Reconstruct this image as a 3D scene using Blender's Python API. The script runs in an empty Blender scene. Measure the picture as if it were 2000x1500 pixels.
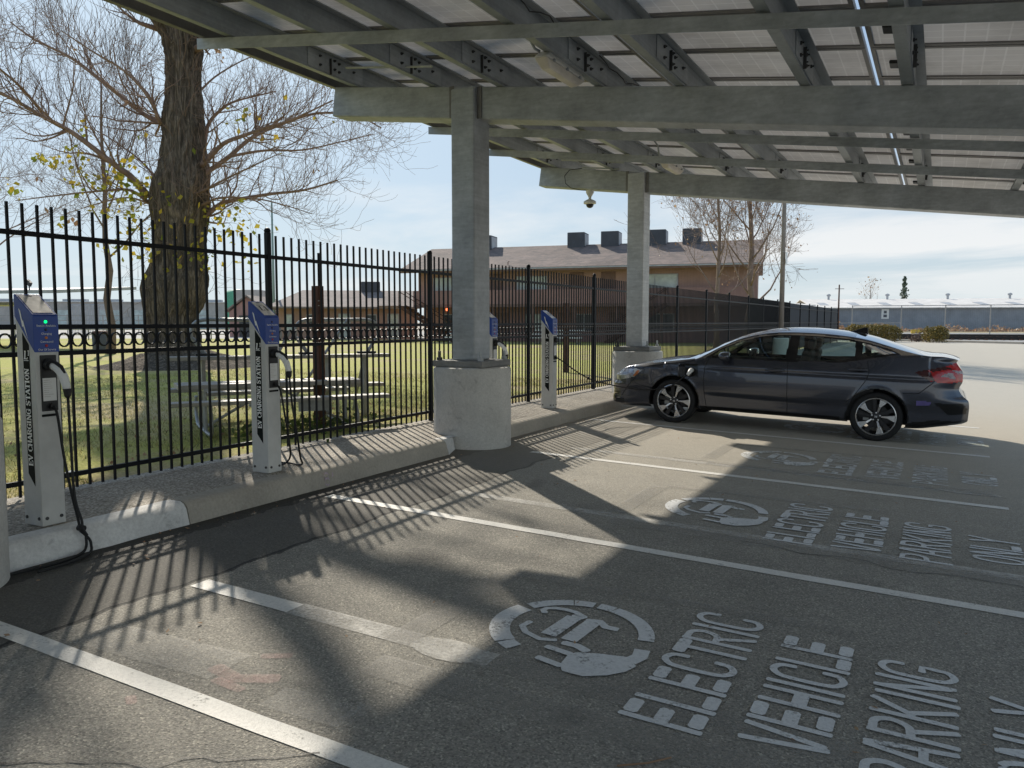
import bpy, math, random
import numpy as np
from mathutils import Vector, Matrix, noise
R = math.radians
SC = bpy.context.scene
COL = SC.collection
random.seed(7)

# ------------------------------------------------------------------ helpers
class MB:
    """Collects shapes; build() links them as ONE mesh object."""
    def __init__(self):
        self.v = []; self.f = []
    def add(self, vs, fs):
        o = len(self.v)
        self.v.extend([tuple(p) for p in vs])
        self.f.extend([tuple(i + o for i in f) for f in fs])
        return self
    def box(self, c, s, rz=0.0, M=None, taper=1.0):
        hx, hy, hz = s[0] / 2, s[1] / 2, s[2] / 2
        vs = []
        for z, t in ((-hz, 1.0), (hz, taper)):
            for x, y in ((-hx, -hy), (hx, -hy), (hx, hy), (-hx, hy)):
                vs.append(Vector((x * t, y * t, z)))
        if M is None:
            M = Matrix.Translation(c) @ Matrix.Rotation(rz, 4, 'Z')
        else:
            M = Matrix.Translation(c) @ M
        vs = [M @ p for p in vs]
        return self.add(vs, [(3, 2, 1, 0), (4, 5, 6, 7), (0, 1, 5, 4), (1, 2, 6, 5), (2, 3, 7, 6), (3, 0, 4, 7)])
    def bbox(self, x0, x1, y0, y1, z0, z1):
        return self.box(((x0 + x1) / 2, (y0 + y1) / 2, (z0 + z1) / 2), (abs(x1 - x0), abs(y1 - y0), abs(z1 - z0)))
    def bar(self, a, b, w, h):
        """box beam from a to b, w wide and h high"""
        a = Vector(a); b = Vector(b); d = (b - a); L = d.length; d.normalize()
        up = Vector((0, 0, 1)) if abs(d.z) < 0.98 else Vector((0, 1, 0))
        r = d.cross(up).normalized(); u = r.cross(d)
        M = Matrix((r, d, u)).transposed().to_4x4()
        return self.box((a + b) / 2, (w, L, h), M=M)
    def tube(self, pts, rad, n=8, cap=True):
        pts = [Vector(p) for p in pts]
        if not hasattr(rad, '__len__'): rad = [rad] * len(pts)
        vs = []; fs = []
        t = (pts[1] - pts[0]).normalized()
        r = t.orthogonal().normalized()
        for i, p in enumerate(pts):
            if i == 0: d = pts[1] - pts[0]
            elif i == len(pts) - 1: d = pts[-1] - pts[-2]
            else: d = pts[i + 1] - pts[i - 1]
            d.normalize()
            r = (r - d * r.dot(d))
            r = r.normalized() if r.length > 1e-6 else d.orthogonal().normalized()
            u = d.cross(r)
            for k in range(n):
                a = 2 * math.pi * k / n
                vs.append(p + (r * math.cos(a) + u * math.sin(a)) * rad[i])
        for i in range(len(pts) - 1):
            for k in range(n):
                k2 = (k + 1) % n
                fs.append((i * n + k, i * n + k2, (i + 1) * n + k2, (i + 1) * n + k))
        if cap:
            fs.append(tuple(range(n - 1, -1, -1)))
            fs.append(tuple(range((len(pts) - 1) * n, len(pts) * n)))
        return self.add(vs, fs)
    def lathe(self, prof, c=(0, 0, 0), n=32, axis='Z', cap=True):
        vs = []; fs = []
        for r, h in prof:
            for k in range(n):
                a = 2 * math.pi * k / n
                if axis == 'Z': p = (r * math.cos(a), r * math.sin(a), h)
                elif axis == 'Y': p = (r * math.cos(a), h, r * math.sin(a))
                else: p = (h, r * math.cos(a), r * math.sin(a))
                vs.append((p[0] + c[0], p[1] + c[1], p[2] + c[2]))
        for i in range(len(prof) - 1):
            for k in range(n):
                k2 = (k + 1) % n
                fs.append((i * n + k, i * n + k2, (i + 1) * n + k2, (i + 1) * n + k))
        if cap:
            fs.append(tuple(range(n - 1, -1, -1)))
            fs.append(tuple(range((len(prof) - 1) * n, len(prof) * n)))
        return self.add(vs, fs)
    def prism(self, poly, f0, f1):
        """poly 2d, f0/f1 map a 2d point to the two end faces"""
        n = len(poly)
        vs = [f0(p) for p in poly] + [f1(p) for p in poly]
        fs = [tuple(range(n - 1, -1, -1)), tuple(range(n, 2 * n))]
        for i in range(n):
            j = (i + 1) % n
            fs.append((i, j, n + j, n + i))
        return self.add(vs, fs)
    def build(self, name, mats, parent=None, local=False, smooth=False, bevel=0, angle=40, uvless=True):
        me = bpy.data.meshes.new(name)
        off = Vector((0, 0, 0))
        if parent is not None and not local:
            off = parent_loc(parent)
        me.from_pydata([(p[0] - off.x, p[1] - off.y, p[2] - off.z) for p in self.v], [], self.f)
        me.validate(); me.update()
        if not isinstance(mats, (list, tuple)): mats = [mats]
        for m in mats: me.materials.append(m)
        import bmesh
        bm = bmesh.new(); bm.from_mesh(me)
        bmesh.ops.recalc_face_normals(bm, faces=bm.faces)
        bm.to_mesh(me); bm.free()
        if smooth: me.shade_smooth()
        o = bpy.data.objects.new(name, me); COL.objects.link(o)
        if parent is not None: o.parent = parent
        if bevel:
            m = o.modifiers.new('bevel', 'BEVEL'); m.width = bevel; m.segments = 2; m.limit_method = 'ANGLE'; m.angle_limit = R(angle)
        elif smooth == 'auto':
            m = o.modifiers.new('split', 'EDGE_SPLIT'); m.split_angle = R(angle)
        return o

def parent_loc(o):
    p = Vector((0, 0, 0))
    while o is not None:
        p = p + Vector(o.location); o = o.parent
    return p

def mesh_np(name, verts, faces, mat, parent=None, smooth=True):
    """faces: array (n,k) of equal size polygons"""
    me = bpy.data.meshes.new(name)
    verts = np.asarray(verts, np.float32); faces = np.asarray(faces, np.int32)
    k = faces.shape[1]
    me.vertices.add(len(verts)); me.vertices.foreach_set('co', verts.ravel())
    me.loops.add(faces.size); me.loops.foreach_set('vertex_index', faces.ravel())
    me.polygons.add(len(faces)); me.polygons.foreach_set('loop_start', np.arange(0, faces.size, k, dtype=np.int32))
    me.update(calc_edges=True)
    for m in (mat if isinstance(mat, (list, tuple)) else [mat]): me.materials.append(m)
    if smooth: me.shade_smooth()
    o = bpy.data.objects.new(name, me); COL.objects.link(o)
    if parent is not None: o.parent = parent
    return o

def thing(name, label, cat, loc=(0, 0, 0), group=None, rz=0):
    o = bpy.data.objects.new(name, None); COL.objects.link(o)
    o.location = loc; o.rotation_euler = (0, 0, rz); o.empty_display_size = 0.2
    return tag(o, label, cat, group)
def tag(o, label, cat, group=None):
    o['label'] = label; o['category'] = cat
    if group: o['group'] = group
    return o
def struct(o):
    o['kind'] = 'structure'; return o
def dup(o, parent, loc=None):
    c = o.copy(); COL.objects.link(c); c.parent = parent
    if loc is not None: c.location = loc
    return c
def copy_tree(o, parent=None):
    c = o.copy(); COL.objects.link(c); c.parent = parent
    for ch in list(o.children): copy_tree(ch, c)
    return c

# ------------------------------------------------------------------ materials
def newmat(name):
    m = bpy.data.materials.new(name); m.use_nodes = True
    nt = m.node_tree; nt.nodes.clear()
    out = nt.nodes.new('ShaderNodeOutputMaterial')
    b = nt.nodes.new('ShaderNodeBsdfPrincipled')
    nt.links.new(b.outputs[0], out.inputs[0])
    return m, nt, b, out
def N(nt, typ, **kw):
    n = nt.nodes.new(typ)
    for k, v in kw.items():
        if k.startswith('i_'): n.inputs[k[2:].replace('_', ' ')].default_value = v
        elif k.startswith('n_'): n.inputs[int(k[2:])].default_value = v
        else: setattr(n, k, v)
    return n
def ramp(nt, fac, stops):
    r = nt.nodes.new('ShaderNodeValToRGB')
    el = r.color_ramp.elements
    while len(el) > 1: el.remove(el[-1])
    el[0].position = stops[0][0]; el[0].color = c4(stops[0][1])
    for p, c in stops[1:]:
        e = el.new(p); e.color = c4(c)
    nt.links.new(fac, r.inputs[0]); return r.outputs[0]
def c4(c):
    if not hasattr(c, '__len__'): c = (c, c, c)
    return (c[0], c[1], c[2], 1)
def mixc(nt, fac, a, b, blend='MIX'):
    m = nt.nodes.new('ShaderNodeMix'); m.data_type = 'RGBA'; m.blend_type = blend
    for i, v in ((0, fac), (6, a), (7, b)):
        if isinstance(v, bpy.types.NodeSocket): nt.links.new(v, m.inputs[i])
        elif i == 0: m.inputs[0].default_value = v
        else: m.inputs[i].default_value = c4(v)
    return m.outputs[2]
def mth(nt, op, a, b=None, c=None, clamp=False):
    m = nt.nodes.new('ShaderNodeMath'); m.operation = op; m.use_clamp = clamp
    for i, v in enumerate((a, b, c)):
        if v is None: continue
        if isinstance(v, bpy.types.NodeSocket): nt.links.new(v, m.inputs[i])
        else: m.inputs[i].default_value = v
    return m.outputs[0]
def coords(nt, scale=(1, 1, 1), obj=False):
    if obj:
        g = nt.nodes.new('ShaderNodeTexCoord'); out = g.outputs['Object']
    else:
        g = nt.nodes.new('ShaderNodeNewGeometry'); out = g.outputs['Position']
    if scale != (1, 1, 1):
        mp = nt.nodes.new('ShaderNodeMapping'); mp.inputs['Scale'].default_value = scale
        nt.links.new(out, mp.inputs['Vector']); out = mp.outputs[0]
    return out
def noise_t(nt, vec, scale, detail=4, rough=0.55, dist=0.0):
    n = nt.nodes.new('ShaderNodeTexNoise')
    n.inputs['Scale'].default_value = scale; n.inputs['Detail'].default_value = detail
    n.inputs['Roughness'].default_value = rough; n.inputs['Distortion'].default_value = dist
    nt.links.new(vec, n.inputs['Vector']); return n.outputs[0]
def bump(nt, b, h, strength=0.3, dist=0.01):
    n = nt.nodes.new('ShaderNodeBump'); n.inputs['Strength'].default_value = strength; n.inputs['Distance'].default_value = dist
    nt.links.new(h, n.inputs['Height']); nt.links.new(n.outputs[0], b.inputs['Normal'])

def plain(name, col, rough=0.6, metal=0.0, var=0.25, scale=6.0, bmp=0.0, bscale=60, spec=0.5, coat=0, stretch=(1, 1, 1), obj=True):
    m, nt, b, out = newmat(name)
    v = coords(nt, stretch, obj=obj)
    n1 = noise_t(nt, v, scale, 6, 0.62)
    lo = [max(0, c * (1 - var)) for c in col]; hi = [min(1, c * (1 + var)) for c in col]
    nt.links.new(ramp(nt, n1, [(0.3, lo), (0.7, hi)]), b.inputs['Base Color'])
    rr = mth(nt, 'MULTIPLY_ADD', n1, 0.25, rough - 0.12, clamp=True)
    nt.links.new(rr, b.inputs['Roughness'])
    b.inputs['Metallic'].default_value = metal
    b.inputs['Specular IOR Level'].default_value = spec
    b.inputs['Coat Weight'].default_value = coat
    if bmp:
        bump(nt, b, noise_t(nt, v, bscale, 3), bmp, 0.01)
    return m

def asphalt_nodes(nt):
    """returns (colour, height) of worn asphalt; x < -3.75 is the newer dark patch by the kerb"""
    P = coords(nt)
    big = noise_t(nt, P, 0.35, 5, 0.6)
    mid = noise_t(nt, P, 3.0, 5, 0.65)
    fine = noise_t(nt, P, 90, 2, 0.7)
    vor = N(nt, 'ShaderNodeTexVoronoi', feature='F1'); vor.inputs['Scale'].default_value = 125
    nt.links.new(P, vor.inputs['Vector'])
    agg = N(nt, 'ShaderNodeTexWhiteNoise'); nt.links.new(vor.outputs['Color'], agg.inputs['Vector'])
    base = ramp(nt, mid, [(0.25, (0.222, 0.213, 0.190)), (0.75, (0.350, 0.332, 0.292))])
    base = mixc(nt, mth(nt, 'MULTIPLY_ADD', big, 1.6, -0.45, clamp=True), base, (0.368, 0.350, 0.312))
    # aggregate stones
    st = ramp(nt, agg.outputs['Value'], [(0.0, (0.45, 0.45, 0.45)), (0.3, (0.82, 0.82, 0.82)), (0.75, (1.02, 1.01, 0.99)), (0.93, (1.3, 1.27, 1.22)), (0.985, (1.8, 1.75, 1.68))])
    base = mixc(nt, 0.75, base, st, 'MULTIPLY')
    base = mixc(nt, 0.5, base, ramp(nt, fine, [(0.3, 0.55), (0.7, 1.45)]), 'MULTIPLY')
    sx = N(nt, 'ShaderNodeSeparateXYZ'); nt.links.new(P, sx.inputs[0])
    wob = mth(nt, 'MULTIPLY_ADD', noise_t(nt, P, 2.2, 4), 0.22, -0.11)
    xx = mth(nt, 'ADD', sx.outputs[0], wob)
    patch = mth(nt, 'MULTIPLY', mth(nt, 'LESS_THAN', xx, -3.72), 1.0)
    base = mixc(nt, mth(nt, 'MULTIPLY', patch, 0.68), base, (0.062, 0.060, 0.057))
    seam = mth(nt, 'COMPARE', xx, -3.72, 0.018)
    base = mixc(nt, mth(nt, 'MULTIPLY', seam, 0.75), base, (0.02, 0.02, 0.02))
    # dark strip with a ragged edge along the kerb
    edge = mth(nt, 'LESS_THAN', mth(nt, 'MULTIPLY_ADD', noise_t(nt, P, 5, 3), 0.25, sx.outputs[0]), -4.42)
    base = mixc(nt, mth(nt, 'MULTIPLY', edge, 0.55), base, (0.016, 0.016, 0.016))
    # cracks
    cv = N(nt, 'ShaderNodeTexVoronoi', feature='DISTANCE_TO_EDGE'); cv.inputs['Scale'].default_value = 0.55
    wv = nt.nodes.new('ShaderNodeVectorMath'); wv.operation = 'ADD'
    nz = nt.nodes.new('ShaderNodeTexNoise'); nz.inputs['Scale'].default_value = 2.5; nz.inputs['Detail'].default_value = 6
    nt.links.new(P, nz.inputs['Vector']); nt.links.new(P, wv.inputs[0])
    sc = nt.nodes.new('ShaderNodeVectorMath'); sc.operation = 'SCALE'; sc.inputs['Scale'].default_value = 0.9
    nt.links.new(nz.outputs['Color'], sc.inputs[0]); nt.links.new(sc.outputs[0], wv.inputs[1])
    nt.links.new(wv.outputs[0], cv.inputs['Vector'])
    crack = mth(nt, 'MULTIPLY', mth(nt, 'LESS_THAN', cv.outputs['Distance'], 0.004), mth(nt, 'GREATER_THAN', big, 0.61))
    base = mixc(nt, mth(nt, 'MULTIPLY', crack, 0.7), base, (0.015, 0.015, 0.015))
    # oil spots and dull stains
    sp = noise_t(nt, P, 1.3, 3, 0.5)
    base = mixc(nt, mth(nt, 'MULTIPLY', mth(nt, 'MULTIPLY_ADD', sp, 9, -5.9, clamp=True), 0.5), base, (0.035, 0.034, 0.033))
    # paler open lot; over the farther stalls this lightening paints in stronger sunlight
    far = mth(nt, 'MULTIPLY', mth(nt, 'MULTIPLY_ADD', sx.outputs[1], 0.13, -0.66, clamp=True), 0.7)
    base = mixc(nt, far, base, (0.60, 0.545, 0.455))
    h = mth(nt, 'ADD', mth(nt, 'MULTIPLY', vor.outputs['Distance'], 1.2), mth(nt, 'MULTIPLY', fine, 0.6))
    h = mth(nt, 'SUBTRACT', h, mth(nt, 'MULTIPLY', crack, 2.0))
    return base, h

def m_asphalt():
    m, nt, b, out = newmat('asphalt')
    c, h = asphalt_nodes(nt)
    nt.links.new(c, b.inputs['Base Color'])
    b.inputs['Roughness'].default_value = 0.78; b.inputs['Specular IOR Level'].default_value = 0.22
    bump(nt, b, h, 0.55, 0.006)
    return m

def m_paint(name, col, wear=0.35, scale=6, soft=0.12, rough=0.6, opacity=1.0):
    """worn road paint: noise eats it away to the asphalt below (transparent there)"""
    m, nt, b, out = newmat(name)
    P = coords(nt)
    n1 = noise_t(nt, P, scale, 8, 0.68)
    n2 = noise_t(nt, P, 55, 4, 0.7)
    vor = N(nt, 'ShaderNodeTexVoronoi', feature='F1'); vor.inputs['Scale'].default_value = 130
    nt.links.new(P, vor.inputs['Vector'])
    dirt = noise_t(nt, P, 1.7, 6, 0.6)
    c = mixc(nt, mth(nt, 'MULTIPLY_ADD', dirt, 1.1, -0.1, clamp=True), [x * 0.75 for x in col], col)
    c = mixc(nt, 0.45, c, ramp(nt, n2, [(0.3, 0.7), (0.6, 1.15)]), 'MULTIPLY')
    nt.links.new(c, b.inputs['Base Color']); b.inputs['Roughness'].default_value = rough
    k = mth(nt, 'ADD', mth(nt, 'MULTIPLY', n1, 0.62), mth(nt, 'MULTIPLY', n2, 0.38))
    k = mth(nt, 'MULTIPLY_ADD', mth(nt, 'SUBTRACT', k, wear), 1.0 / soft, 0.5, clamp=True)
    k = mth(nt, 'MULTIPLY', k, opacity)
    tr = nt.nodes.new('ShaderNodeBsdfTransparent'); mx = nt.nodes.new('ShaderNodeMixShader')
    nt.links.new(k, mx.inputs[0]); nt.links.new(tr.outputs[0], mx.inputs[1]); nt.links.new(b.outputs[0], mx.inputs[2])
    nt.links.new(mx.outputs[0], out.inputs[0])
    bump(nt, b, vor.outputs['Distance'], 0.35, 0.005)
    return m

def m_concrete(name, col, spots=0.35, scale=1.6, bmp=0.35):
    m, nt, b, out = newmat(name)
    P = coords(nt)
    n1 = noise_t(nt, P, scale, 8, 0.65); n2 = noise_t(nt, P, 45, 4, 0.7); n3 = noise_t(nt, P, 4.5, 5, 0.7, 0.6)
    c = ramp(nt, n1, [(0.25, [x * 0.78 for x in col]), (0.75, [min(1, x * 1.15) for x in col])])
    c = mixc(nt, 0.5, c, ramp(nt, n2, [(0.3, 0.72), (0.7, 1.22)]), 'MULTIPLY')
    c = mixc(nt, mth(nt, 'MULTIPLY', mth(nt, 'MULTIPLY_ADD', n3, 5, -2.9, clamp=True), spots), c, [x * 0.35 for x in col])
    nt.links.new(c, b.inputs['Base Color']); b.inputs['Roughness'].default_value = 0.85
    b.inputs['Specular IOR Level'].default_value = 0.3
    bump(nt, b, mth(nt, 'ADD', n2, mth(nt, 'MULTIPLY', n3, 0.5)), bmp, 0.008)
    return m

def m_exposed():
    """exposed aggregate walk"""
    m, nt, b, out = newmat('aggregate_concrete')
    P = coords(nt)
    vor = N(nt, 'ShaderNodeTexVoronoi', feature='F1'); vor.inputs['Scale'].default_value = 75
    nt.links.new(P, vor.inputs['Vector'])
    wn = N(nt, 'ShaderNodeTexWhiteNoise'); nt.links.new(vor.outputs['Color'], wn.inputs['Vector'])
    c = ramp(nt, wn.outputs['Value'], [(0, (0.20, 0.178, 0.145)), (0.5, (0.35, 0.31, 0.255)), (0.85, (0.48, 0.43, 0.36)), (1, (0.62, 0.57, 0.49))])
    n1 = noise_t(nt, P, 1.2, 6, 0.6)
    c = mixc(nt, 0.7, c, ramp(nt, n1, [(0.3, 0.7), (0.7, 1.2)]), 'MULTIPLY')
    nt.links.new(c, b.inputs['Base Color']); b.inputs['Roughness'].default_value = 0.85
    bump(nt, b, vor.outputs['Distance'], 0.6, 0.006)
    return m

def m_galv(name='galvanized_steel', col=(0.44, 0.462, 0.478), metal=0.2, rough=0.55, streak=0.35):
    m, nt, b, out = newmat(name)
    P = coords(nt)
    n1 = noise_t(nt, P, 2.2, 6, 0.6)
    mp = N(nt, 'ShaderNodeMapping'); mp.inputs['Scale'].default_value = (6, 0.7, 30); nt.links.new(P, mp.inputs[0])
    n2 = noise_t(nt, mp.outputs[0], 1.0, 5, 0.6)
    vor = N(nt, 'ShaderNodeTexVoronoi', feature='F1'); vor.inputs['Scale'].default_value = 28; nt.links.new(P, vor.inputs['Vector'])
    c = ramp(nt, n1, [(0.25, [x * (1 - streak) for x in col]), (0.7, [min(1, x * 1.15) for x in col])])
    c = mixc(nt, 0.55, c, ramp(nt, n2, [(0.3, 0.72), (0.7, 1.18)]), 'MULTIPLY')
    sp = N(nt, 'ShaderNodeSeparateColor'); nt.links.new(vor.outputs['Color'], sp.inputs[0])
    c = mixc(nt, 0.25, c, ramp(nt, sp.outputs[0], [(0, 0.75), (1, 1.2)]), 'MULTIPLY')
    nt.links.new(c, b.inputs['Base Color']); b.inputs['Metallic'].default_value = metal
    nt.links.new(mth(nt, 'MULTIPLY_ADD', n1, 0.3, rough - 0.15), b.inputs['Roughness'])
    return m

def m_grass():
    m, nt, b, out = newmat('lawn')
    P = coords(nt)
    big = noise_t(nt, P, 0.22, 5, 0.6); mid = noise_t(nt, P, 1.4, 6, 0.7); fine = noise_t(nt, P, 38, 4, 0.75)
    g = ramp(nt, fine, [(0.3, (0.22, 0.225, 0.05)), (0.5, (0.41, 0.405, 0.10)), (0.72, (0.60, 0.54, 0.20))])
    dry = ramp(nt, fine, [(0.3, (0.30, 0.23, 0.12)), (0.7, (0.58, 0.46, 0.27))])
    sx = N(nt, 'ShaderNodeSeparateXYZ'); nt.links.new(P, sx.inputs[0])
    k = mth(nt, 'ADD', mth(nt, 'MULTIPLY', big, 1.2), mth(nt, 'MULTIPLY', mid, 0.9))
    near = mth(nt, 'MULTIPLY_ADD', sx.outputs[0], 0.40, 2.75, clamp=True)     # bare and dry along the fence
    k = mth(nt, 'ADD', k, mth(nt, 'MULTIPLY', near, 0.30))
    k = mth(nt, 'MULTIPLY_ADD', k, 4.0, -4.0, clamp=True)
    c = mixc(nt, mth(nt, 'MULTIPLY', k, 0.85), g, dry)
    nt.links.new(c, b.inputs['Base Color']); b.inputs['Roughness'].default_value = 0.9
    b.inputs['Specular IOR Level'].default_value = 0.15
    bump(nt, b, fine, 0.6, 0.03)
    return m

def m_leafy(name, a, c, trans=0.4):
    m, nt, b, out = newmat(name)
    g = N(nt, 'ShaderNodeNewGeometry')
    col = ramp(nt, g.outputs['Random Per Island'], [(0, a), (1, c)])
    nt.links.new(col, b.inputs['Base Color']); b.inputs['Roughness'].default_value = 0.6
    t = N(nt, 'ShaderNodeBsdfTranslucent'); nt.links.new(col, t.inputs[0])
    mx = N(nt, 'ShaderNodeMixShader'); mx.inputs[0].default_value = trans
    nt.links.new(b.outputs[0], mx.inputs[1]); nt.links.new(t.outputs[0], mx.inputs[2]); nt.links.new(mx.outputs[0], out.inputs[0])
    return m

def m_bark(name, col, scale=1.0):
    m, nt, b, out = newmat(name)
    P = coords(nt, (scale, scale, 0.13 * scale))
    n1 = noise_t(nt, P, 5.5, 5, 0.6, 1.2); n2 = noise_t(nt, P, 13, 5, 0.65, 0.8); n3 = noise_t(nt, coords(nt), 1.1, 5, 0.6)
    rg = lambda x: mth(nt, 'MULTIPLY', mth(nt, 'ABSOLUTE', mth(nt, 'SUBTRACT', x, 0.5)), 5.0, clamp=True)
    h = mth(nt, 'MULTIPLY', mth(nt, 'MULTIPLY_ADD', rg(n1), 0.65, 0.2), mth(nt, 'MULTIPLY_ADD', rg(n2), 0.6, 0.45))
    c = ramp(nt, h, [(0.08, [x * 0.22 for x in col]), (0.35, col), (0.75, [min(1, x * 1.7) for x in col])])
    c = mixc(nt, 0.7, c, ramp(nt, n3, [(0.3, 0.6), (0.7, 1.3)]), 'MULTIPLY')
    nt.links.new(c, b.inputs['Base Color']); b.inputs['Roughness'].default_value = 0.95
    b.inputs['Specular IOR Level'].default_value = 0.15
    bump(nt, b, h, 1.0, 0.08)
    return m

def m_glass(name, tint=(0.45, 0.55, 0.50), rough=0.02):
    m, nt, b, out = newmat(name)
    nt.nodes.remove(b)
    tr = N(nt, 'ShaderNodeBsdfTransparent'); tr.inputs[0].default_value = c4(tint)
    gl = N(nt, 'ShaderNodeBsdfGlossy'); gl.inputs['Roughness'].default_value = rough
    fr = N(nt, 'ShaderNodeFresnel'); fr.inputs[0].default_value = 1.5
    mx = N(nt, 'ShaderNodeMixShader')
    nt.links.new(fr.outputs[0], mx.inputs[0]); nt.links.new(tr.outputs[0], mx.inputs[1]); nt.links.new(gl.outputs[0], mx.inputs[2])
    nt.links.new(mx.outputs[0], out.inputs[0])
    return m

def m_emit(name, col, s):
    m, nt, b, out = newmat(name)
    b.inputs['Base Color'].default_value = c4(col)
    b.inputs['Emission Color'].default_value = c4(col); b.inputs['Emission Strength'].default_value = s
    return m

def m_panel():
    """pale backsheet of a solar module with faint cell grid"""
    m, nt, b, out = newmat('panel_backsheet')
    P = coords(nt, obj=True)
    br = N(nt, 'ShaderNodeTexBrick'); br.offset = 0.0
    br.inputs['Scale'].default_value = 1.0; br.inputs['Mortar Size'].default_value = 0.007
    br.inputs['Brick Width'].default_value = 0.158; br.inputs['Row Height'].default_value = 0.158
    br.inputs['Color1'].default_value = c4((0.82, 0.775, 0.72)); br.inputs['Color2'].default_value = c4((0.79, 0.745, 0.69)); br.inputs['Mortar'].default_value = c4((0.93, 0.89, 0.84))
    nt.links.new(P, br.inputs['Vector'])
    W = coords(nt)
    n1 = noise_t(nt, W, 1.1, 6, 0.65)
    c = mixc(nt, 0.8, br.outputs[0], ramp(nt, n1, [(0.3, (0.62, 0.58, 0.53)), (0.6, (1.0, 0.97, 0.93))]), 'MULTIPLY')
    nt.links.new(c, b.inputs['Base Color']); b.inputs['Roughness'].default_value = 0.35
    t = N(nt, 'ShaderNodeBsdfTranslucent'); nt.links.new(c, t.inputs[0])
    mx = N(nt, 'ShaderNodeMixShader'); mx.inputs[0].default_value = 0.6
    nt.links.new(b.outputs[0], mx.inputs[1]); nt.links.new(t.outputs[0], mx.inputs[2]); nt.links.new(mx.outputs[0], out.inputs[0])
    return m

def m_cells():
    """dark cells with light leaking through the gaps between them"""
    m, nt, b, out = newmat('panel_face')
    b.inputs['Base Color'].default_value = (0.02, 0.025, 0.05, 1); b.inputs['Roughness'].default_value = 0.15
    tr = N(nt, 'ShaderNodeBsdfTransparent'); mx = N(nt, 'ShaderNodeMixShader'); mx.inputs[0].default_value = 0.72
    nt.links.new(tr.outputs[0], mx.inputs[1]); nt.links.new(b.outputs[0], mx.inputs[2]); nt.links.new(mx.outputs[0], out.inputs[0])
    return m

def m_shingle(name, a, b2):
    m, nt, b, out = newmat(name)
    P = coords(nt)
    sx = N(nt, 'ShaderNodeSeparateXYZ'); nt.links.new(P, sx.inputs[0])
    row = mth(nt, 'FRACT', mth(nt, 'MULTIPLY', sx.outputs[2], 14.0))
    cellv = N(nt, 'ShaderNodeTexVoronoi', feature='F1'); cellv.inputs['Scale'].default_value = 2.6; nt.links.new(coords(nt, (1, 1, 3.2)), cellv.inputs['Vector'])
    sc_ = N(nt, 'ShaderNodeSeparateColor'); nt.links.new(cellv.outputs['Color'], sc_.inputs[0])
    n1 = noise_t(nt, P, 0.5, 8, 0.7); n2 = noise_t(nt, P, 6, 4, 0.7)
    c = mixc(nt, sc_.outputs[0], a, b2)
    c = mixc(nt, 0.8, c, ramp(nt, n1, [(0.3, 0.66), (0.7, 1.3)]), 'MULTIPLY')
    c = mixc(nt, 0.6, c, ramp(nt, n2, [(0.3, 0.7), (0.7, 1.25)]), 'MULTIPLY')
    c = mixc(nt, 0.5, c, ramp(nt, row, [(0.0, 0.6), (0.2, 1.05)]), 'MULTIPLY')
    nt.links.new(c, b.inputs['Base Color']); b.inputs['Roughness'].default_value = 0.9
    return m

def m_siding(name, col, step=0.3, depth=0.25):
    m, nt, b, out = newmat(name)
    P = coords(nt)
    w = N(nt, 'ShaderNodeTexWave'); w.wave_type = 'BANDS'; w.bands_direction = 'DIAGONAL'
    mp = N(nt, 'ShaderNodeMapping'); mp.inputs['Scale'].default_value = (1, 1, 0); nt.links.new(P, mp.inputs[0])
    w.inputs['Scale'].default_value = 1.0 / step; nt.links.new(mp.outputs[0], w.inputs[0])
    n1 = noise_t(nt, P, 0.6, 6, 0.65)
    c = ramp(nt, n1, [(0.3, [x * 0.8 for x in col]), (0.7, [min(1, x * 1.15) for x in col])])
    c = mixc(nt, depth, c, ramp(nt, w.outputs[0], [(0.0, 0.4), (0.3, 1.0)]), 'MULTIPLY')
    nt.links.new(c, b.inputs['Base Color']); b.inputs['Roughness'].default_value = 0.8
    return m

MAT = {}
MAT['asphalt'] = m_asphalt()
MAT['line'] = m_paint('line_paint', (0.86, 0.84, 0.79), wear=0.36)
MAT['stencil'] = m_paint('stencil_paint', (0.80, 0.81, 0.81), wear=0.385)
MAT['stencil_worn'] = m_paint('stencil_paint_worn', (0.78, 0.79, 0.78), wear=0.43, scale=9)
MAT['ghost'] = m_paint('faded_line_paint', (0.75, 0.73, 0.68), wear=0.52, scale=4, soft=0.55, opacity=0.34)
MAT['ghost3'] = m_paint('half_worn_line_paint', (0.75, 0.73, 0.68), wear=0.47, scale=4, soft=0.3, opacity=0.75)
MAT['ghost2'] = m_paint('blackout_paint', (0.46, 0.44, 0.40), wear=0.48, scale=3.5, soft=0.5, opacity=0.45)
MAT['pink'] = m_paint('marking_spray', (0.74, 0.42, 0.38), wear=0.54, scale=11, soft=0.5, opacity=0.5)
MAT['lav'] = m_paint('number_spray', (0.62, 0.50, 0.60), wear=0.42, scale=14, soft=0.2, opacity=0.9)
MAT['walk'] = m_exposed()
MAT['kerb'] = m_concrete('kerb_concrete', (0.46, 0.42, 0.36))
MAT['kerbwhite'] = m_concrete('kerb_whitewash', (0.76, 0.75, 0.73), spots=0.9, scale=5)
MAT['pier'] = m_concrete('pier_concrete', (0.60, 0.585, 0.55), spots=0.75, scale=1.6)
MAT['galv'] = m_galv()
MAT['galv2'] = m_galv('galvanized_purlin', (0.345, 0.37, 0.39), 0.2, 0.5, 0.25)
MAT['galvlight'] = m_galv('galvanized_column', (0.56, 0.57, 0.57), 0.1, 0.6, 0.3)
MAT['platedark'] = m_galv('weathered_plate', (0.27, 0.265, 0.25), 0.2, 0.7, 0.4)
MAT['bolt'] = plain('dark_bolt', (0.08, 0.08, 0.08), 0.5, 0.6)
MAT['panel'] = m_panel()
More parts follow.
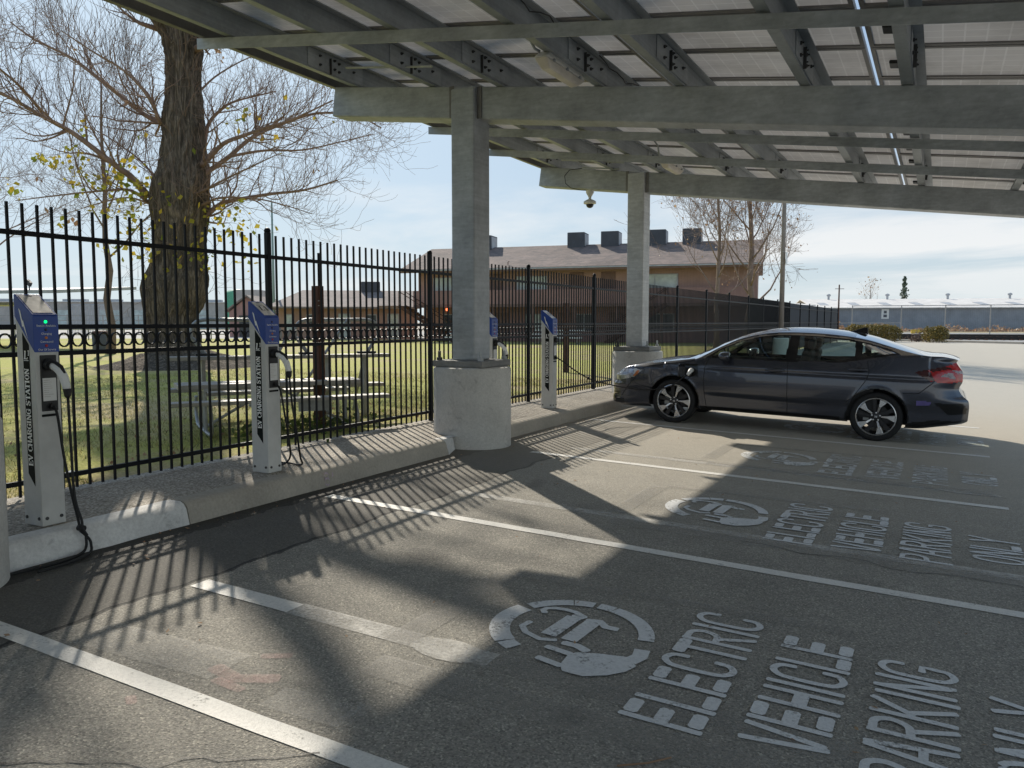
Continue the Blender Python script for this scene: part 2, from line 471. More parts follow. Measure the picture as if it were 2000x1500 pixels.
MAT['frame'] = plain('panel_frame', (0.22, 0.21, 0.20), 0.45, 0.5, 0.2)
MAT['cell'] = m_cells()
MAT['blackbox'] = plain('black_plastic', (0.02, 0.02, 0.021), 0.5)
MAT['grass'] = m_grass()
MAT['soil'] = m_concrete('dry_soil', (0.36, 0.31, 0.24), spots=0.3, scale=0.15, bmp=0.3)
MAT['gravel'] = m_concrete('ballast_gravel', (0.36, 0.35, 0.34), spots=0.6, scale=0.8, bmp=0.8)
MAT['drygrass'] = m_concrete('dry_grass_field', (0.42, 0.36, 0.23), spots=0.5, scale=0.3, bmp=0.5)
MAT['road'] = m_concrete('pale_road', (0.40, 0.38, 0.35), spots=0.2, scale=0.3)
MAT['fence'] = plain('black_fence_paint', (0.005, 0.006, 0.009), 0.5, 0.0, 0.4, 20, spec=0.22)
MAT['screen'] = m_siding('privacy_screen', (0.022, 0.026, 0.034), 0.9, 0.3)
MAT['charger'] = plain('charger_grey_paint', (0.62, 0.615, 0.59), 0.55, 0.0, 0.08, 9, 0.12, 300)
MAT['blue'] = plain('charger_blue', (0.012, 0.055, 0.30), 0.35, 0, 0.15, 10)
MAT['white'] = plain('white_plastic', (0.78, 0.78, 0.76), 0.4, 0, 0.06)
MAT['ink'] = plain('white_print', (0.90, 0.90, 0.88), 0.5, 0, 0.05)
MAT['black'] = plain('black_rubber', (0.012, 0.012, 0.013), 0.6, 0, 0.2)
MAT['decal'] = plain('black_decal', (0.007, 0.009, 0.008), 0.7, 0, 0.2, spec=0.2)
MAT['screenpanel'] = plain('grey_label_panel', (0.55, 0.53, 0.50), 0.3, 0, 0.2, 14)
MAT['gled'] = m_emit('green_led', (0.0, 0.9, 0.15), 3.0)
MAT['oled'] = m_emit('amber_led', (0.35, 0.12, 0.02), 0.15)
MAT['rled'] = m_emit('red_led', (0.30, 0.02, 0.02), 0.1)
MAT['dled'] = plain('dark_led', (0.01, 0.01, 0.05), 0.3)
MAT['alu'] = plain('bench_aluminium', (0.35, 0.33, 0.30), 0.55, 0.2, 0.15, 8)
MAT['steelpipe'] = plain('galvanized_pipe', (0.33, 0.34, 0.34), 0.45, 0.4, 0.2, 8)
MAT['rust'] = plain('rusty_brown_paint', (0.085, 0.036, 0.022), 0.8, 0, 0.35, 9)
MAT['bark'] = m_bark('furrowed_bark', (0.25, 0.20, 0.155))
MAT['twig'] = plain('bare_branch', (0.25, 0.165, 0.125), 0.9, 0, 0.3, 3)
MAT['twigdark'] = plain('dark_branch', (0.16, 0.115, 0.095), 0.9, 0, 0.3, 3)
MAT['twigsyc'] = plain('reddish_branch', (0.24, 0.175, 0.145), 0.9, 0, 0.3, 3)
MAT['twighaze'] = plain('haze_paled_branch', (0.33, 0.29, 0.26), 0.9, 0, 0.3, 3)  # lightened so distance haze is painted into the far tree's colour
MAT['leaf'] = m_leafy('autumn_leaf', (0.19, 0.24, 0.03), (0.62, 0.44, 0.05), 0.5)
MAT['leaftan'] = m_leafy('dead_leaf', (0.30, 0.16, 0.09), (0.48, 0.33, 0.20), 0.3)
MAT['hedge'] = m_leafy('hedge_leaf', (0.07, 0.075, 0.02), (0.34, 0.24, 0.06), 0.2)
MAT['conifer'] = m_leafy('conifer_needles', (0.09, 0.13, 0.10), (0.17, 0.21, 0.16), 0.2)
MAT['blade'] = m_leafy('grass_blade', (0.13, 0.15, 0.045), (0.52, 0.44, 0.20), 0.5)
MAT['stucco'] = m_siding('pink_stucco', (0.345, 0.205, 0.18), 0.35, 0.1)
MAT['stucco2'] = m_siding('tan_stucco', (0.41, 0.26, 0.21), 0.35, 0.1)
MAT['shingle'] = m_shingle('brown_shingle', (0.145, 0.115, 0.105), (0.24, 0.175, 0.15))
MAT['shingle2'] = m_shingle('grey_shingle', (0.24, 0.20, 0.18), (0.30, 0.24, 0.21))
MAT['trim'] = plain('brown_trim', (0.20, 0.12, 0.095), 0.7)
MAT['pane'] = plain('window_blind_glass', (0.50, 0.55, 0.52), 0.25, 0, 0.3, 0.8)
MAT['panedark'] = plain('dark_window', (0.05, 0.06, 0.07), 0.2, 0, 0.3, 0.8)
MAT['acunit'] = plain('cooler_housing', (0.075, 0.08, 0.095), 0.6, 0.1, 0.2, 2)
MAT['acpale'] = plain('cooler_side', (0.42, 0.43, 0.45), 0.6, 0.1, 0.2, 2)
MAT['beige'] = m_siding('beige_wall', (0.47, 0.42, 0.38), 0.6, 0.12)
MAT['pinkwall'] = m_siding('pink_shed_wall', (0.40, 0.235, 0.205), 0.5, 0.1)
MAT['bluewall'] = m_siding('blue_grey_wall', (0.27, 0.29, 0.325), 0.6, 0.2)
MAT['whiteroof'] = m_siding('white_metal_roof', (0.74, 0.70, 0.66), 0.9, 0.12)
MAT['palegreen'] = plain('green_tank', (0.10, 0.36, 0.22), 0.6)
MAT['palepole'] = plain('pale_green_pole', (0.24, 0.33, 0.30), 0.6, 0, 0.1)
MAT['lamppole'] = plain('concrete_pole', (0.25, 0.21, 0.18), 0.7, 0, 0.15)
MAT['lens'] = plain('fixture_lens', (0.72, 0.66, 0.58), 0.35, 0, 0.12)
MAT['cambody'] = plain('camera_housing', (0.72, 0.70, 0.66), 0.4, 0, 0.06)
MAT['dome'] = plain('smoked_dome', (0.03, 0.025, 0.025), 0.1)
MAT['rail'] = plain('rusty_rail', (0.045, 0.035, 0.03), 0.7, 0.3)
MAT['warn'] = m_emit('lit_red_lamp', (1.0, 0.16, 0.06), 4.0)
MAT['paper'] = plain('white_paper', (0.75, 0.75, 0.74), 0.8, 0, 0.05)

# ------------------------------------------------------------------ constants of the place (metres)
SL = 0.03                                    # the lot falls away from the kerb
def gz(x):                                   # asphalt height
    return -SL * x if x < 2 else -SL * 2
ZW = 0.30                                    # walk level
ZL = 0.27                                    # lawn level
ZB0, SB = 3.642, -0.134                      # top of canopy beams: z = ZB0 + SB*x
COLY = (2.17, 8.10, 13.98)

# ------------------------------------------------------------------ the setting
def grid_sheet(name, xs, ys, zf, mat):
    vs = [(x, y, zf(x, y)) for y in ys for x in xs]
    nx = len(xs)
    fs = [(j * nx + i, j * nx + i + 1, (j + 1) * nx + i + 1, (j + 1) * nx + i) for j in range(len(ys) - 1) for i in range(nx - 1)]
    m = MB(); m.add(vs, fs)
    return struct(m.build(name, mat))

ground = grid_sheet('ground', [-3000, -300, -60, 0, 60, 300, 3000], [-3000, -300, -60, 0, 80, 300, 3000], lambda x, y: -0.16, MAT['soil'])
xs = [-4.90 + 0.5 * i for i in range(14)] + [2.0, 5, 10, 20, 40, 90]
ys = [-40, -20] + [-8 + 2 * i for i in range(16)] + [30, 40, 56, 66]
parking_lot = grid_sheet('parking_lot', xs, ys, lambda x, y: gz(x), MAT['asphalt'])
m = MB(); m.add([(-34, 56, -0.062), (90, 56, -0.064), (90, 66, -0.064), (5.6, 71.4, -0.064), (-3, 77.9, -0.064), (-34, 79, -0.062)], [(0, 1, 2, 3, 4, 5)])
drive = struct(m.build('drive', MAT['asphalt']))
m = MB()
m.add([(-5.98, -14, ZL), (-5.98, 56.5, ZL), (-29, 56.5, ZL), (-62, 40, ZL), (-130, -2, ZL), (-40, -40, ZL)], [(0, 1, 2, 3, 4, 5)])
lawn = struct(m.build('lawn', MAT['grass']))
m = MB(); m.add([(-62, 40, ZL - .01), (-29, 56.5, ZL - .01), (-80, 110, ZL - .01), (-330, 150, ZL - .01), (-330, -60, ZL - .01), (-130, -2, ZL - .01)], [(0, 1, 2, 3, 4, 5)])
struct(m.build('yard', MAT['road']))
# far side: gravel by the tracks and the dry field
m = MB(); m.add([(-40, 80, -0.10), (-3, 78.2, -0.10), (5.6, 71.8, -0.10), (160, 64, -0.10), (160, 120, -0.10), (-40, 150, -0.10)], [(0, 1, 2, 3, 4, 5)])
struct(m.build('gravel_bed', MAT['gravel']))
m = MB(); m.add([(-60, 150, -0.08), (-40, 150, -0.08), (160, 120, -0.08), (400, 300, -0.08), (400, 500, -0.08), (-120, 420, -0.08)], [(0, 1, 2, 3, 4, 5)])
struct(m.build('field', MAT['drygrass']))
m = MB()
for a, b in (((-30, 78.3), (-3, 78.0)), ((-3, 78.0), (5.6, 71.6)), ((5.6, 71.6), (90, 66.2))):
    m.bar((a[0], a[1], -0.0), (b[0], b[1], -0.0), 0.3, 0.2)
struct(m.build('far_kerb', MAT['kerb'], bevel=0.03))

# walk along the fence, kerb pieces
def walk_prism(y0, y1, name, mat, x0=-6.02, x1=-4.93):
    m = MB(); m.bbox(x0, x1, y0, y1, -0.1, ZW); return struct(m.build(name, mat))
bounds = [-8, -2.6, 0.5, 3.6, 6.55, 9.65, 12.6, 15.6, 18.6, 24, 30, 36, 42, 48, 56]
for a, b in zip(bounds[:-1], bounds[1:]):
    walk_prism(a + 0.004, b - 0.004, 'walk', MAT['walk'])

def kerb(y0, y1, mat, wob=0.0, end0=False, end1=False):
    """kerb with a battered face and a rolled top edge"""
    prof = [(-4.93, -0.1), (-4.72, -0.1), (-4.725, 0.14), (-4.752, 0.262), (-4.775, 0.290), (-4.81, 0.304), (-4.93, 0.304)]
    n = max(2, int((y1 - y0) / 0.12)); vs = []; fs = []; k = len(prof)
    for i in range(n + 1):
        y = y0 + (y1 - y0) * i / n
        for j, (x, z) in enumerate(prof):
            e = 0.0
            if j in (2, 3, 4, 5): e = wob * (noise.noise(Vector((x * 3, y * 3.1, z * 9))) )
            sh = 0.0
            if end1 and i >= n - 1 and j in (1, 2, 3, 4): sh = -0.06 * (i - n + 2) / 1.0
            vs.append((x + e + sh, y, z + (e * 0.6 if z > 0.2 else 0)))
    for i in range(n):
        for j in range(k):
            j2 = (j + 1) % k
            fs.append((i * k + j, i * k + j2, (i + 1) * k + j2, (i + 1) * k + j))
    fs.append(tuple(range(k))); fs.append(tuple(range(n * k, n * k + k)))
    m = MB(); m.add(vs, fs)
    return struct(m.build('kerb', mat, smooth='auto', angle=35))
kerb(-8, 1.70, MAT['kerb'], 0.01)
kerb(2.50, 3.86, MAT['kerbwhite'], 0.022)
kerb(3.87, 7.30, MAT['kerb'], 0.006)
kerb(7.305, 7.63, MAT['kerbwhite'], 0.02, end1=True)
kerb(8.57, 10.30, MAT['kerb'], 0.006)
kerb(10.305, 13.47, MAT['kerb'], 0.006)
kerb(14.5, 20.0, MAT['kerb'], 0.006)
kerb(20.01, 55.8, MAT['kerb'], 0.006)

# ------------------------------------------------------------------ painted markings (children of the lot)
class Paint:
    """flat strokes lying on the sloping lot"""
    def __init__(self): self.m = MB(); self.k = 0
    def poly(self, pts):
        self.k += 1; dz = 0.004 + 0.00035 * (self.k % 14)
        self.m.add([(x, y, gz(x) + dz) for x, y in pts], [tuple(range(len(pts)))])
    def stroke(self, pts, w, round_=True):
        pts = [Vector(p) for p in pts]; n = len(pts); L = []; Rr = []
        for i, p in enumerate(pts):
            if i == 0: d = pts[1] - pts[0]
            elif i == n - 1: d = pts[-1] - pts[-2]
            else: d = (pts[i + 1] - pts[i]).normalized() + (pts[i] - pts[i - 1]).normalized()
            d.normalize(); nn = Vector((-d.y, d.x))
            L.append(p + nn * w / 2); Rr.append(p - nn * w / 2)
        cap1 = []; cap0 = []
        if round_:
            d = (pts[-1] - pts[-2]).normalized(); cap1 = [pts[-1] + d * w * 0.22 + Vector((-d.y, d.x)) * w * 0.3, pts[-1] + d * w * 0.22 - Vector((-d.y, d.x)) * w * 0.3]
            d = (pts[0] - pts[1]).normalized(); cap0 = [pts[0] + d * w * 0.22 + Vector((-d.y, d.x)) * w * 0.3, pts[0] + d * w * 0.22 - Vector((-d.y, d.x)) * w * 0.3]
        # as quads so that bent strokes stay flat
        self.k += 1; dz = 0.004 + 0.00035 * (self.k % 14)
        vs = [(p.x, p.y, gz(p.x) + dz) for p in L + Rr]
        fs = [(i, i + 1, n + i + 1, n + i) for i in range(n - 1)]
        self.m.add(vs, fs)
        for cap, e in ((cap1, (L[-1], Rr[-1])), (cap0, (Rr[0], L[0]))):
            if cap: self.m.add([(p.x, p.y, gz(p.x) + dz) for p in (e[0], cap[0], cap[1], e[1])], [(0, 1, 2, 3)])
    def build(self, name, mat, parent): return self.m.build(name, mat, parent)

def line(y, x0, x1, w, mat, name='stall_line'):
    p = Paint(); n = max(2, int(abs(x1 - x0) / 0.25)); e0 = []; e1 = []
    for i in range(n + 1):
        x = x0 + (x1 - x0) * i / n
        j = 0.006 * noise.noise(Vector((x * 4, y, 0)))
        e0.append((x, y - w / 2 + j)); e1.append((x, y + w / 2 + j + 0.004 * noise.noise(Vector((x * 7, y, 3)))))
    vs = [(x, yy, gz(x) + 0.0035) for x, yy in e0 + e1]
    p.m.add(vs, [(i, i + 1, n + 2 + i, n + 1 + i) for i in range(n)])
    return p.build(name, mat, parking_lot)
for y, x0 in ((2.115, -4.45), (5.09, -4.50), (8.01, -4.06), (11.03, -4.58), (13.98, -4.3), (-0.9, -4.3)):
    line(y, x0, 0.58 if y != 5.09 else 0.95, 0.105, MAT['line'])
line(3.06, -3.68, -2.95, 0.13, MAT['line'], 'old_stall_line'); line(3.06, -2.95, -1.75, 0.15, MAT['ghost3'], 'old_stall_line'); line(3.06, -1.75, 0.55, 0.17, MAT['ghost2'], 'old_stall_line')
line(5.84, -3.70, 0.9, 0.13, MAT['ghost3'], 'old_stall_line'); line(8.53, -3.80, 0.55, 0.13, MAT['ghost3'], 'old_stall_line')
line(11.6, -1.0, 0.55, 0.12, MAT['ghost'], 'old_stall_line')
p = Paint()
p.poly([(-1.98 + 0.17 * math.cos(a) * 1.2, 3.05 + 0.11 * math.sin(a)) for a in [i * math.pi / 8 for i in range(16)]])
p.build('paint_blob', MAT['ghost3'], parking_lot)
# overspray boxes round the stencils, spray marks
p = Paint()
for oy in (0, 2.94, 5.84):
    p.stroke([(-2.25, 3.0 + oy), (-2.25, 4.15 + oy)], 0.16, False); p.stroke([(-2.2, 4.2 + oy), (-0.4, 4.3 + oy)], 0.10, False)
    p.stroke([(-2.2, 2.75 + oy), (0.5, 2.80 + oy)], 0.20, False)
p.build('overspray', MAT['ghost2'], parking_lot)
p = Paint()
p.stroke([(-2.66, 2.55), (-2.56, 2.62)], 0.05); p.stroke([(-2.75, 2.36), (-2.6, 2.33), (-2.45, 2.42)], 0.08); p.stroke([(-2.66, 2.28), (-2.5, 2.27)], 0.05); p.stroke([(-2.83, 2.0), (-2.78, 1.97)], 0.04)
p.build('spray_mark', MAT['pink'], parking_lot)
p = Paint()
p.stroke([(-2.35, 2.30), (-1.97, 2.33)], 0.17, False); p.stroke([(-3.55, 2.32), (-2.7, 2.40)], 0.26, False); p.stroke([(-1.97, 2.24), (-1.97, 2.44)], 0.07, False)
p.build('old_paint_patch', MAT['ghost'], parking_lot)

MAT['tar'] = m_paint('tar_crack', (0.022, 0.021, 0.020), wear=0.42, scale=20, soft=0.3, opacity=0.9)
MAT['oil'] = m_paint('oil_stain', (0.035, 0.034, 0.033), wear=0.56, scale=3.5, soft=0.5, opacity=0.45)
rnd = random.Random(17)
for (xa, ya), (xb, yb) in (((-1.2, 5.66), (2.4, 5.55)), ((-2.6, 8.62), (0.6, 8.46)), ((-3.3, 1.15), (-1.9, 2.05)), ((-0.6, 1.5), (0.5, 2.6))):
    p = Paint(); n = 26; pts = []
    for i in range(n + 1):
        t = i / n; a = 3.0 * math.hypot(xb - xa, yb - ya)
        pts.append((xa + (xb - xa) * t + .03 * noise.noise(Vector((t * a * 2, xa, 1))), ya + (yb - ya) * t + .09 * noise.noise(Vector((t * a, ya, 5))) + .02 * rnd.uniform(-1, 1)))
    p.stroke(pts, rnd.uniform(.008, .013), False); p.build('crack', MAT['tar'], parking_lot)
for x, y, r in ((-1.1, 1.3, .16), (-2.9, 4.2, .12)):
    p = Paint(); p.poly([(x + r * (1 + .3 * noise.noise(Vector((math.cos(a), math.sin(a), x)))) * math.cos(a) * 1.3, y + r * math.sin(a)) for a in [i * math.pi / 12 for i in range(24)]]); p.build('oil_stain', MAT['oil'], parking_lot)
SW = 0.034; AW = 0.062
def arc(cx, cy, rx, ry, a0, a1, n=9):
    return [(cx + rx * math.cos(R(a0 + (a1 - a0) * i / (n - 1))), cy + ry * math.sin(R(a0 + (a1 - a0) * i / (n - 1)))) for i in range(n)]
Cc = [(0.95, 0.70), (0.88, 0.90), (0.5, 0.98), (0.14, 0.88), (0.04, 0.68), (0.04, 0.32), (0.14, 0.12), (0.5, 0.02), (0.88, 0.10), (0.95, 0.30)]
GL = {  # stencil letters: (points, width)
 'E': [([(0.08, 0), (0.08, 1)], SW), ([(0.34, 0.91), (0.98, 0.91)], AW), ([(0.08, 0.5), (0.86, 0.5)], AW), ([(0.34, 0.09), (0.98, 0.09)], AW)],
 'L': [([(0.08, 0), (0.08, 1)], SW), ([(0.34, 0.09), (0.98, 0.09)], AW)],
 'C': [(Cc, SW)],
 'T': [([(0.5, 0), (0.5, 0.84)], SW), ([(0.0, 0.92), (1.0, 0.92)], AW)],
 'R': [([(0.08, 0), (0.08, 1)], SW), ([(0.2, 0.96), (0.7, 0.94), (0.92, 0.76), (0.7, 0.56), (0.2, 0.52)], SW), ([(0.45, 0.5), (0.96, 0)], SW)],
 'I': [([(0.5, 0), (0.5, 1)], SW)],
 'V': [([(0.06, 1), (0.44, 0)], SW), ([(0.94, 1), (0.58, 0.04)], SW)],
 'H': [([(0.08, 0), (0.08, 1)], SW), ([(0.92, 0), (0.92, 1)], SW), ([(0.08, 0.5), (0.92, 0.5)], AW)],
 'P': [([(0.08, 0), (0.08, 1)], SW), ([(0.2, 0.96), (0.7, 0.94), (0.92, 0.74), (0.7, 0.52), (0.2, 0.48)], SW)],
 'A': [([(0.04, 0), (0.44, 1)], SW), ([(0.96, 0), (0.56, 1)], SW), ([(0.3, 0.36), (0.7, 0.36)], SW)],
 'K': [([(0.08, 0), (0.08, 1)], SW), ([(0.24, 0.50), (0.95, 1)], SW), ([(0.35, 0.52), (0.95, 0)], SW)],
 'N': [([(0.08, 0), (0.08, 1)], SW), ([(0.92, 0), (0.92, 1)], SW), ([(0.14, 0.95), (0.86, 0.05)], SW)],
 'G': [(Cc, SW), ([(0.95, 0.30), (0.95, 0.44), (0.55, 0.44)], SW)],
 'O': [(arc(0.5, 0.5, 0.45, 0.48, 100, 260), SW), (arc(0.5, 0.5, 0.45, 0.48, 80, -80), SW)],
 'Y': [([(0.04, 1), (0.46, 0.5)], SW), ([(0.96, 1), (0.54, 0.5)], SW), ([(0.5, 0.46), (0.5, 0)], SW)],
}
def smooth2(pts, k=4):
    P = [Vector((a, b)) for a, b in pts]; P = [P[0] * 2 - P[1]] + P + [P[-1] * 2 - P[-2]]; out = []
    for i in range(1, len(P) - 2):
        for j in range(k):
            t = j / k; a, b, c, d = P[i - 1:i + 3]
            v = 0.5 * ((2 * b) + (c - a) * t + (2 * a - 5 * b + 4 * c - d) * t * t + (3 * b - a - 3 * c + d) * t ** 3); out.append((v.x, v.y))
    out.append(tuple(P[-2])); return out
for ch_ in 'CGPR':
    GL[ch_] = [((smooth2(pts) if len(pts) > 3 else pts), w) for pts, w in GL[ch_]]
def word(txt, xb, h, y0, y1, mat, parent, j=0.0):
    p = Paint(); n = sum(0.45 if c == 'I' else 1 for c in txt); pitch = (y1 - y0) / n; y = y0
    rnd = random.Random(hash(txt) % 97 + int(y0 * 10))
    for c in txt:
        w = pitch * (0.45 if c == 'I' else 1.0)
        jx = rnd.uniform(-1, 1) * 0.006
        for pts, sw in GL[c]:
            gw = w * (0.80 if c != 'I' else 0.6)
            p.stroke([(xb + jx - v * h, y + u * gw) for u, v in pts], sw)
        y += w
    return p.build('stencil_word', mat, parent)
def emblem(cx, cy, mat, parent, s=1.0):
    p = Paint()
    q = lambda pts: [(cx - u * s, cy + r * s) for r, u in pts]      # r reads to the right (+Y), u is up (-X)
    ra = 0.37
    for a0, a1, w in ((68, 141.5, .105), (143, 155, .09), (23, 62, .078), (5, 22, .078), (-13, 1, .075), (-81, -14, .08)):
        p.stroke(q(arc(0, 0, ra, ra, a0, a1, 9)), w * s, False)
    # plug head with two prongs, its lead running into the ring
    p.stroke(q([(-0.05, -0.385), (-0.13, -0.40), (-0.205, -0.375)]), 0.075 * s, False)
    p.poly(q([(-0.235, -0.42), (-0.165, -0.35), (-0.20, -0.22), (-0.245, -0.125), (-0.295, -0.105), (-0.40, -0.115), (-0.455, -0.15), (-0.455, -0.25), (-0.39, -0.34), (-0.31, -0.40)]))
    p.stroke(q([(-0.275, -0.11), (-0.255, 0.02)]), 0.042 * s); p.stroke(q([(-0.41, -0.12), (-0.385, 0.005)]), 0.042 * s)
    # vehicle outline, cut up by the stencil bridges
    p.stroke(q([(-0.13, 0.075), (0.15, 0.055)]), 0.085 * s, False)
    p.stroke(q([(-0.14, -0.04), (0.13, -0.055)]), 0.085 * s, False)
    p.stroke(q(arc(0.16, 0.13, 0.06, 0.11, -60, 130, 7)), 0.036 * s); p.stroke(q([(0.17, 0.02), (0.19, 0.06)]), 0.07 * s)
    p.stroke(q([(-0.16, 0.02), (-0.19, 0.09), (-0.15, 0.19), (-0.09, 0.24), (-0.02, 0.23)]), 0.036 * s)
    p.stroke(q([(0.15, -0.02), (0.17, -0.08), (0.12, -0.13), (0.12, -0.19)]), 0.05 * s)
    p.stroke(q([(-0.17, -0.03), (-0.17, -0.10), (-0.20, -0.16)]), 0.05 * s)
    return p.build('plug_emblem', mat, parent)
STALLS = [0.0, 2.94, 5.83, 8.72]
for k, oy in enumerate(STALLS):
    mat = MAT['stencil'] if k in (0, 1) else MAT['stencil_worn']
    root = bpy.data.objects.new('parking_stencil', None); COL.objects.link(root); root.parent = parking_lot
    emblem(-1.58, 3.58 + oy, mat, root)
    word('ELECTRIC', -0.75, 0.325, 2.91 + oy, 4.22 + oy, mat, root)
    word('VEHICLE', -0.31, 0.31, 2.98 + oy, 4.12 + oy, mat, root)
    word('PARKING', 0.12, 0.31, 2.95 + oy, 4.08 + oy, mat, root)
    word('ONLY', 0.56, 0.31, 3.20 + oy, 3.90 + oy, mat, root)
# number sprayed on the kerb face
m = MB()
for ci, cz, rr in ((0, 0.245, 0.026), (0, 0.192, 0.031)):
    pts = arc(5.33, cz, rr, rr * 0.95, 0, 360, 15)
    for a, b in zip(pts[:-1], pts[1:]):
        fx = lambda z: -4.722 - max(0, z - 0.14) * 0.215 + 0.010
        m.add([(fx(a[1]), a[0] , a[1] - .007), (fx(b[1]), b[0], b[1] - .007), (fx(b[1]), b[0], b[1] + .007), (fx(a[1]), a[0], a[1] + .007)], [(0, 1, 2, 3)])
m.add([(-4.73, 5.40, 0.225), (-4.73, 5.415, 0.225), (-4.738, 5.42, 0.262), (-4.738, 5.405, 0.262)], [(0, 1, 2, 3)])
m.build('kerb_number', MAT['lav'], parking_lot)
# litter: twigs and dead leaves lying about
m = MB(); rnd = random.Random(4)
for i in range(170):
    x = rnd.uniform(-4.6, 0.8); y = rnd.uniform(1.6, 11)
    if rnd.random() < 0.35: x = -4.7 + abs(rnd.gauss(0, 0.15))
    a = rnd.uniform(0, 6.28); s = rnd.uniform(0.006, 0.018)
    z = gz(x) + 0.008
    c, d = math.cos(a) * s, math.sin(a) * s
    m.add([(x - c, y - d, z), (x + d * .6, y - c * .6, z + .004), (x + c, y + d, z + rnd.uniform(0, .012)), (x - d * .6, y + c * .6, z)], [(0, 1, 2, 3)])
m.tube([(-0.95, 2.55, gz(-.95) + .006), (-0.86, 2.62, gz(-.86) + .008), (-0.80, 2.70, gz(-.8) + .006)], 0.0035, 5)
lit = m.build('leaf_litter', MAT['leaftan']); lit['kind'] = 'stuff'; lit['label'] = 'dead leaf scraps and twigs scattered on the asphalt'

# ------------------------------------------------------------------ fence
FX = -5.90
fence = thing('iron_fence', 'tall black iron picket fence with a band of rings along the walk', 'fence', (FX, 1.0, ZW))
PY = [0.2, 3.02, 5.85, 8.69, 11.52, 14.3, 17.05, 19.8, 22.65, 25.42, 28.3, 30.9, 33.9, 36.9, 39.9, 42.9, 45.9, 48.95, 52.1, 55.68]
pm = MB(); pm.bbox(FX - .025, FX + .025, -.025, .025, 0.05, 2.485); pm.lathe([(0.026, 2.485), (0.034, 2.49), (0.034, 2.505), (0.024, 2.525), (0.0, 2.535)], (FX, 0, 0), 12)
post0 = None
for y in PY:
    if post0 is None:
        post0 = pm.build('post', MAT['fence'], fence, bevel=0.004); post0.location.y = y - 0.0
        dy0 = y
    else:
        o = dup(post0, fence); o.location.y = y
def rails(y0, y1):
    m = MB()
    for z, h in ((2.245, 0.036), (1.565, 0.036), (1.365, 0.036), (0.42, 0.036)):
        m.bbox(FX - .014, FX + .014, y0, y1, z - h / 2, z + h / 2)
    return m
for a, b in zip(PY[:-1], PY[1:]):
    rails(a + .026, b - .026).build('rails', MAT['fence'], fence)
picket0 = MB().bbox(FX - .0085, FX + .0085, -.0085, .0085, 0.315, 2.46)
ring0 = MB()
n = 14; vs = []; fs = []
for i in range(n):
    a = 2 * math.pi * i / n
    for r, xo in ((0.0475, -.008), (0.0475, .008), (0.0385, .008), (0.0385, -.008)):
        vs.append((FX + xo, r * math.cos(a), 1.465 + r * 1.5 * math.sin(a) if False else 1.465 + (0.079 / 0.0475) * 0.72 * r * math.sin(a)))
for i in range(n):
    j = (i + 1) % n
    for k in range(4):
        k2 = (k + 1) % 4; fs.append((i * 4 + k, i * 4 + k2, j * 4 + k2, j * 4 + k))
ring0.add(vs, fs)
P0 = picket0.build('picket', MAT['fence'], fence); R0 = ring0.build('ring', MAT['fence'], fence, smooth='auto')
stuff_p = MB(); stuff_r = MB(); cnt = 0; cntr = 0; used = False
for a, b in zip(PY[:-1], PY[1:]):
    if a > 34: break
    npk = 25; st = (b - a) / (npk + 1)
    for i in range(npk + 1):
        y = a + st * i
        if i > 0:
            if y > 3.05 and cnt < 100:
                if cnt == 0: P0.location.y = y - 0
                else: dup(P0, fence).location.y = y
                cnt += 1
            else:
                stuff_p.bbox(FX - .0085, FX + .0085, y - .0085, y + .0085, 0.315, 2.46)
        yr = y + st / 2
        if yr > 3.05 and cntr < 100:
            if cntr == 0: R0.location.y = yr
            else: dup(R0, fence).location.y = yr
            cntr += 1
        else:
            stuff_r.add([(v[0], v[1] + yr, v[2]) for v in vs], fs)
for o in fence.children:                          # the meshes were built around y = 0 of the world
    if o.name.split('.')[0] in ('post', 'picket', 'ring'): o.location.y = o.location.y
o = stuff_p.build('picket', MAT['fence'], fence); o['kind'] = 'stuff'
o = stuff_r.build('ring', MAT['fence'], fence); o['kind'] = 'stuff'
for a, b in zip(PY[:-1], PY[1:]):
    if a < 30.5: continue
    m = MB(); m.bbox(FX - .035, FX - .025, a + .04, b - .04, 0.36, 2.44)
    m.build('screen_fabric', MAT['screen'], fence)

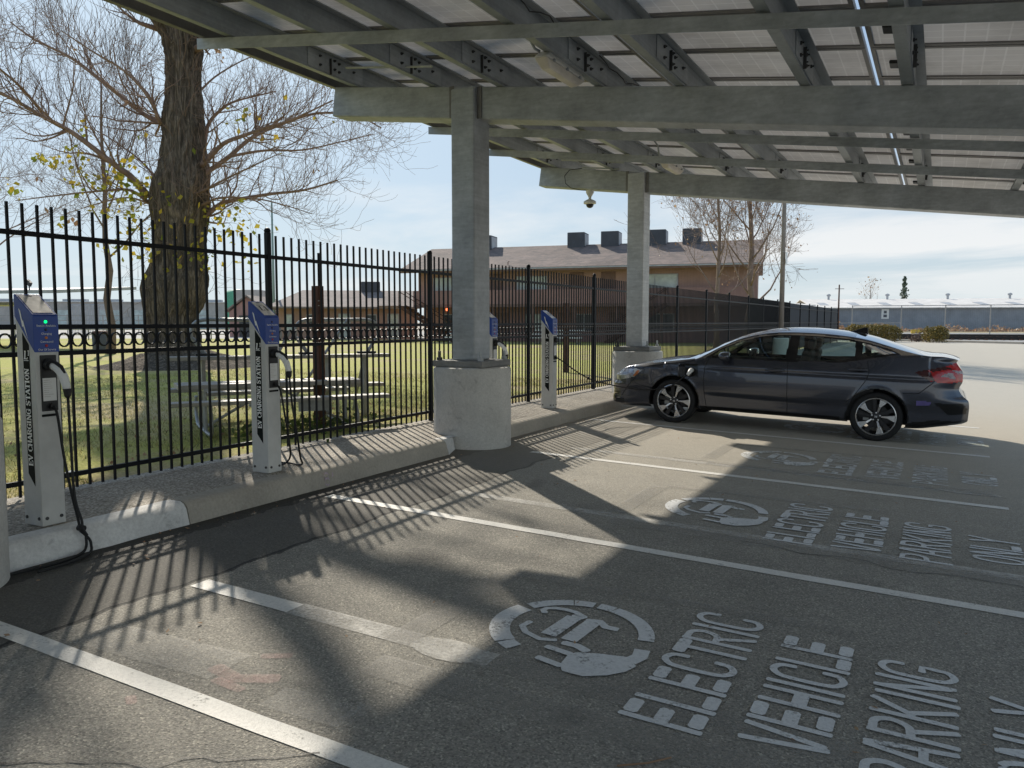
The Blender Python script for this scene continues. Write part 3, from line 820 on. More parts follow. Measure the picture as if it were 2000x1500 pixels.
# ------------------------------------------------------------------ solar canopy
canopy = thing('solar_canopy', 'galvanized steel parking canopy roofed with solar panels', 'canopy', (-4.9, 8.1, 0.15))
def zb(x, off=0.0): return ZB0 + SB * x + off
TILT = math.atan(SB)
XR = 3.6
for y in COLY:
    m = MB(); m.lathe([(0.462, -0.3), (0.462, 1.045), (0.452, 1.066), (0.435, 1.075), (0.0, 1.078)], (-4.9, y, 0), 64, cap=False)
    base = m.build('concrete_pier', MAT['pier'], canopy, smooth='auto', angle=30)
    m = MB(); m.bbox(-5.24, -4.56, y - .34, y + .34, 1.0785, 1.155)
    pl = m.build('base_plate', MAT['platedark'], base, bevel=0.012)
    for sx in (-.28, .28):
        for sy in (-.28, .28):
            m = MB(); m.lathe([(0.034, 1.155), (0.034, 1.188), (0.018, 1.188), (0.018, 1.26), (0, 1.262)], (-4.9 + sx, y + sy, 0), 10); m.build('anchor_bolt', MAT['bolt'] if sx < 0 else MAT['galv'], base)
    m = MB(); m.bbox(-5.055, -4.745, y - .20, y + .16, 1.155, zb(-4.9) - 0.03)
    m.build('column', MAT['galvlight'] if y > 10 else MAT['galv'], canopy, bevel=0.018)
    # beam
    m = MB(); hb = 0.36
    M = Matrix.Rotation(-TILT, 4, 'Y')
    xc = (-6.86 + XR) / 2; L = (XR + 6.86) / math.cos(TILT)
    m.box((xc, y + 0.03, zb(xc) - hb / 2 / math.cos(TILT)), (L, 0.30, hb), M=M)
    m.build('beam', MAT['galv'], canopy, bevel=0.014)
    # weld collars where the column meets the beam
    for sx in (-5.085, -4.715):
        m = MB(); m.bbox(sx - .03, sx + .03, y - .135, y - .122, zb(sx) - 0.36, zb(sx) - 0.004)
        m.build('weld_seam', MAT['frame'], canopy)
Y0C, Y1C = -4.27, 15.73
PH = 0.245
for x in (-6.49, -5.33, -4.42, -3.23, -2.36, -1.16, -0.30, 0.92, 1.77, 2.98):
    z = zb(x) + 0.004
    m = MB()
    ct = lambda dx: SB * dx
    m.add([(x, Y0C, z), (x + .012, Y0C, z), (x + .012, Y0C, z + PH), (x, Y0C, z + PH), (x, Y1C, z), (x + .012, Y1C, z), (x + .012, Y1C, z + PH), (x, Y1C, z + PH)],
          [(3, 2, 1, 0), (4, 5, 6, 7), (0, 1, 5, 4), (1, 2, 6, 5), (2, 3, 7, 6), (3, 0, 4, 7)])
    fl = 0.085
    for x0, x1, zz in ((x - fl, x, z), (x + .012, x + .012 + fl, z + PH - 0.012)):
        d0, d1 = ct(x0 - x), ct(x1 - x)
        m.add([(x0, Y0C, zz + d0), (x1, Y0C, zz + d1), (x1, Y0C, zz + d1 + .012), (x0, Y0C, zz + d0 + .012), (x0, Y1C, zz + d0), (x1, Y1C, zz + d1), (x1, Y1C, zz + d1 + .012), (x0, Y1C, zz + d0 + .012)],
              [(3, 2, 1, 0), (4, 5, 6, 7), (0, 1, 5, 4), (1, 2, 6, 5), (2, 3, 7, 6), (3, 0, 4, 7)])
    m.add([(x - fl, Y0C, z + ct(-fl)), (x - fl + .012, Y0C, z + ct(-fl)), (x - fl + .012, Y0C, z + .03), (x - fl, Y0C, z + .03), (x - fl, Y1C, z + ct(-fl)), (x - fl + .012, Y1C, z + ct(-fl)), (x - fl + .012, Y1C, z + .03), (x - fl, Y1C, z + .03)],
          [(3, 2, 1, 0), (4, 5, 6, 7), (0, 1, 5, 4), (1, 2, 6, 5), (2, 3, 7, 6), (3, 0, 4, 7)])
    pu = m.build('purlin', MAT['galv2'], canopy)
    for y in COLY[1:] if x > -7 else ():
        m = MB(); m.bbox(x + .0125, x + .021, y - 1.0, y - .02, z + .02, z + PH - .02); m.build('splice_plate', MAT['galv'], pu)
        for by, bz in ((-0.80, .17), (-0.80, .07), (-.55, .18), (-.47, .165), (-.55, .08), (-.47, .07), (-.2, .14)):
            m = MB(); m.lathe([(0.016, x + .021), (0.016, x + .036), (0.008, x + .036), (0.008, x + .052)], (0, y + by, z + bz), 8, 'X')
            m.build('splice_bolt', MAT['bolt'], pu)
        m = MB(); m.bbox(x + .021, x + .05, y - .632, y - .624, z, z + PH - .06); m.build('clip', MAT['bolt'], pu)
# eave channel along the low shadow side
m = MB(); x = -6.90; z = zb(x)
m.bbox(x - .012, x, Y0C, Y1C, z - .01, z + .27); m.bbox(x, x + .05, Y0C, Y1C, z - .01, z + .002); m.bbox(x, x + .05, Y0C, Y1C, z + .258, z + .27)
m.build('eave_channel', MAT['frame'], canopy)
# cross braces (angles) at the third points
for y in (-1.7, 0.3, 4.08, 5.98, 10.26, 12.05):
    m = MB(); xa, xb = -6.97, XR
    for (dy0, dy1, h0, h1) in ((0, .012, -.11, 0.0), (0.012, .10, -.012, 0.0)):
        vs = []
        for xx in (xa, xb):
            zz = zb(xx) + 0.0 - 0.014
            vs += [(xx, y + dy0, zz + h0), (xx, y + dy1, zz + h0), (xx, y + dy1, zz + h1), (xx, y + dy0, zz + h1)]
        m.add(vs, [(3, 2, 1, 0), (4, 5, 6, 7), (0, 1, 5, 4), (1, 2, 6, 5), (2, 3, 7, 6), (3, 0, 4, 7)])
    m.build('cross_brace', MAT['galv'], canopy)
for y in (7.38, 9.2, 13.3):
    xa = -6.15; m = MB(); m.tube([(xa, y, zb(xa) + .06), (xa + 1.2, y, zb(xa + 1.2) + .06)], 0.012, 6); m.build('tie_rod', MAT['galv'], canopy)
# solar modules
edges = [-6.905, -4.82, -2.735, -0.645, 1.44, 3.53]
def panel_mesh(w, l):
    m = MB()
    hw, hl = w / 2, l / 2
    m.add([(-hw, -hl, 0.012), (hw, -hl, 0.012), (hw, hl, 0.012), (-hw, hl, 0.012)], [(0, 1, 2, 3)])
    return m
W_ = (edges[1] - edges[0]) / math.cos(TILT) - 0.035; L_ = 1.0 - 0.018
first = None
for i in range(len(edges) - 1):
    for j in range(20):
        xc = (edges[i] + edges[i + 1]) / 2; yc = Y0C + 0.5 + j
        zc = zb(xc) + 0.004 + PH
        if first is None:
            pan = bpy.data.objects.new('solar_panel', None); COL.objects.link(pan); pan.parent = canopy
            m = MB(); m.add([(-W_ / 2 + .01, -L_ / 2 + .01, .018), (W_ / 2 - .01, -L_ / 2 + .01, .018), (W_ / 2 - .01, L_ / 2 - .01, .018), (-W_ / 2 + .01, L_ / 2 - .01, .018)], [(0, 1, 2, 3)]); m.build('backsheet', MAT['panel'], pan, local=True)
            m = MB(); m.add([(-W_ / 2 + .01, -L_ / 2 + .01, .036), (W_ / 2 - .01, -L_ / 2 + .01, .036), (W_ / 2 - .01, L_ / 2 - .01, .036), (-W_ / 2 + .01, L_ / 2 - .01, .036)], [(0, 1, 2, 3)]); m.build('cell_face', MAT['cell'], pan, local=True)
            m = MB()
            for s in (-1, 1):
                m.bbox(s * (W_ / 2 - .036), s * W_ / 2, -L_ / 2, L_ / 2, 0.001, 0.015); m.bbox(-W_ / 2 + .036, W_ / 2 - .036, s * (L_ / 2 - .05), s * L_ / 2, 0.001, 0.0145)
            for s in (-1, 1):
                m.bbox(s * (W_ / 2 - .009), s * W_ / 2, -L_ / 2, L_ / 2, 0.0155, 0.041); m.bbox(-W_ / 2 + .009, W_ / 2 - .009, s * (L_ / 2 - .009), s * L_ / 2, 0.0155, 0.041)
            m.build('panel_frame', MAT['frame'], pan, local=True)
            m = MB(); m.bbox(-W_ / 2 + .13, -W_ / 2 + .25, -.09, .09, -.016, .0158); m.build('junction_box', MAT['blackbox'], pan, local=True, bevel=0.01)
            first = pan
        else:
            pan = copy_tree(first, canopy)
        pan.location = (xc + 4.9, yc - 8.1, zc - 0.15); pan.rotation_euler = (0, -TILT, 0)
# conduit feeding the camera
m = MB()
pts = [(-5.55, 13.80, 4.40), (-5.9, 13.80, 4.44), (-6.1, 13.81, 4.44)]
m.tube([(-5.22, 13.78, 4.36), (-5.6, 13.78, 4.41), (-5.95, 13.78, 4.45)], 0.013, 6)
m.build('conduit', MAT['galv'], canopy)
m = MB(); m.tube([(-5.95, 13.79, 4.44), (-6.2, 13.78, 4.43), (-6.30, 13.78, 4.33), (-6.28, 13.78, 4.19), (-6.18, 13.79, 4.10), (-6.02, 13.9, 4.065), (-5.93, 13.95, 4.06)], 0.007, 6); m.build('camera_cable', MAT['black'], canopy)
for k in range(3):
    m = MB()
    y = 5.3 + k * 2.3
    m.tube([(-3.10 + .02 * math.sin(i * 2.1), y + i * .16, zb(-3.1) + .20 - .06 * math.sin(math.pi * i / 8) - .02 * math.sin(i * 1.7)) for i in range(9)], 0.006, 5)
    m.build('panel_wiring', MAT['black'], canopy)

# luminaires slung under the purlins
def luminaire(x, y, label):
    z = zb(x) + 0.03
    t = thing('canopy_light', label, 'light fixture', (x, y, z), 'vapour-tight lights under the canopy')
    m = MB(); m.box((x, y, z - .05), (0.15, 0.92, 0.075), taper=0.8); m.build('housing', MAT['cambody'], t, bevel=0.02)
    m = MB(); m.box((x, y, z - .125), (0.145, 0.90, 0.075), M=Matrix.Rotation(math.pi, 4, 'X'), taper=0.72); m.build('diffuser', MAT['lens'], t, bevel=0.02)
    for s in (-.3, 0, .3):
        m = MB(); m.bbox(x - .083, x + .083, y + s - .014, y + s + .014, z - .10, z - .075); m.build('latch', MAT['galv'], t)
    m = MB(); m.tube([(x - .03, y - .40, z - .02), (x - .05, y - .46, z - .01), (x - .055, y - .52, z + .03), (x - .06, y - .56, z + .14), (x - .06, y - .8, z + .2)], 0.013, 8); m.build('conduit', MAT['galv'], t, smooth=True)
luminaire(-3.33, 7.18, 'white strip light under the canopy in front of the near beam')
luminaire(-3.92, 12.75, 'white strip light under the canopy before the far beam')
# dome camera under the far beam
x, y = -5.87, 13.98
zc = zb(x) - 0.365
cam_t = thing('security_camera', 'white dome security camera hanging from the far beam', 'security camera', (x, y, zc))
m = MB(); m.lathe([(0.075, 0.0), (0.075, -.05), (0.05, -.09), (0.028, -.13), (0.026, -.165), (0.05, -.175)], (x, y, zc), 20); m.build('mount', MAT['cambody'], cam_t, smooth='auto')
m = MB(); m.lathe([(0.05, -.175), (0.10, -.20), (0.118, -.215), (0.118, -.25), (0.085, -.262)], (x, y, zc), 24); m.build('housing', MAT['cambody'], cam_t, smooth='auto')
m = MB(); m.lathe([(0.072, -.255), (0.07, -.285), (0.052, -.315), (0.026, -.33), (0.0, -.333)], (x, y, zc), 24); m.build('dome', MAT['dome'], cam_t, smooth=True)

# ------------------------------------------------------------------ charging stations
TH = 0.20  # thick
def ser(c):
    """serif capitals as bars in a 0.8 x 1 box: (x0,y0,x1,y1,width)"""
    k, t = 0.235, 0.125
    S = lambda x, y, w=0.30: (x - w / 2, y, x + w / 2, y, t)
    D = {
     'E': [(.2, 0, .2, 1, k), (.05, .96, .72, .96, t), (.05, .04, .74, .04, t), (.2, .5, .55, .5, t), (.72, 1, .72, .75, t), (.74, 0, .74, .27, t), (.55, .62, .55, .38, t)],
     'V': [(.14, 1, .42, .02, k), (.70, 1, .42, .02, t), S(.14, .96, .34), S(.70, .96, .28)],
     'C': [(.16, .25, .16, .75, k), (.16, .75, .34, .96, .12), (.34, .96, .58, .96, t), (.58, .96, .70, .78, t), (.72, 1, .72, .68, t), (.16, .25, .34, .04, .12), (.34, .04, .56, .04, t), (.56, .04, .72, .22, t)],
     'H': [(.18, 0, .18, 1, k), (.66, 0, .66, 1, k), (.18, .5, .66, .5, t), S(.18, .96), S(.18, .04), S(.66, .96), S(.66, .04)],
     'A': [(.40, .98, .13, .04, t), (.40, .98, .68, .04, k), (.22, .34, .58, .34, t), S(.13, .04, .28), S(.68, .04, .30)],
     'R': [(.18, 0, .18, 1, k), (.05, .96, .5, .96, t), (.5, .96, .62, .86, .12), (.62, .86, .62, .64, k), (.62, .64, .5, .52, .12), (.18, .52, .5, .52, t), (.46, .5, .68, .04, k), S(.18, .04), S(.7, .04, .2)],
     'G': [(.16, .25, .16, .75, k), (.16, .75, .34, .96, .12), (.34, .96, .58, .96, t), (.58, .96, .70, .78, t), (.72, 1, .72, .70, t), (.16, .25, .34, .04, .12), (.34, .04, .56, .04, t), (.66, .04, .66, .44, k), S(.64, .46, .34)],
     'I': [(.4, 0, .4, 1, k), S(.4, .96, .36), S(.4, .04, .36)],
     'N': [(.15, 0, .15, 1, t), (.15, 1, .66, 0, k), (.66, 0, .66, 1, t), S(.13, .96, .26), S(.15, .04, .28), S(.66, .96, .28)],
     'S': [(.64, .78, .64, 1, t), (.62, .84, .46, .96, t), (.46, .96, .28, .96, t), (.28, .96, .16, .82, .13), (.16, .82, .2, .64, k), (.2, .64, .58, .42, k), (.58, .42, .64, .22, k), (.64, .22, .50, .04, .13), (.5, .04, .3, .04, t), (.3, .04, .14, .2, t), (.13, 0, .13, .28, t)],
     'T': [(.4, 0, .4, 1, k), (.08, .96, .72, .96, t), (.08, 1, .08, .74, t), (.72, 1, .72, .74, t), S(.4, .04, .36)],
     'O': [(.15, .28, .15, .72, k), (.65, .28, .65, .72, k), (.15, .72, .3, .95, .13), (.3, .96, .5, .96, t), (.5, .95, .65, .72, .13), (.15, .28, .3, .05, .13), (.3, .04, .5, .04, t), (.5, .05, .65, .28, .13)],
     'L': [(.22, 0, .36, 1, k), (.06, .04, .78, .04, .1), (.72, 0, .80, .24, t), S(.34, .96, .34)],
     '1': [(.4, 0, .46, 1, k), (.2, .8, .42, .98, t), S(.4, .04, .4)],
    }
    return D.get(c, [])
def serif_text(m, txt, f, size, adv=0.82, space=0.55, start=0.0):
    """f(u, v, d) -> point; u along the line, v up, d out of the face"""
    u = start; k = 0
    for c in txt:
        if c == ' ': u += space * size; continue
        a = adv * (0.62 if c in 'I1' else 1.0)
        ox = -0.15 if c == 'I' else 0.0
        for x0, y0, x1, y1, w in ser(c):
            k += 1
            d = Vector((x1 - x0, y1 - y0)); 
            if d.length < 1e-6: continue
            d.normalize(); nrm = Vector((-d.y, d.x)) * w / 2
            ps = [(x0 + nrm.x, y0 + nrm.y), (x0 - nrm.x, y0 - nrm.y), (x1 - nrm.x, y1 - nrm.y), (x1 + nrm.x, y1 + nrm.y)]
            m.add([f(u + (px + ox) * size, py * size, 0.0006 + 0.00012 * (k % 9)) for px, py in ps], [(0, 1, 2, 3)])
        u += a * size
    return u
def sans_text(txt, size):
    """built-in letters as mesh: list of verts (u, v) and faces, centred"""
    cu = bpy.data.curves.new('t', 'FONT'); cu.body = txt; cu.size = size; cu.align_x = 'CENTER'; cu.resolution_u = 2
    ob = bpy.data.objects.new('t', cu); COL.objects.link(ob)
    dg = bpy.context.evaluated_depsgraph_get(); me = ob.evaluated_get(dg).to_mesh()
    V = [tuple(v.co) for v in me.vertices]; F = [tuple(p.vertices) for p in me.polygons]
    bpy.data.objects.remove(ob); bpy.data.curves.remove(cu)
    return V, F

DX, DY = 0.095, 0.077        # half depth (x) and half width (y)
ZF, ZBk = 1.335, 1.475       # front and back top heights above its foot
def charger(loc, label, cable):
    t = thing('charging_station', label, 'charging station', loc, 'level one charging posts on the walk')
    kw = dict(parent=t, local=True)
    # grey body (tapers a hair) with slanted shoulder hidden under the blue cap
    m = MB(); prof = [(-DX, 0), (DX, 0), (DX, 1.11), (-DX, 1.335)]
    m.prism(prof, lambda p: (p[0], -DY, p[1]), lambda p: (p[0], DY, p[1]))
    body = m.build('body', MAT['charger'], bevel=0.006, **kw)
    for x, y in ((DX - .03, -DY), (-DX + .03, -DY)):
        m = MB(); m.lathe([(0.011, y - .006), (0.011, y)], (x, 0, .05), 8, 'Y'); m.build('foot_bolt', MAT['bolt'], body, local=True)
    for y in (-DY + .03, DY - .03):
        m = MB(); m.lathe([(0.011, DX), (0.011, DX + .006)], (0, y, .05), 8, 'X'); m.build('foot_bolt', MAT['bolt'], body, local=True)
    # blue cap
    c = 0.004; m = MB(); prof = [(-DX - c, 1.335), (DX + c, 1.108), (DX + c, ZF), (DX - .006, ZF + .012), (-DX + .006, ZBk + .002), (-DX - c, ZBk - .006)]
    m.prism(prof, lambda p: (p[0], -DY - c, p[1]), lambda p: (p[0], DY + c, p[1]))
    cap = m.build('blue_cap', MAT['blue'], bevel=0.004, **kw)
    # label on the sloping top
    sl = Vector((2 * DX - .012, 0, ZF + .012 - ZBk - .002)); sl_n = Vector((-sl.z, 0, sl.x)).normalized(); o0 = Vector((-DX + .006, 0, ZBk + .002))
    tp = lambda a, y, d=0.0: tuple(o0 + sl * a + Vector((0, y, 0)) + sl_n * d)
    m = MB(); m.add([tp(.07, -DY + .012, .0012), tp(.93, -DY + .012, .0012), tp(.93, DY - .012, .0012), tp(.07, DY - .012, .0012)], [(0, 1, 2, 3)]); pn = m.build('top_label', MAT['screenpanel'], cap, local=True)
    m = MB(); m.add([tp(.09, -.02, .002), tp(.09, .02, .002), tp(.12, .02, .002), tp(.12, -.02, .002)], [(0, 1, 2, 3)])
    if cable != 'curb':
        L = sl.length
        serif_text(m, 'L1', lambda u, v, d: tp((0.62 * L - v) / L, u, .0016 + d), 0.06, start=-0.045)
        m.add([tp(.27, -.05, .0018), tp(.27, .05, .0018), tp(.285, .05, .0018), tp(.285, -.05, .0018)], [(0, 1, 2, 3)])
    m.build('top_print', MAT['decal'], pn, local=True)
    # lightning flash on the side of the cap
    m = MB(); fy = -DY - c - .0012
    fl = [(-.048, 1.385), (-.030, 1.372), (-.012, 1.306), (-.004, 1.310), (.040, 1.190), (-.004, 1.272), (-.014, 1.268)]
    m.add([(x, fy, z) for x, z in fl], [tuple(range(len(fl)))]); m.build('flash', MAT['ink'], cap, local=True)
    # lamps and captions on the front of the cap
    fx = DX + c
    for k, (z, mt, txt) in enumerate(((1.300, MAT['gled'] if cable == 'curb' else MAT['dled'], 'Station Available'), (1.250, MAT['dled'], 'Charging'), (1.200, MAT['oled'], 'Connected'), (1.150, MAT['rled'], 'Out Of Service'))):
        m = MB(); m.lathe([(0.009, fx), (0.009, fx + .003), (0.005, fx + .006)], (0, -.003, z), 10, 'X'); m.build('status_lamp', mt, cap, local=True)
        V, F = sans_text(txt, 0.0185); m = MB(); m.add([(fx + .0012, v[0], z - .031 + v[1]) for v in V], F); m.build('caption', MAT['ink'], cap, local=True)
    # black side decal with lettering
    m = MB(); sy = -DY - .0012; dec = [(-.028, 1.235), (.040, 1.155), (.040, .255), (-.028, .335)]
    m.add([(x, sy, z) for x, z in dec], [(3, 2, 1, 0)]); dc = m.build('side_decal', MAT['decal'], body, local=True)
    m = MB(); f = lambda u, v, d: (.028 - v * 1.0, sy - d, u)
    serif_text(m, 'EV CHARGING STATION', f, 0.047, adv=0.76, space=0.42, start=0.385)
    g = lambda u, v, d: (-.022 + u, sy - d, 1.065 + v)
    serif_text(m, 'L', g, 0.052, start=0.0); serif_text(m, '1', lambda u, v, d: (.017 + u, sy - d, 1.088 + v), 0.034, start=0.0)
    m.add([(-.022, sy - .001, 1.055), (.030, sy - .001, 1.055), (.030, sy - .001, 1.059), (-.022, sy - .001, 1.059)], [(0, 1, 2, 3)])
    m.build('side_lettering', MAT['ink'], dc, local=True)
    # charge unit let into the front
    m = MB(); m.bbox(DX - .02, DX + .007, -.048, .056, .735, 1.09); un = m.build('charge_unit', MAT['blackbox'], bevel=0.004, **kw)
    m = MB(); m.bbox(DX + .0072, DX + .0085, -.040, .046, .800, .945); m.build('rating_label', MAT['white'], un, local=True)
    m = MB()
    rr = random.Random(3)
    for k in range(9):
        zz = .93 - k * .013; m.bbox(DX + .0087, DX + .0093, -.034, -.034 + rr.uniform(.03, .07), zz, zz + .004)
    m.build('label_print', MAT['screenpanel'], un, local=True)
    m = MB(); m.lathe([(0.038, DX + .007), (0.040, DX + .03), (0.034, DX + .045)], (0, .0, 1.03), 16, 'X'); m.build('holster', MAT['black'], un, local=True)
    m = MB(); m.lathe([(0.02, DX + .007), (0.02, DX + .03)], (0, .012, .765), 12, 'X'); m.build('cable_gland', MAT['black'], un, local=True)
    m = MB(); m.bbox(DX + .0005, DX + .003, -.05, .056, .70, .716); m.build('name_strip', MAT['decal'], body, local=True)
    if cable != 'car':
        # connector: white grip that leaves the holster and bends down, black muzzle and tail
        pts = [(DX + .03, .0, 1.025), (DX + .075, .004, 1.018), (DX + .115, .008, .995), (DX + .145, .011, .955), (DX + .163, .013, .905), (DX + .17, .014, .875)]
        m = MB(); m.tube(pts, [.021, .026, .028, .027, .025, .022], 14); gr = m.build('connector', MAT['white'], t, local=True, smooth=True)
        m = MB(); m.tube([(p[0] + .012, p[1], p[2] + .022) for p in pts[:4]], [.008, .014, .014, .008], 10); m.build('thumb_latch', MAT['black'], gr, local=True, smooth=True)
        m = MB(); m.tube([(DX + .169, .014, .882), (DX + .172, .0145, .84), (DX + .173, .015, .825)], [.025, .02, .012], 10); m.build('strain_relief', MAT['black'], gr, local=True)
        m = MB(); m.lathe([(.024, DX + .03), (.03, DX + .055)], (0, 0, 1.025), 12, 'X'); m.build('muzzle', MAT['black'], gr, local=True)
    if cable == 'curb':
        a = [(DX + .173, .015, .83), (DX + .175, .02, .5), (DX + .19, .02, .2), (DX + .235, .03, .05), (DX + .24, .03, .0), (DX + .255, .05, -.05)]
        b = [(DX + .03, .012, .765), (DX + .06, .014, .70), (DX + .10, .018, .45), (DX + .165, .02, .2), (DX + .20, .03, .05), (DX + .215, .03, -.02)]
        m = MB(); m.tube(smooth_path(a), .0085, 8); m.tube(smooth_path(b), .0085, 8)
        m.tube([(DX + .205, .03, .0), (DX + .245, .035, -.005)], .022, 8)
        g0 = gz(loc[0] + .38) - loc[2] + .012
        m.tube(smooth_path([(DX + .25, .045, -.05), (DX + .262, .035, g0 + .03), (DX + .30, -.03, g0 + .006), (DX + .34, -.18, g0), (DX + .33, -.34, g0), (DX + .30, -.5, g0)]), .0085, 8)
        m.tube(smooth_path([(DX + .215, .03, -.02), (DX + .262, .055, -.07), (DX + .275, .06, g0 + .04), (DX + .31, .03, g0 + .004), (DX + .37, -.09, g0), (DX + .40, -.22, g0), (DX + .41, -.36, g0)]), .0085, 8)
        m.build('cable', MAT['black'], t, local=True, smooth=True)
    elif cable == 'post':
        a = [(DX + .173, .015, .83), (DX + .172, .04, .6), (DX + .16, .10, .35), (DX + .10, .20, .12), (DX + .02, .30, .02), (-DX, .34, .012), (-.25, .28, .012)]
        b = [(DX + .03, .012, .765), (DX + .065, .02, .70), (DX + .075, .05, .5), (DX + .045, .12, .3), (DX - .02, .2, .1), (-.06, .22, .012), (-.2, .2, .012), (-.27, .28, .012)]
        m = MB(); m.tube(smooth_path(a), .0085, 8); m.tube(smooth_path(b), .0085, 8)
        m.build('cable', MAT['black'], t, local=True, smooth=True)
    return t
def smooth_path(pts, k=6):
    P = [Vector(p) for p in pts]; P = [P[0] * 2 - P[1]] + P + [P[-1] * 2 - P[-2]]; out = []
    for i in range(1, len(P) - 2):
        for j in range(k):
            t = j / k; a, b, c, d = P[i - 1:i + 3]
            out.append(0.5 * ((2 * b) + (c - a) * t + (2 * a - 5 * b + 4 * c - d) * t * t + (3 * b - a - 3 * c + d) * t ** 3))
    out.append(P[-2]); return out
charger((-5.065, 3.025, ZW + .002), 'nearest grey charging post, its green lamp lit and cable hanging over the whitewashed kerb', 'curb')
charger((-5.13, 5.02, ZW + .002), 'grey charging post with blue cap standing in front of the aluminium bench table', 'post')
charger((-5.16, 8.93, ZW + .002), 'grey charging post with blue cap half hidden behind the near canopy column', 'post')
ch3 = charger((-5.19, 10.82, ZW + .002), 'grey charging post with blue cap whose cable runs to the parked car', 'car')

# ------------------------------------------------------------------ the parked car
def m_carpaint():
    m, nt, b, out = newmat('dark_metallic_paint')
    P = coords(nt, obj=True)
    fl = noise_t(nt, P, 900, 2, 0.5)
    nt.links.new(ramp(nt, fl, [(0.3, (0.042, 0.047, 0.064)), (0.7, (0.072, 0.079, 0.104))]), b.inputs['Base Color'])
    b.inputs['Metallic'].default_value = 0.7; b.inputs['Roughness'].default_value = 0.27
    b.inputs['Coat Weight'].default_value = 1.0; b.inputs['Coat Roughness'].default_value = 0.03
    return m
MAT['paint'] = m_carpaint()
MAT['gloss'] = plain('gloss_black', (0.008, 0.008, 0.009), 0.12, 0, 0.1)
MAT['chrome'] = plain('satin_chrome', (0.50, 0.46, 0.42), 0.22, 1.0, 0.05)
MAT['carglass'] = m_glass('tinted_glass', (0.66, 0.74, 0.70))
MAT['windscreen'] = m_glass('windscreen_glass', (0.6, 0.68, 0.66))
MAT['tyre'] = plain('tyre_rubber', (0.012, 0.012, 0.013), 0.75, 0, 0.2, 14, 0.2, 40)
MAT['alloy'] = plain('machined_alloy', (0.66, 0.66, 0.67), 0.28, 0.9, 0.1, 5)
MAT['alloydark'] = plain('dark_alloy', (0.035, 0.035, 0.038), 0.35, 0.4, 0.2)
MAT['redlens'] = plain('red_tail_lens', (0.46, 0.012, 0.018), 0.12, 0, 0.4, 16, coat=0.6)
MAT['darklens'] = plain('smoked_red_lens', (0.055, 0.008, 0.010), 0.12, 0, 0.3, 16, coat=0.6)
MAT['clearlens'] = plain('clear_lens', (0.42, 0.43, 0.46), 0.12, 0.5, 0.6, 16, coat=0.6)
MAT['taillens'] = plain('pale_reverse_lens', (0.40, 0.34, 0.36), 0.2, 0.0, 0.5, 25)
MAT['amber'] = plain('amber_marker', (0.45, 0.14, 0.05), 0.15, 0, 0.2, 20)
MAT['cabin'] = plain('cabin_trim', (0.035, 0.035, 0.037), 0.7, 0, 0.2)
MAT['purple'] = plain('purple_sticker', (0.13, 0.10, 0.30), 0.4, 0, 0.15, 18)

ANG = math.atan(SL)
car = thing('parked_car', 'dark grey hatchback sedan plugged in and parked nose to the kerb', 'car', (-3.47, 12.41, 0.104))
car.rotation_euler = (0, ANG, 0)
def pch(x, xp, yp):
    """monotone cubic interpolation"""
    xp = np.asarray(xp, float); yp = np.asarray(yp, float); h = np.diff(xp); d = np.diff(yp) / h
    mm = np.zeros_like(xp); mm[0] = d[0]; mm[-1] = d[-1]
    for i in range(1, len(xp) - 1):
        mm[i] = 0 if d[i - 1] * d[i] <= 0 else 2 * d[i - 1] * d[i] / (d[i - 1] + d[i])
    x = np.clip(x, xp[0], xp[-1]); i = np.clip(np.searchsorted(xp, x) - 1, 0, len(h) - 1)
    t = (x - xp[i]) / h[i]
    return (2 * t ** 3 - 3 * t ** 2 + 1) * yp[i] + (t ** 3 - 2 * t ** 2 + t) * h[i] * mm[i] + (-2 * t ** 3 + 3 * t ** 2) * yp[i + 1] + (t ** 3 - t ** 2) * h[i] * mm[i + 1]
# centre-line height, waist, half widths (s from the front axle, metres)
ZTOP = np.array([(-1.06, .66), (-1.0, .705), (-.849, .805), (-.576, .885), (-.26, .943), (-.028, .974), (.10, .990), (.346, 1.101), (.635, 1.245), (.918, 1.356), (1.197, 1.425), (1.376, 1.452), (1.608, 1.468), (1.80, 1.470), (2.0, 1.462), (2.26, 1.438), (2.389, 1.420), (2.605, 1.378), (2.893, 1.292), (3.139, 1.218), (3.33, 1.170), (3.494, 1.168), (3.68, 1.145), (3.78, 1.115)])
ZSH = np.array([(-1.06, .645), (-1.0, .685), (-.849, .765), (-.576, .835), (-.26, .885), (0, .925), (.30, .965), (.5, .985), (1.0, .990), (1.6, .995), (2.2, 1.015), (2.6, 1.065), (3.0, 1.135), (3.3, 1.150), (3.5, 1.150), (3.68, 1.130), (3.78, 1.10)])
ZCA = np.array([(.30, .97), (.42, 1.03), (.634, 1.155), (.907, 1.285), (1.175, 1.357), (1.44, 1.392), (1.7, 1.398), (1.95, 1.394), (2.322, 1.368), (2.566, 1.330), (2.806, 1.268), (3.0, 1.215), (3.2, 1.172), (3.35, 1.156)])
WID = np.array([(-1.06, .60), (-1.0, .70), (-.85, .815), (-.6, .885), (-.35, .918), (0, .930), (.6, .934), (1.6, .938), (2.4, .938), (2.9, .932), (3.3, .905), (3.55, .86), (3.7, .79), (3.78, .70)])
ZBO = np.array([(-1.06, .20), (-.9, .185), (-.42, .205), (.37, .225), (1.2, .225), (2.38, .225), (3.15, .20), (3.5, .24), (3.78, .285)])
YCA = np.array([(.30, .86), (.42, .83), (.634, .775), (.907, .715), (1.175, .665), (1.5, .630), (2.0, .620), (2.4, .640), (2.8, .700), (3.1, .775), (3.35, .86)])
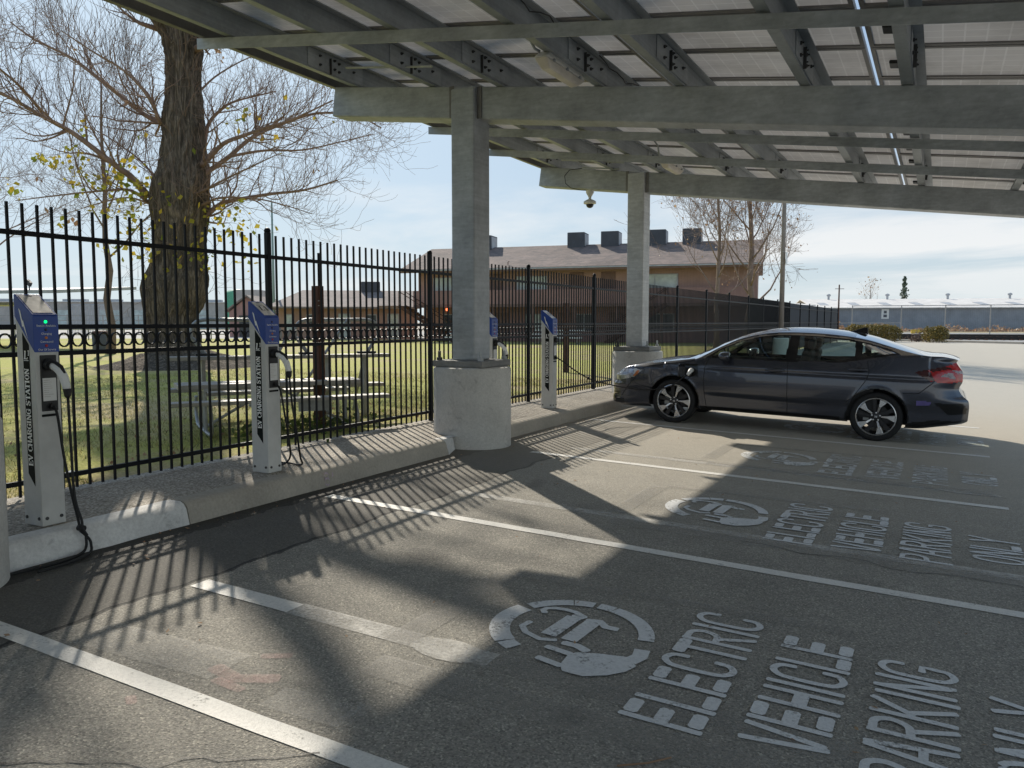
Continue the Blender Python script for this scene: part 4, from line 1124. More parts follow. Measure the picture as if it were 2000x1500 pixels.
REAR = np.array([(.18, 3.60), (.28, 3.74), (.34, 3.815), (.50, 3.82), (.586, 3.81), (.66, 3.735), (.745, 3.69), (.85, 3.725), (.95, 3.720), (1.05, 3.66), (1.09, 3.64), (1.12, 3.69), (1.2, 3.70)])
FRONT = np.array([(.17, -1.0), (.234, -1.09), (.353, -1.073), (.51, -1.07), (.575, -1.045), (.66, -1.045), (.72, -1.03)])
DS = 0.0125
S0 = np.concatenate([np.arange(-1.06, 3.78, DS), [3.78]])
NL, NG, NR = 62, 34, 34
def yside(s, z, w, zb_, zs, ysh):
    """half width of the lower body at height z"""
    k = [zb_, zb_ + .05, .44, .53, .66, .80, .88]
    v = [w - .10, w - .035, w - .022, w - .004, w, w - .006, w - .016]
    kk = [a for a in k if a < zs - .02] + [zs]; vv = v[:len(kk) - 1] + [ysh]
    return pch(z, kk, vv)
rows = []
for s in S0:
    w = float(pch(np.array([s]), WID[:, 0], WID[:, 1])[0]); zt = float(pch(np.array([s]), ZTOP[:, 0], ZTOP[:, 1])[0])
    zs = float(pch(np.array([s]), ZSH[:, 0], ZSH[:, 1])[0]); zo = float(pch(np.array([s]), ZBO[:, 0], ZBO[:, 1])[0])
    cab = .30 < s < 3.35
    ysh = w - (.055 if cab else .075)
    if cab:
        zc = float(pch(np.array([s]), ZCA[:, 0], ZCA[:, 1])[0]); yc = float(pch(np.array([s]), YCA[:, 0], YCA[:, 1])[0])
        zc = max(zc, zs + .004); yc = min(yc, ysh - .004)
    else: zc, yc = zs + .004, ysh - .006
    zt = max(zt, zc + .004)
    z1 = np.linspace(zo, zs, NL)
    y1 = yside(s, z1, w, zo, zs, ysh)
    # waist crease, door hollow and flared arches
    y1 = y1 - .010 * np.exp(-((z1 - .845) / .022) ** 2) * np.clip((s - .3) / .5, 0, 1) * np.clip((3.5 - s) / .4, 0, 1)
    lowl = .475 - .02 * np.clip((s - .5) / 1.2, 0, 1)
    hol = np.clip((s - .45) / .2, 0, 1) * np.clip((2.30 - s) / .5, 0, 1)
    y1 = y1 - .022 * hol / (1 + np.exp((z1 - lowl) / .008))
    for a in (0.0, 2.75):
        dd = np.sqrt((s - a) ** 2 + (z1 - .33) ** 2)
        y1 = y1 + .006 * np.exp(-((dd - .37) / .04) ** 2)
    t = np.linspace(0, 1, NG + 1)[1:]
    yg = ysh + (yc - ysh) * t + .012 * np.sin(math.pi * t) * (1 if cab else 0); zg = zs + (zc - zs) * t
    t = np.linspace(0, 1, NR + 1)[1:]
    yr = yc * (1 - t); zr = zc + (zt - zc) * (1 - (1 - t) ** 2.2)
    Y = np.concatenate([y1, yg, yr]); Z = np.concatenate([z1, zg, zr])
    wr = np.clip((s - 3.25) / .53, 0, 1); wr = wr * wr * (3 - 2 * wr)
    wf = np.clip((-.72 - s) / .34, 0, 1); wf = wf * wf * (3 - 2 * wf)
    X = s + wr * (pch(Z, REAR[:, 0], REAR[:, 1]) - 3.78) + wf * (pch(Z, FRONT[:, 0], FRONT[:, 1]) + 1.06)
    rows.append(np.stack([X, -Y, Z], 1))
G = np.array(rows)                                  # (stations, around, 3), near side has y < 0
NS, NA = G.shape[:2]
full = np.concatenate([G, (G * np.array([1, -1, 1]))[:, ::-1][:, 1:]], 1)   # over the roof to the far side
NF = full.shape[1]
Vb = full.reshape(-1, 3)
ii, jj = np.meshgrid(np.arange(NS - 1), np.arange(NF - 1), indexing='ij')
q = np.stack([ii * NF + jj, (ii + 1) * NF + jj, (ii + 1) * NF + jj + 1, ii * NF + jj + 1], -1).reshape(-1, 4)
cen = Vb[q].mean(1); jf = jj.ravel(); jside = np.where(jf < NA - 1, jf, 2 * (NA - 1) - 1 - jf)     # 0.. from sill to roof centre
seg = np.where(jside < NL - 1, 0, np.where(jside < NL - 1 + NG, 1, 2)); near = jf < NA - 1
def inpoly(x, z, poly):
    r = np.zeros(len(x), bool); n = len(poly)
    for i in range(n):
        x1, z1 = poly[i]; x2, z2 = poly[(i + 1) % n]
        c = ((z1 > z) != (z2 > z))
        with np.errstate(divide='ignore', invalid='ignore'):
            xi = (x2 - x1) * (z - z1) / (z2 - z1 + 1e-12) + x1
        r ^= c & (x < xi)
    return r
cx, cy, cz = cen[:, 0], cen[:, 1], cen[:, 2]
cls = np.full(len(q), 'body', dtype=object)
side = seg <= 1
DLO_T = [(3.02, 1.185), (2.806, 1.238), (2.566, 1.300), (2.322, 1.338), (1.95, 1.362), (1.6, 1.364), (1.44, 1.360), (1.175, 1.327), (.907, 1.254), (.634, 1.129), (.44, 1.0)]
DLO_B = [(.47, .994), (1.6, .999), (2.3, 1.022), (2.60, 1.085), (3.02, 1.168)]
DLO = DLO_B + DLO_T
# doors first
FD = [(.47, .99), (.438, .70), (.486, .235), (1.612, .235), (1.595, 1.0), (1.55, 1.40), (.9, 1.30), (.45, 1.03)]
RD = [(1.62, 1.0), (1.625, .235), (2.33, .235), (2.45, .56), (2.62, .86), (2.60, 1.08), (2.5, 1.34), (1.6, 1.40)]
doorF = side & inpoly(cx, cz, FD) & (cz < DLO_T[6][1] + .2); doorR = side & inpoly(cx, cz, RD)
cls[doorF] = 'door_front'; cls[doorR] = 'door_rear'
up = (seg == 1)
cls[up & ((cls == 'door_front') | (cls == 'door_rear'))] = 'body'
inD = up & inpoly(cx, cz, DLO)
cls[inD] = 'window_trim'
ct_ = [(x, z + .030) for x, z in DLO_T]
chrome = up & ~inD & inpoly(cx, cz, [(.40, .985), (.44, .985)] + DLO_T[::-1] + [(3.19, 1.156), (3.05, 1.205)] + [(x, z + .017) for x, z in DLO_T[1:]])
chrome |= up & inpoly(cx, cz, [(2.86, 1.222), (3.20, 1.163), (3.0, 1.150), (2.97, 1.176)])
cls[chrome] = 'chrome_strip'
WF = [(.74, 1.014), (1.545, 1.018), (1.575, 1.345), (1.44, 1.345), (1.175, 1.312), (.907, 1.240), (.70, 1.138)]
WQ = [(.52, 1.008), (.71, 1.014), (.68, 1.126), (.63, 1.105)]
WR = [(1.70, 1.020), (2.28, 1.040), (2.44, 1.110), (2.43, 1.295), (2.322, 1.320), (1.95, 1.345), (1.70, 1.348)]
WB = [(2.53, 1.105), (2.60, 1.118), (2.93, 1.176), (2.72, 1.240), (2.52, 1.288)]
for nm, pl in (('front_window', WF), ('vent_window', WQ), ('rear_window', WR), ('quarter_window', WB)):
    cls[up & inpoly(cx, cz, pl)] = nm
roof = seg == 2
ws = roof & (cx > .12) & (cx < 1.16) & (np.abs(cy) < pch(cx, YCA[:, 0], YCA[:, 1]) - .02) & (np.abs(cy) < .80)
cls[ws] = 'windscreen'
cls[roof & (cx > 2.42) & (cx < 3.22) & (np.abs(cy) < pch(cx, YCA[:, 0], YCA[:, 1]) - .06)] = 'rear_screen'
cls[roof & (cx > -.97) & (cx <= .10)] = 'bonnet'
# lamps and trim on the flanks
TL = [(3.17, .945), (3.28, .975), (3.545, 1.040), (3.64, 1.085), (3.80, 1.0), (3.80, .85), (3.57, .822), (3.385, .828), (3.26, .885)]
tl = side & inpoly(cx, cz, TL); cls[tl] = 'tail_lamp'
cls[tl & inpoly(cx, cz, [(3.17, .945), (3.30, .99), (3.36, .94), (3.42, .83), (3.30, .86)])] = 'tail_lamp_dark'
cls[tl & inpoly(cx, cz, [(3.30, 1.0), (3.50, 1.04), (3.62, 1.0), (3.50, .985), (3.38, .955)])] = 'tail_lamp_dark'
cls[tl & inpoly(cx, cz, [(3.47, .905), (3.52, .94), (3.60, .955), (3.63, .905), (3.645, .875)])] = 'tail_lamp_clear'
cls[tl & inpoly(cx, cz, [(3.60, .985), (3.75, .975), (3.75, .945), (3.66, .945)])] = 'tail_lamp_clear'
HL = [(-1.08, .60), (-1.08, .70), (-.93, .735), (-.60, .775), (-.52, .752), (-.64, .648), (-.90, .575)]
hl = inpoly(cx, cz, HL) & (seg <= 1); cls[hl] = 'headlamp'
cls[hl & inpoly(cx, cz, [(-.66, .66), (-.60, .74), (-.55, .76), (-.60, .65)])] = 'side_marker'
cls[side & inpoly(cx, cz, [(-1.1, .53), (-.62, .645), (-.66, .62), (-1.1, .50)])] = 'body'
cls[side & inpoly(cx, cz, [(-1.12, .38), (-1.12, .335), (-.93, .345), (-.90, .40)])] = 'front_vent'
cls[side & inpoly(cx, cz, [(-1.12, .32), (-.93, .33), (-.98, .22), (-1.12, .22)])] = 'front_vent'
cls[side & inpoly(cx, cz, [(-1.2, .255), (-.95, .205), (-.95, .18), (-1.2, .225)])] = 'chrome_lip'
cls[side & inpoly(cx, cz, [(-1.2, .352), (-.96, .372), (-.96, .358), (-1.2, .336)])] = 'chrome_lip'
cls[side & inpoly(cx, cz, [(3.42, .560), (3.58, .415), (3.79, .425), (3.80, .50), (3.75, .560)])] = 'rear_vent'
cls[side & near & inpoly(cx, cz, [(3.205, .545), (3.222, .57), (3.25, .578), (3.385, .572), (3.375, .53), (3.29, .522), (3.26, .508), (3.225, .512)])] = 'sticker'
cls[side & near & inpoly(cx, cz, [(.115, .885), (.345, .893), (.352, .708), (.122, .698)])] = 'charge_port'
cls[side & (cz < .285) & (cx > .4) & (cx < 2.3)] = 'sill'
cls[side & (cz < .335) & (cx > 2.9) & (cz < .20 + .11 * np.clip((cx - 2.9) / .6, 0, 1) + .035)] = 'sill'
# wheel openings
for a in (0.0, 2.75):
    cut = (seg == 0) & ((cx - a) ** 2 + (cz - .335) ** 2 < (.372 if a == 0 else .365) ** 2)
    cls[cut] = 'none'
    lip = (seg == 0) & ~cut & ((cx - a) ** 2 + (cz - .335) ** 2 < .386 ** 2); cls[lip & (cls == 'body')] = 'arch_lip'
# tail panel closes the back, nose panel the front
def part(name, key, mat, parent, sel=None):
    mk = np.isin(cls, key if isinstance(key, (list, tuple)) else [key])
    if sel is not None: mk &= sel
    if not mk.any(): return None
    f = q[mk]; u, inv = np.unique(f.ravel(), return_inverse=True)
    return mesh_np(name, Vb[u], inv.reshape(-1, 4)[:, ::-1], mat, parent)
body = part('body', 'body', MAT['paint'], car)
part('bonnet', 'bonnet', MAT['paint'], car)
part('windscreen', 'windscreen', MAT['windscreen'], car); part('rear_screen', 'rear_screen', MAT['carglass'], car)
doors = {}
for sd, nm in ((near, 'n'), (~near, 'f')):
    d1 = part('door', 'door_front', MAT['paint'], car, sd); d2 = part('door', 'door_rear', MAT['paint'], car, sd); doors[nm] = (d1, d2)
    part('window', 'front_window', MAT['carglass'], d1, sd); part('vent_window', 'vent_window', MAT['carglass'], d1, sd); part('window', 'rear_window', MAT['carglass'], d2, sd)
    part('quarter_window', 'quarter_window', MAT['carglass'], body, sd)
    part('window_trim', 'window_trim', MAT['gloss'], body, sd); part('chrome_strip', 'chrome_strip', MAT['chrome'], body, sd)
    tlamp = part('tail_light', 'tail_lamp', MAT['redlens'], car, sd); part('reflector', 'tail_lamp_clear', MAT['taillens'], tlamp, sd); part('lamp_surround', 'tail_lamp_dark', MAT['darklens'], tlamp, sd)
    hlamp = part('headlight', 'headlamp', MAT['clearlens'], car, sd); part('side_marker', 'side_marker', MAT['amber'], hlamp, sd)
    part('bumper_vent', ['rear_vent'], MAT['gloss'], body, sd); part('bumper_vent', ['front_vent'], MAT['gloss'], body, sd); part('bumper_lip', 'chrome_lip', MAT['chrome'], body, sd & (cz < .29)); part('bumper_lip', 'chrome_lip', MAT['chrome'], body, sd & (cz > .29))
    part('sill', 'sill', MAT['gloss'], body, sd); part('arch_lip', 'arch_lip', MAT['gloss'], body, sd)
part('sticker', 'sticker', MAT['purple'], body); port = part('charge_port', 'charge_port', MAT['gloss'], body)
m = MB()
for row, rev in ((full[0], False), (full[-1], True)):
    n = len(row)
    m.add([tuple(p) for p in row], [(i, i + 1, n - 2 - i, n - 1 - i) for i in range(n // 2)])
m.build('end_panels', MAT['paint'], body, local=True)
# floor pan, arches
m = MB(); m.bbox(-.95, 3.25, -.80, .80, .235, .30); m.bbox(-.95, -.45, -.6, .6, .30, .55); m.build('floor_pan', MAT['black'], car, local=True)
for a in (0.0, 2.75):
    for s in (-1, 1):
        m = MB(); n = 24; vs = []; fs = []
        for i in range(n + 1):
            t = math.pi * 1.12 * i / n - .06 * math.pi
            for yy in (s * .925, s * .60):
                vs.append((a + .374 * math.cos(t), yy, .335 + .374 * math.sin(t)))
        for i in range(n): fs.append((2 * i, 2 * i + 1, 2 * i + 3, 2 * i + 2))
        k = len(vs)
        m.add(vs, fs); m.add([vs[2 * i + 1] for i in range(n + 1)], [tuple(range(n + 1))])
        m.build('wheel_arch', MAT['black'], body, local=True)
# surface point of the near/far flank for overlay work
def flank(s, z):
    i = int(np.clip(round((s + 1.06) / DS), 0, NS - 1)); row = G[i]; k = NL + NG - 1
    return -float(np.interp(z, row[:k, 2], row[:k, 1]))       # positive half width
for sgn, key in ((-1, 'n'), (1, 'f')):
    P3 = lambda s, z, o=0.001: (s, sgn * (flank(s, z) + o), z)
    def seam(pts, parent, r=.0052, nm='panel_gap'):
        out = []
        for (a, b), (c, d) in zip(pts[:-1], pts[1:]):
            k = max(2, int(math.hypot(c - a, d - b) / .03))
            out += [P3(a + (c - a) * i / k, b + (d - b) * i / k, .0005) for i in range(k)]
        out.append(P3(*pts[-1], .0005)); m = MB(); m.tube(out, r, 5); m.build(nm, MAT['black'], parent, local=True)
    seam([(.49, .985), (.445, .85), (.440, .70), (.455, .45), (.488, .29)], doors[key][0])
    seam([(1.592, .995), (1.605, .7), (1.618, .29)], doors[key][0])
    seam([(2.60, 1.06), (2.635, .90), (2.60, .80), (2.45, .56), (2.37, .50)], doors[key][1])
    seam([(3.40, .825), (3.24, .675), (3.20, .665), (3.05, .66)], body)
    seam([(-.62, .64), (-.78, .46), (-.86, .34)], body)
    seam([(-.55, .77), (-.40, .83), (.0, .895), (.30, .945)], body)
    for dr, s0, s1, z in ((doors[key][0], 1.30, 1.56, .868), (doors[key][1], 2.37, 2.63, .935)):
        m = MB(); n = 9
        pts = [(s0 + (s1 - s0) * i / (n - 1), sgn * (flank(s0 + (s1 - s0) * i / (n - 1), z) + .012 + .022 * math.sin(math.pi * i / (n - 1)) ** .6), z + .006 * i / n) for i in range(n)]
        m.tube(pts, [.010, .017, .019, .019, .019, .019, .019, .016, .009], 10); h = m.build('handle', MAT['paint'], dr, local=True, smooth=True)
        m = MB(); n = 14
        c0 = ((s0 + s1) / 2 + .02, z)
        m.add([P3(c0[0] + .095 * math.cos(2 * math.pi * i / n), c0[1] + .030 * math.sin(2 * math.pi * i / n), .0015) for i in range(n)], [tuple(range(n))]); m.build('handle_recess', MAT['gloss'], dr, local=True)
    # door mirror
    m = MB()
    yb = sgn * (flank(.70, 1.0)); V = []; n = 14
    prof = [(.0, .03), (.02, .055), (.06, .07), (.11, .072), (.145, .062), (.15, .0)]
    for k, (dx, r) in enumerate(prof):
        for i in range(n):
            a = 2 * math.pi * i / n
            V.append((.665 + dx, yb + sgn * (.14 + r * 1.45 * math.cos(a)), 1.03 + r * .95 * math.sin(a) + .015 * dx))
    fs = [(k * n + i, k * n + (i + 1) % n, (k + 1) * n + (i + 1) % n, (k + 1) * n + i) for k in range(len(prof) - 1) for i in range(n)] + [tuple(range(n))]
    m.add(V, fs); mir = m.build('door_mirror', MAT['paint'], doors[key][0], local=True, smooth=True)
    m = MB(); m.bar((.73, yb - sgn * .01, .985), (.73, yb + sgn * .13, 1.0), .06, .035); m.build('mirror_arm', MAT['gloss'], doors[key][0], local=True, bevel=.006)
# charge flap, inlet and plug
yf = -flank(.105, .80)
m = MB(); m.box((.103, yf - .085, .80), (.016, .17, .185)); m.build('charge_flap', MAT['paint'], car, local=True, bevel=.012)
m = MB(); m.tube([(.258, -flank(.26, .8) - .002, .800), (.262, -flank(.26, .8) - .05, .803), (.268, -flank(.26, .8) - .10, .80), (.262, -flank(.26, .8) - .14, .775), (.24, -flank(.26, .8) - .16, .74)], [.034, .034, .032, .028, .022], 14)
plug_o = m.build('plug', MAT['white'], ch3, smooth=True)
# plug vertices are in car space: bring them into the charger's frame
Mcar = Matrix.Translation(car.location) @ Matrix.Rotation(ANG, 4, 'Y')
for v in plug_o.data.vertices: v.co = (Mcar @ (v.co + Vector(ch3.location))) - Vector(ch3.location)
# antenna fin
m = MB()
fin = [(2.27, 1.435), (2.36, 1.452), (2.46, 1.492), (2.515, 1.496), (2.525, 1.40), (2.27, 1.42)]
m.prism(fin, lambda p: (p[0], -.022 if p[1] < 1.47 else -.008, p[1]), lambda p: (p[0], .022 if p[1] < 1.47 else .008, p[1])); m.build('antenna_fin', MAT['gloss'], car, local=True, bevel=.004)
# cabin
m = MB()
m.bbox(.15, .62, -.72, .72, .55, .93); m.bbox(.55, .80, -.70, .70, .6, .90); m.build('dashboard', MAT['cabin'], car, local=True, bevel=.04)
m = MB()
n = 20; pts = [(.98 + .05 * math.sin(2 * math.pi * i / n), -.38 + .18 * math.cos(2 * math.pi * i / n), .95 + .17 * math.sin(2 * math.pi * i / n)) for i in range(n + 1)]
m.tube(pts, .016, 6); m.bar((.80, -.38, .88), (.97, -.38, .945), .05, .05); m.build('steering_wheel', MAT['cabin'], car, local=True)
for yy in (-.38, .38):
    m = MB(); m.bbox(1.15, 1.66, yy - .25, yy + .25, .35, .58); m.box((1.74, yy, .86), (.16, .48, .62), M=Matrix.Rotation(R(12), 4, 'Y'), taper=.82)
    m.box((1.83, yy, 1.24), (.09, .24, .16), M=Matrix.Rotation(R(8), 4, 'Y')); m.build('seat', MAT['cabin'], car, local=True, bevel=.04)
m = MB(); m.bbox(2.15, 2.6, -.62, .62, .35, .60); m.box((2.68, 0, .85), (.15, 1.2, .58), M=Matrix.Rotation(R(14), 4, 'Y'))
for yy in (-.36, .36): m.box((2.76, yy, 1.15), (.08, .24, .11), M=Matrix.Rotation(R(8), 4, 'Y'))
m.build('rear_seat', MAT['cabin'], car, local=True, bevel=.04)
for s in (-1, 1):
    m = MB(); m.bbox(.35, 2.7, s * .78, s * .84, .3, .96)
    m.build('door_lining', MAT['cabin'], car, local=True)
# wheels: tyre, dark barrel, machined blades
def wheel(a, s):
    t = bpy.data.objects.new('wheel', None); COL.objects.link(t); t.parent = car; t.location = (a, s * .80, .325)
    m = MB(); m.lathe([(.245, -.10), (.262, -.112), (.30, -.116), (.318, -.104), (.328, -.085), (.330, 0), (.328, .085), (.318, .104), (.30, .116), (.262, .112), (.245, .10)], n=56, axis='Y', cap=False); m.build('tyre', MAT['tyre'], t, local=True, smooth='auto', angle=50)
    m = MB(); m.lathe([(.246, s * .10), (.235, s * .06), (.22, s * .02), (.215, -s * .1)], n=48, axis='Y', cap=False); m.lathe([(.0, s * .02), (.16, s * .02)], n=32, axis='Y', cap=False); m.build('barrel', MAT['alloydark'], t, local=True, smooth='auto')
    m = MB(); m.lathe([(.2475, s * .098), (.2495, s * .109), (.240, s * .112), (.2335, s * .104), (.232, s * .09)], n=56, axis='Y', cap=False); m.build('rim', MAT['alloy'], t, local=True, smooth='auto', angle=60)
    dark = MB(); lite = MB()
    for k in range(10):
        a0 = 2 * math.pi * k / 10 + (0 if k % 2 else .0)
        tw = .16 * s
        def pt(r, ang, d): return (r * math.cos(ang), s * d, r * math.sin(ang))
        if k % 2 == 0:
            ps = [(.055, -.16), (.055, .16), (.14, .17 + tw * .3), (.235, .30 + tw), (.235, -.10 + tw), (.14, -.05 + tw * .3)]
            lite.add([pt(r, a0 + d * (1 if r < .1 else 1.0) * (1.0), .095 - .02 * (r < .1)) for r, d in ps] + [pt(r, a0 + d, .06) for r, d in ps],
                     [(0, 1, 2, 5), (5, 2, 3, 4)] + [(i, (i + 1) % 6, 6 + (i + 1) % 6, 6 + i) for i in range(6)])
        else:
            ps = [(.055, -.14), (.055, .14), (.235, .12 + tw), (.235, -.16 + tw)]
            dark.add([pt(r, a0 + d, .075) for r, d in ps] + [pt(r, a0 + d, .05) for r, d in ps], [(0, 1, 2, 3)] + [(i, (i + 1) % 4, 4 + (i + 1) % 4, 4 + i) for i in range(4)])
    lite.build('alloy_blades', MAT['alloy'], t, local=True, bevel=.003); dark.build('dark_spokes', MAT['alloydark'], t, local=True)
    m = MB(); m.lathe([(.0, s * .088), (.034, s * .086), (.062, s * .078), (.068, s * .06)], n=24, axis='Y', cap=False)
    m.build('hub_cap', MAT['alloydark'], t, local=True, smooth='auto')
    m = MB()
    for k in range(5):
        b = 2 * math.pi * k / 5 + .3; m.lathe([(.011, s * .075), (.011, s * .090), (.0, s * .091)], (.052 * math.cos(b), 0, .052 * math.sin(b)), 8, 'Y', cap=False)
    m.bbox(-.014, -.006, s * .088, s * .092, -.013, .013); m.bbox(.006, .014, s * .088, s * .092, -.013, .013); m.bbox(-.008, .008, s * .088, s * .0915, -.003, .003)
    m.build('wheel_nuts', MAT['alloy'], t, local=True)
    m = MB(); m.lathe([(.14, -s * .02), (.14, s * .0)], n=32, axis='Y'); m.bbox(-.16, -.09, min(-s * .03, s * .03), max(-s * .03, s * .03), -.06, .07); m.build('brake_disc', MAT['steelpipe'], t, local=True)
for a in (0.0, 2.75):
    for s in (-1, 1): wheel(a, s)
# charging lead from the post to the car's port, sagging past the fence post
tip = Mcar @ Vector((.24, -flank(.26, .8) - .16, .74)); b = Vector(ch3.location)
pts = [b + Vector((DX + .02, .02, .765)), b + Vector((DX + .12, .06, .70)), Vector((-4.80, 11.02, .84)), Vector((-4.58, 11.12, .72)), Vector((-4.25, 11.30, .63)), Vector((-3.95, 11.42, .59)), Vector((-3.70, 11.47, .60)), Vector((-3.48, 11.44, .66)), tip + Vector((-.08, -.02, -.06)), tip]
m = MB(); m.tube(smooth_path(pts), .0095, 8); m.build('cable', MAT['black'], ch3, smooth=True)
m = MB(); m.lathe([(.0, -.03), (.022, -.02), (.024, .02), (.0, .03)], tuple(Vector((-4.66, 11.09, .755))), 10, 'X', cap=False); m.build('cable_clip', MAT['black'], ch3)

# ------------------------------------------------------------------ camera
YAW, PITCH, FPX, EYE = R(28.3), R(4.46), 1550.0, 1.6
FW = Vector((-math.sin(YAW) * math.cos(PITCH), math.cos(YAW) * math.cos(PITCH), -math.sin(PITCH)))
RT = Vector((math.cos(YAW), math.sin(YAW), 0)); UP = RT.cross(FW)
cd = bpy.data.cameras.new('camera'); cam = bpy.data.objects.new('camera', cd); COL.objects.link(cam)
cd.sensor_width = 36; cd.lens = 36 * FPX / 2000; cd.clip_end = 6000; cd.clip_start = 0.05
cam.matrix_world = Matrix((RT, UP, -FW)).transposed().to_4x4()
cam.location = (0, 0, EYE)
SC.camera = cam
def at(u, v, d):
    """surveyed point: photo pixel (2000 wide) at depth d metres from the camera"""
    return Vector((0, 0, EYE)) + FW * d + RT * ((u - 1000) * d / FPX) + UP * ((750 - v) * d / FPX)
def base(u, d, z):
    p = at(u, 630, d); p.z = z; return p

# ------------------------------------------------------------------ trees
class Tree:
    def __init__(self, seed, rmin=0.0042):
        self.rmin = rmin; self.r = random.Random(seed); self.limbs = MB(); self.twigs = []; self.tips = []
    def grow(self, p, d, L, r, lev, maxlev, up=0.18, wig=0.16, n=6, kids=(3, 5), spread=(25, 60), ratio=0.58, leafp=0.0):
        """one shoot with its side shoots"""
        rn = self.r; pts = [p.copy()]; rad = [r]; d = d.normalized()
        for i in range(n):
            d = (d + Vector((rn.gauss(0, wig), rn.gauss(0, wig), rn.gauss(0, wig) + up * 0.5))).normalized()
            p = p + d * (L / n); pts.append(p.copy()); rad.append(max(self.rmin, r * (1 - 0.78 * (i + 1) / n)))
        self.shoot(pts, rad, lev)
        if lev < maxlev:
            for k in range(rn.randint(*kids)):
                self.side(pts, rad, L, lev, maxlev, up, wig, n, kids, spread, ratio, rn.uniform(0.25, 1.0))
        else: self.tips.append(pts[-1])
    def side(self, pts, rad, L, lev, maxlev, up, wig, n, kids, spread, ratio, t):
        rn = self.r; i = min(len(pts) - 2, int(t * (len(pts) - 1))); f = t * (len(pts) - 1) - i
        q = pts[i].lerp(pts[i + 1], f); dd = (pts[i + 1] - pts[i]).normalized(); rr = rad[i] * (1 - f) + rad[i + 1] * f
        ax = dd.orthogonal().normalized(); ax.rotate(Matrix.Rotation(rn.uniform(0, 6.283), 3, dd))
        nd = dd.copy(); nd.rotate(Matrix.Rotation(R(rn.uniform(*spread)), 3, ax))
        self.grow(q, nd, L * ratio * rn.uniform(0.65, 1.15), max(self.rmin, min(rr * 0.48, rad[0] * 0.36)), lev + 1, maxlev, up, wig, max(3, n - 1), kids, spread, ratio)
    def shoot(self, pts, rad, lev):
        if rad[0] > 0.03: self.limbs.tube(pts, rad, 7 if rad[0] > 0.08 else 5)
        else: self.twigs.append((pts, rad))
    def build_twigs(self, name, mat, parent):
        vs = []; fs = []; o = 0
        off = parent_loc(parent); S = [Vector((1, 0, 0)), Vector((-.5, .866, 0)), Vector((-.5, -.866, 0))]
        for pts, rad in self.twigs:
            d = (pts[-1] - pts[0]).normalized(); a = d.orthogonal().normalized(); b = d.cross(a)
            for p, r in zip(pts, rad):
                for k in range(3):
                    w = p + (a * S[k].x + b * S[k].y) * r - off; vs.append((w.x, w.y, w.z))
            for i in range(len(pts) - 1):
                for k in range(3):
                    k2 = (k + 1) % 3; fs.append((o + i * 3 + k, o + i * 3 + k2, o + (i + 1) * 3 + k2, o + (i + 1) * 3 + k))
            o += 3 * len(pts)
        return mesh_np(name, vs, fs, mat, parent, smooth=False)
def leaves(name, pts, size, mat, parent, rn, per=1, jit=0.1):
    off = parent_loc(parent) if parent is not None else Vector((0, 0, 0)); vs = []; fs = []
    for p in pts:
        for k in range(per):
            c = p + Vector((rn.gauss(0, jit), rn.gauss(0, jit), rn.gauss(0, jit))) - off
            a = Vector((rn.gauss(0, 1), rn.gauss(0, 1), rn.gauss(0, 1))).normalized(); b = a.orthogonal().normalized()
            b.rotate(Matrix.Rotation(rn.uniform(0, 6.28), 3, a)); s = size * rn.uniform(.6, 1.3); c2 = a.cross(b)
            o = len(vs)
            for q in (c - b * s, c + c2 * s * .75 - b * s * .2, c + b * s, c - c2 * s * .75 - b * s * .2): vs.append(tuple(q))
            fs.append((o, o + 1, o + 2, o + 3))
    return mesh_np(name, vs, fs, mat, parent, smooth=False)

# the big cottonwood behind the fence
TD = 23.6; PXM = FPX / TD
TB = base(345, TD, ZL)
big = thing('old_tree', 'huge bare tree with thick furrowed trunk and a few yellow leaves', 'tree', TB)
HF = Vector((FW.x, FW.y, 0)).normalized()
def tpt(u, v, dep=0.0):                       # a point of the tree: photo pixel, dep metres in front (-) or behind (+)
    return at(u, v, TD + dep + FW.z * ((630 - v) / PXM))
# trunk: measured outline left/right, roughened into burls and furrows
OUT = [(735, 235, 460), (722, 256, 435), (708, 274, 410), (690, 284, 392), (660, 288, 385), (620, 286, 382), (590, 279, 396), (565, 276, 401), (545, 279, 402), (520, 292, 397), (490, 297, 394), (450, 298, 397), (415, 294, 402), (395, 291, 404), (370, 292, 401), (345, 300, 401), (310, 312, 397), (275, 316, 394), (240, 314, 392), (200, 321, 389), (150, 325, 388), (104, 320, 390), (75, 313, 391), (50, 300, 392), (25, 284, 394), (0, 290, 396), (-60, 318, 392), (-140, 328, 384)]
nseg = 128; vs = []; fs = []
TD0 = (TB - Vector((0, 0, EYE))).dot(FW)
oz = np.array([tpt(345, v).z for v, a, b in OUT]); od = TD0 + FW.z * (oz - ZL)
oc = np.array([((a + b) / 2 - 1000) * d / FPX - (345 - 1000) * TD0 / FPX for (v, a, b), d in zip(OUT, od)]); orr = np.array([(b - a) / 2 * d / FPX for (v, a, b), d in zip(OUT, od)])
zz = np.linspace(oz[0], oz[-1], 330)
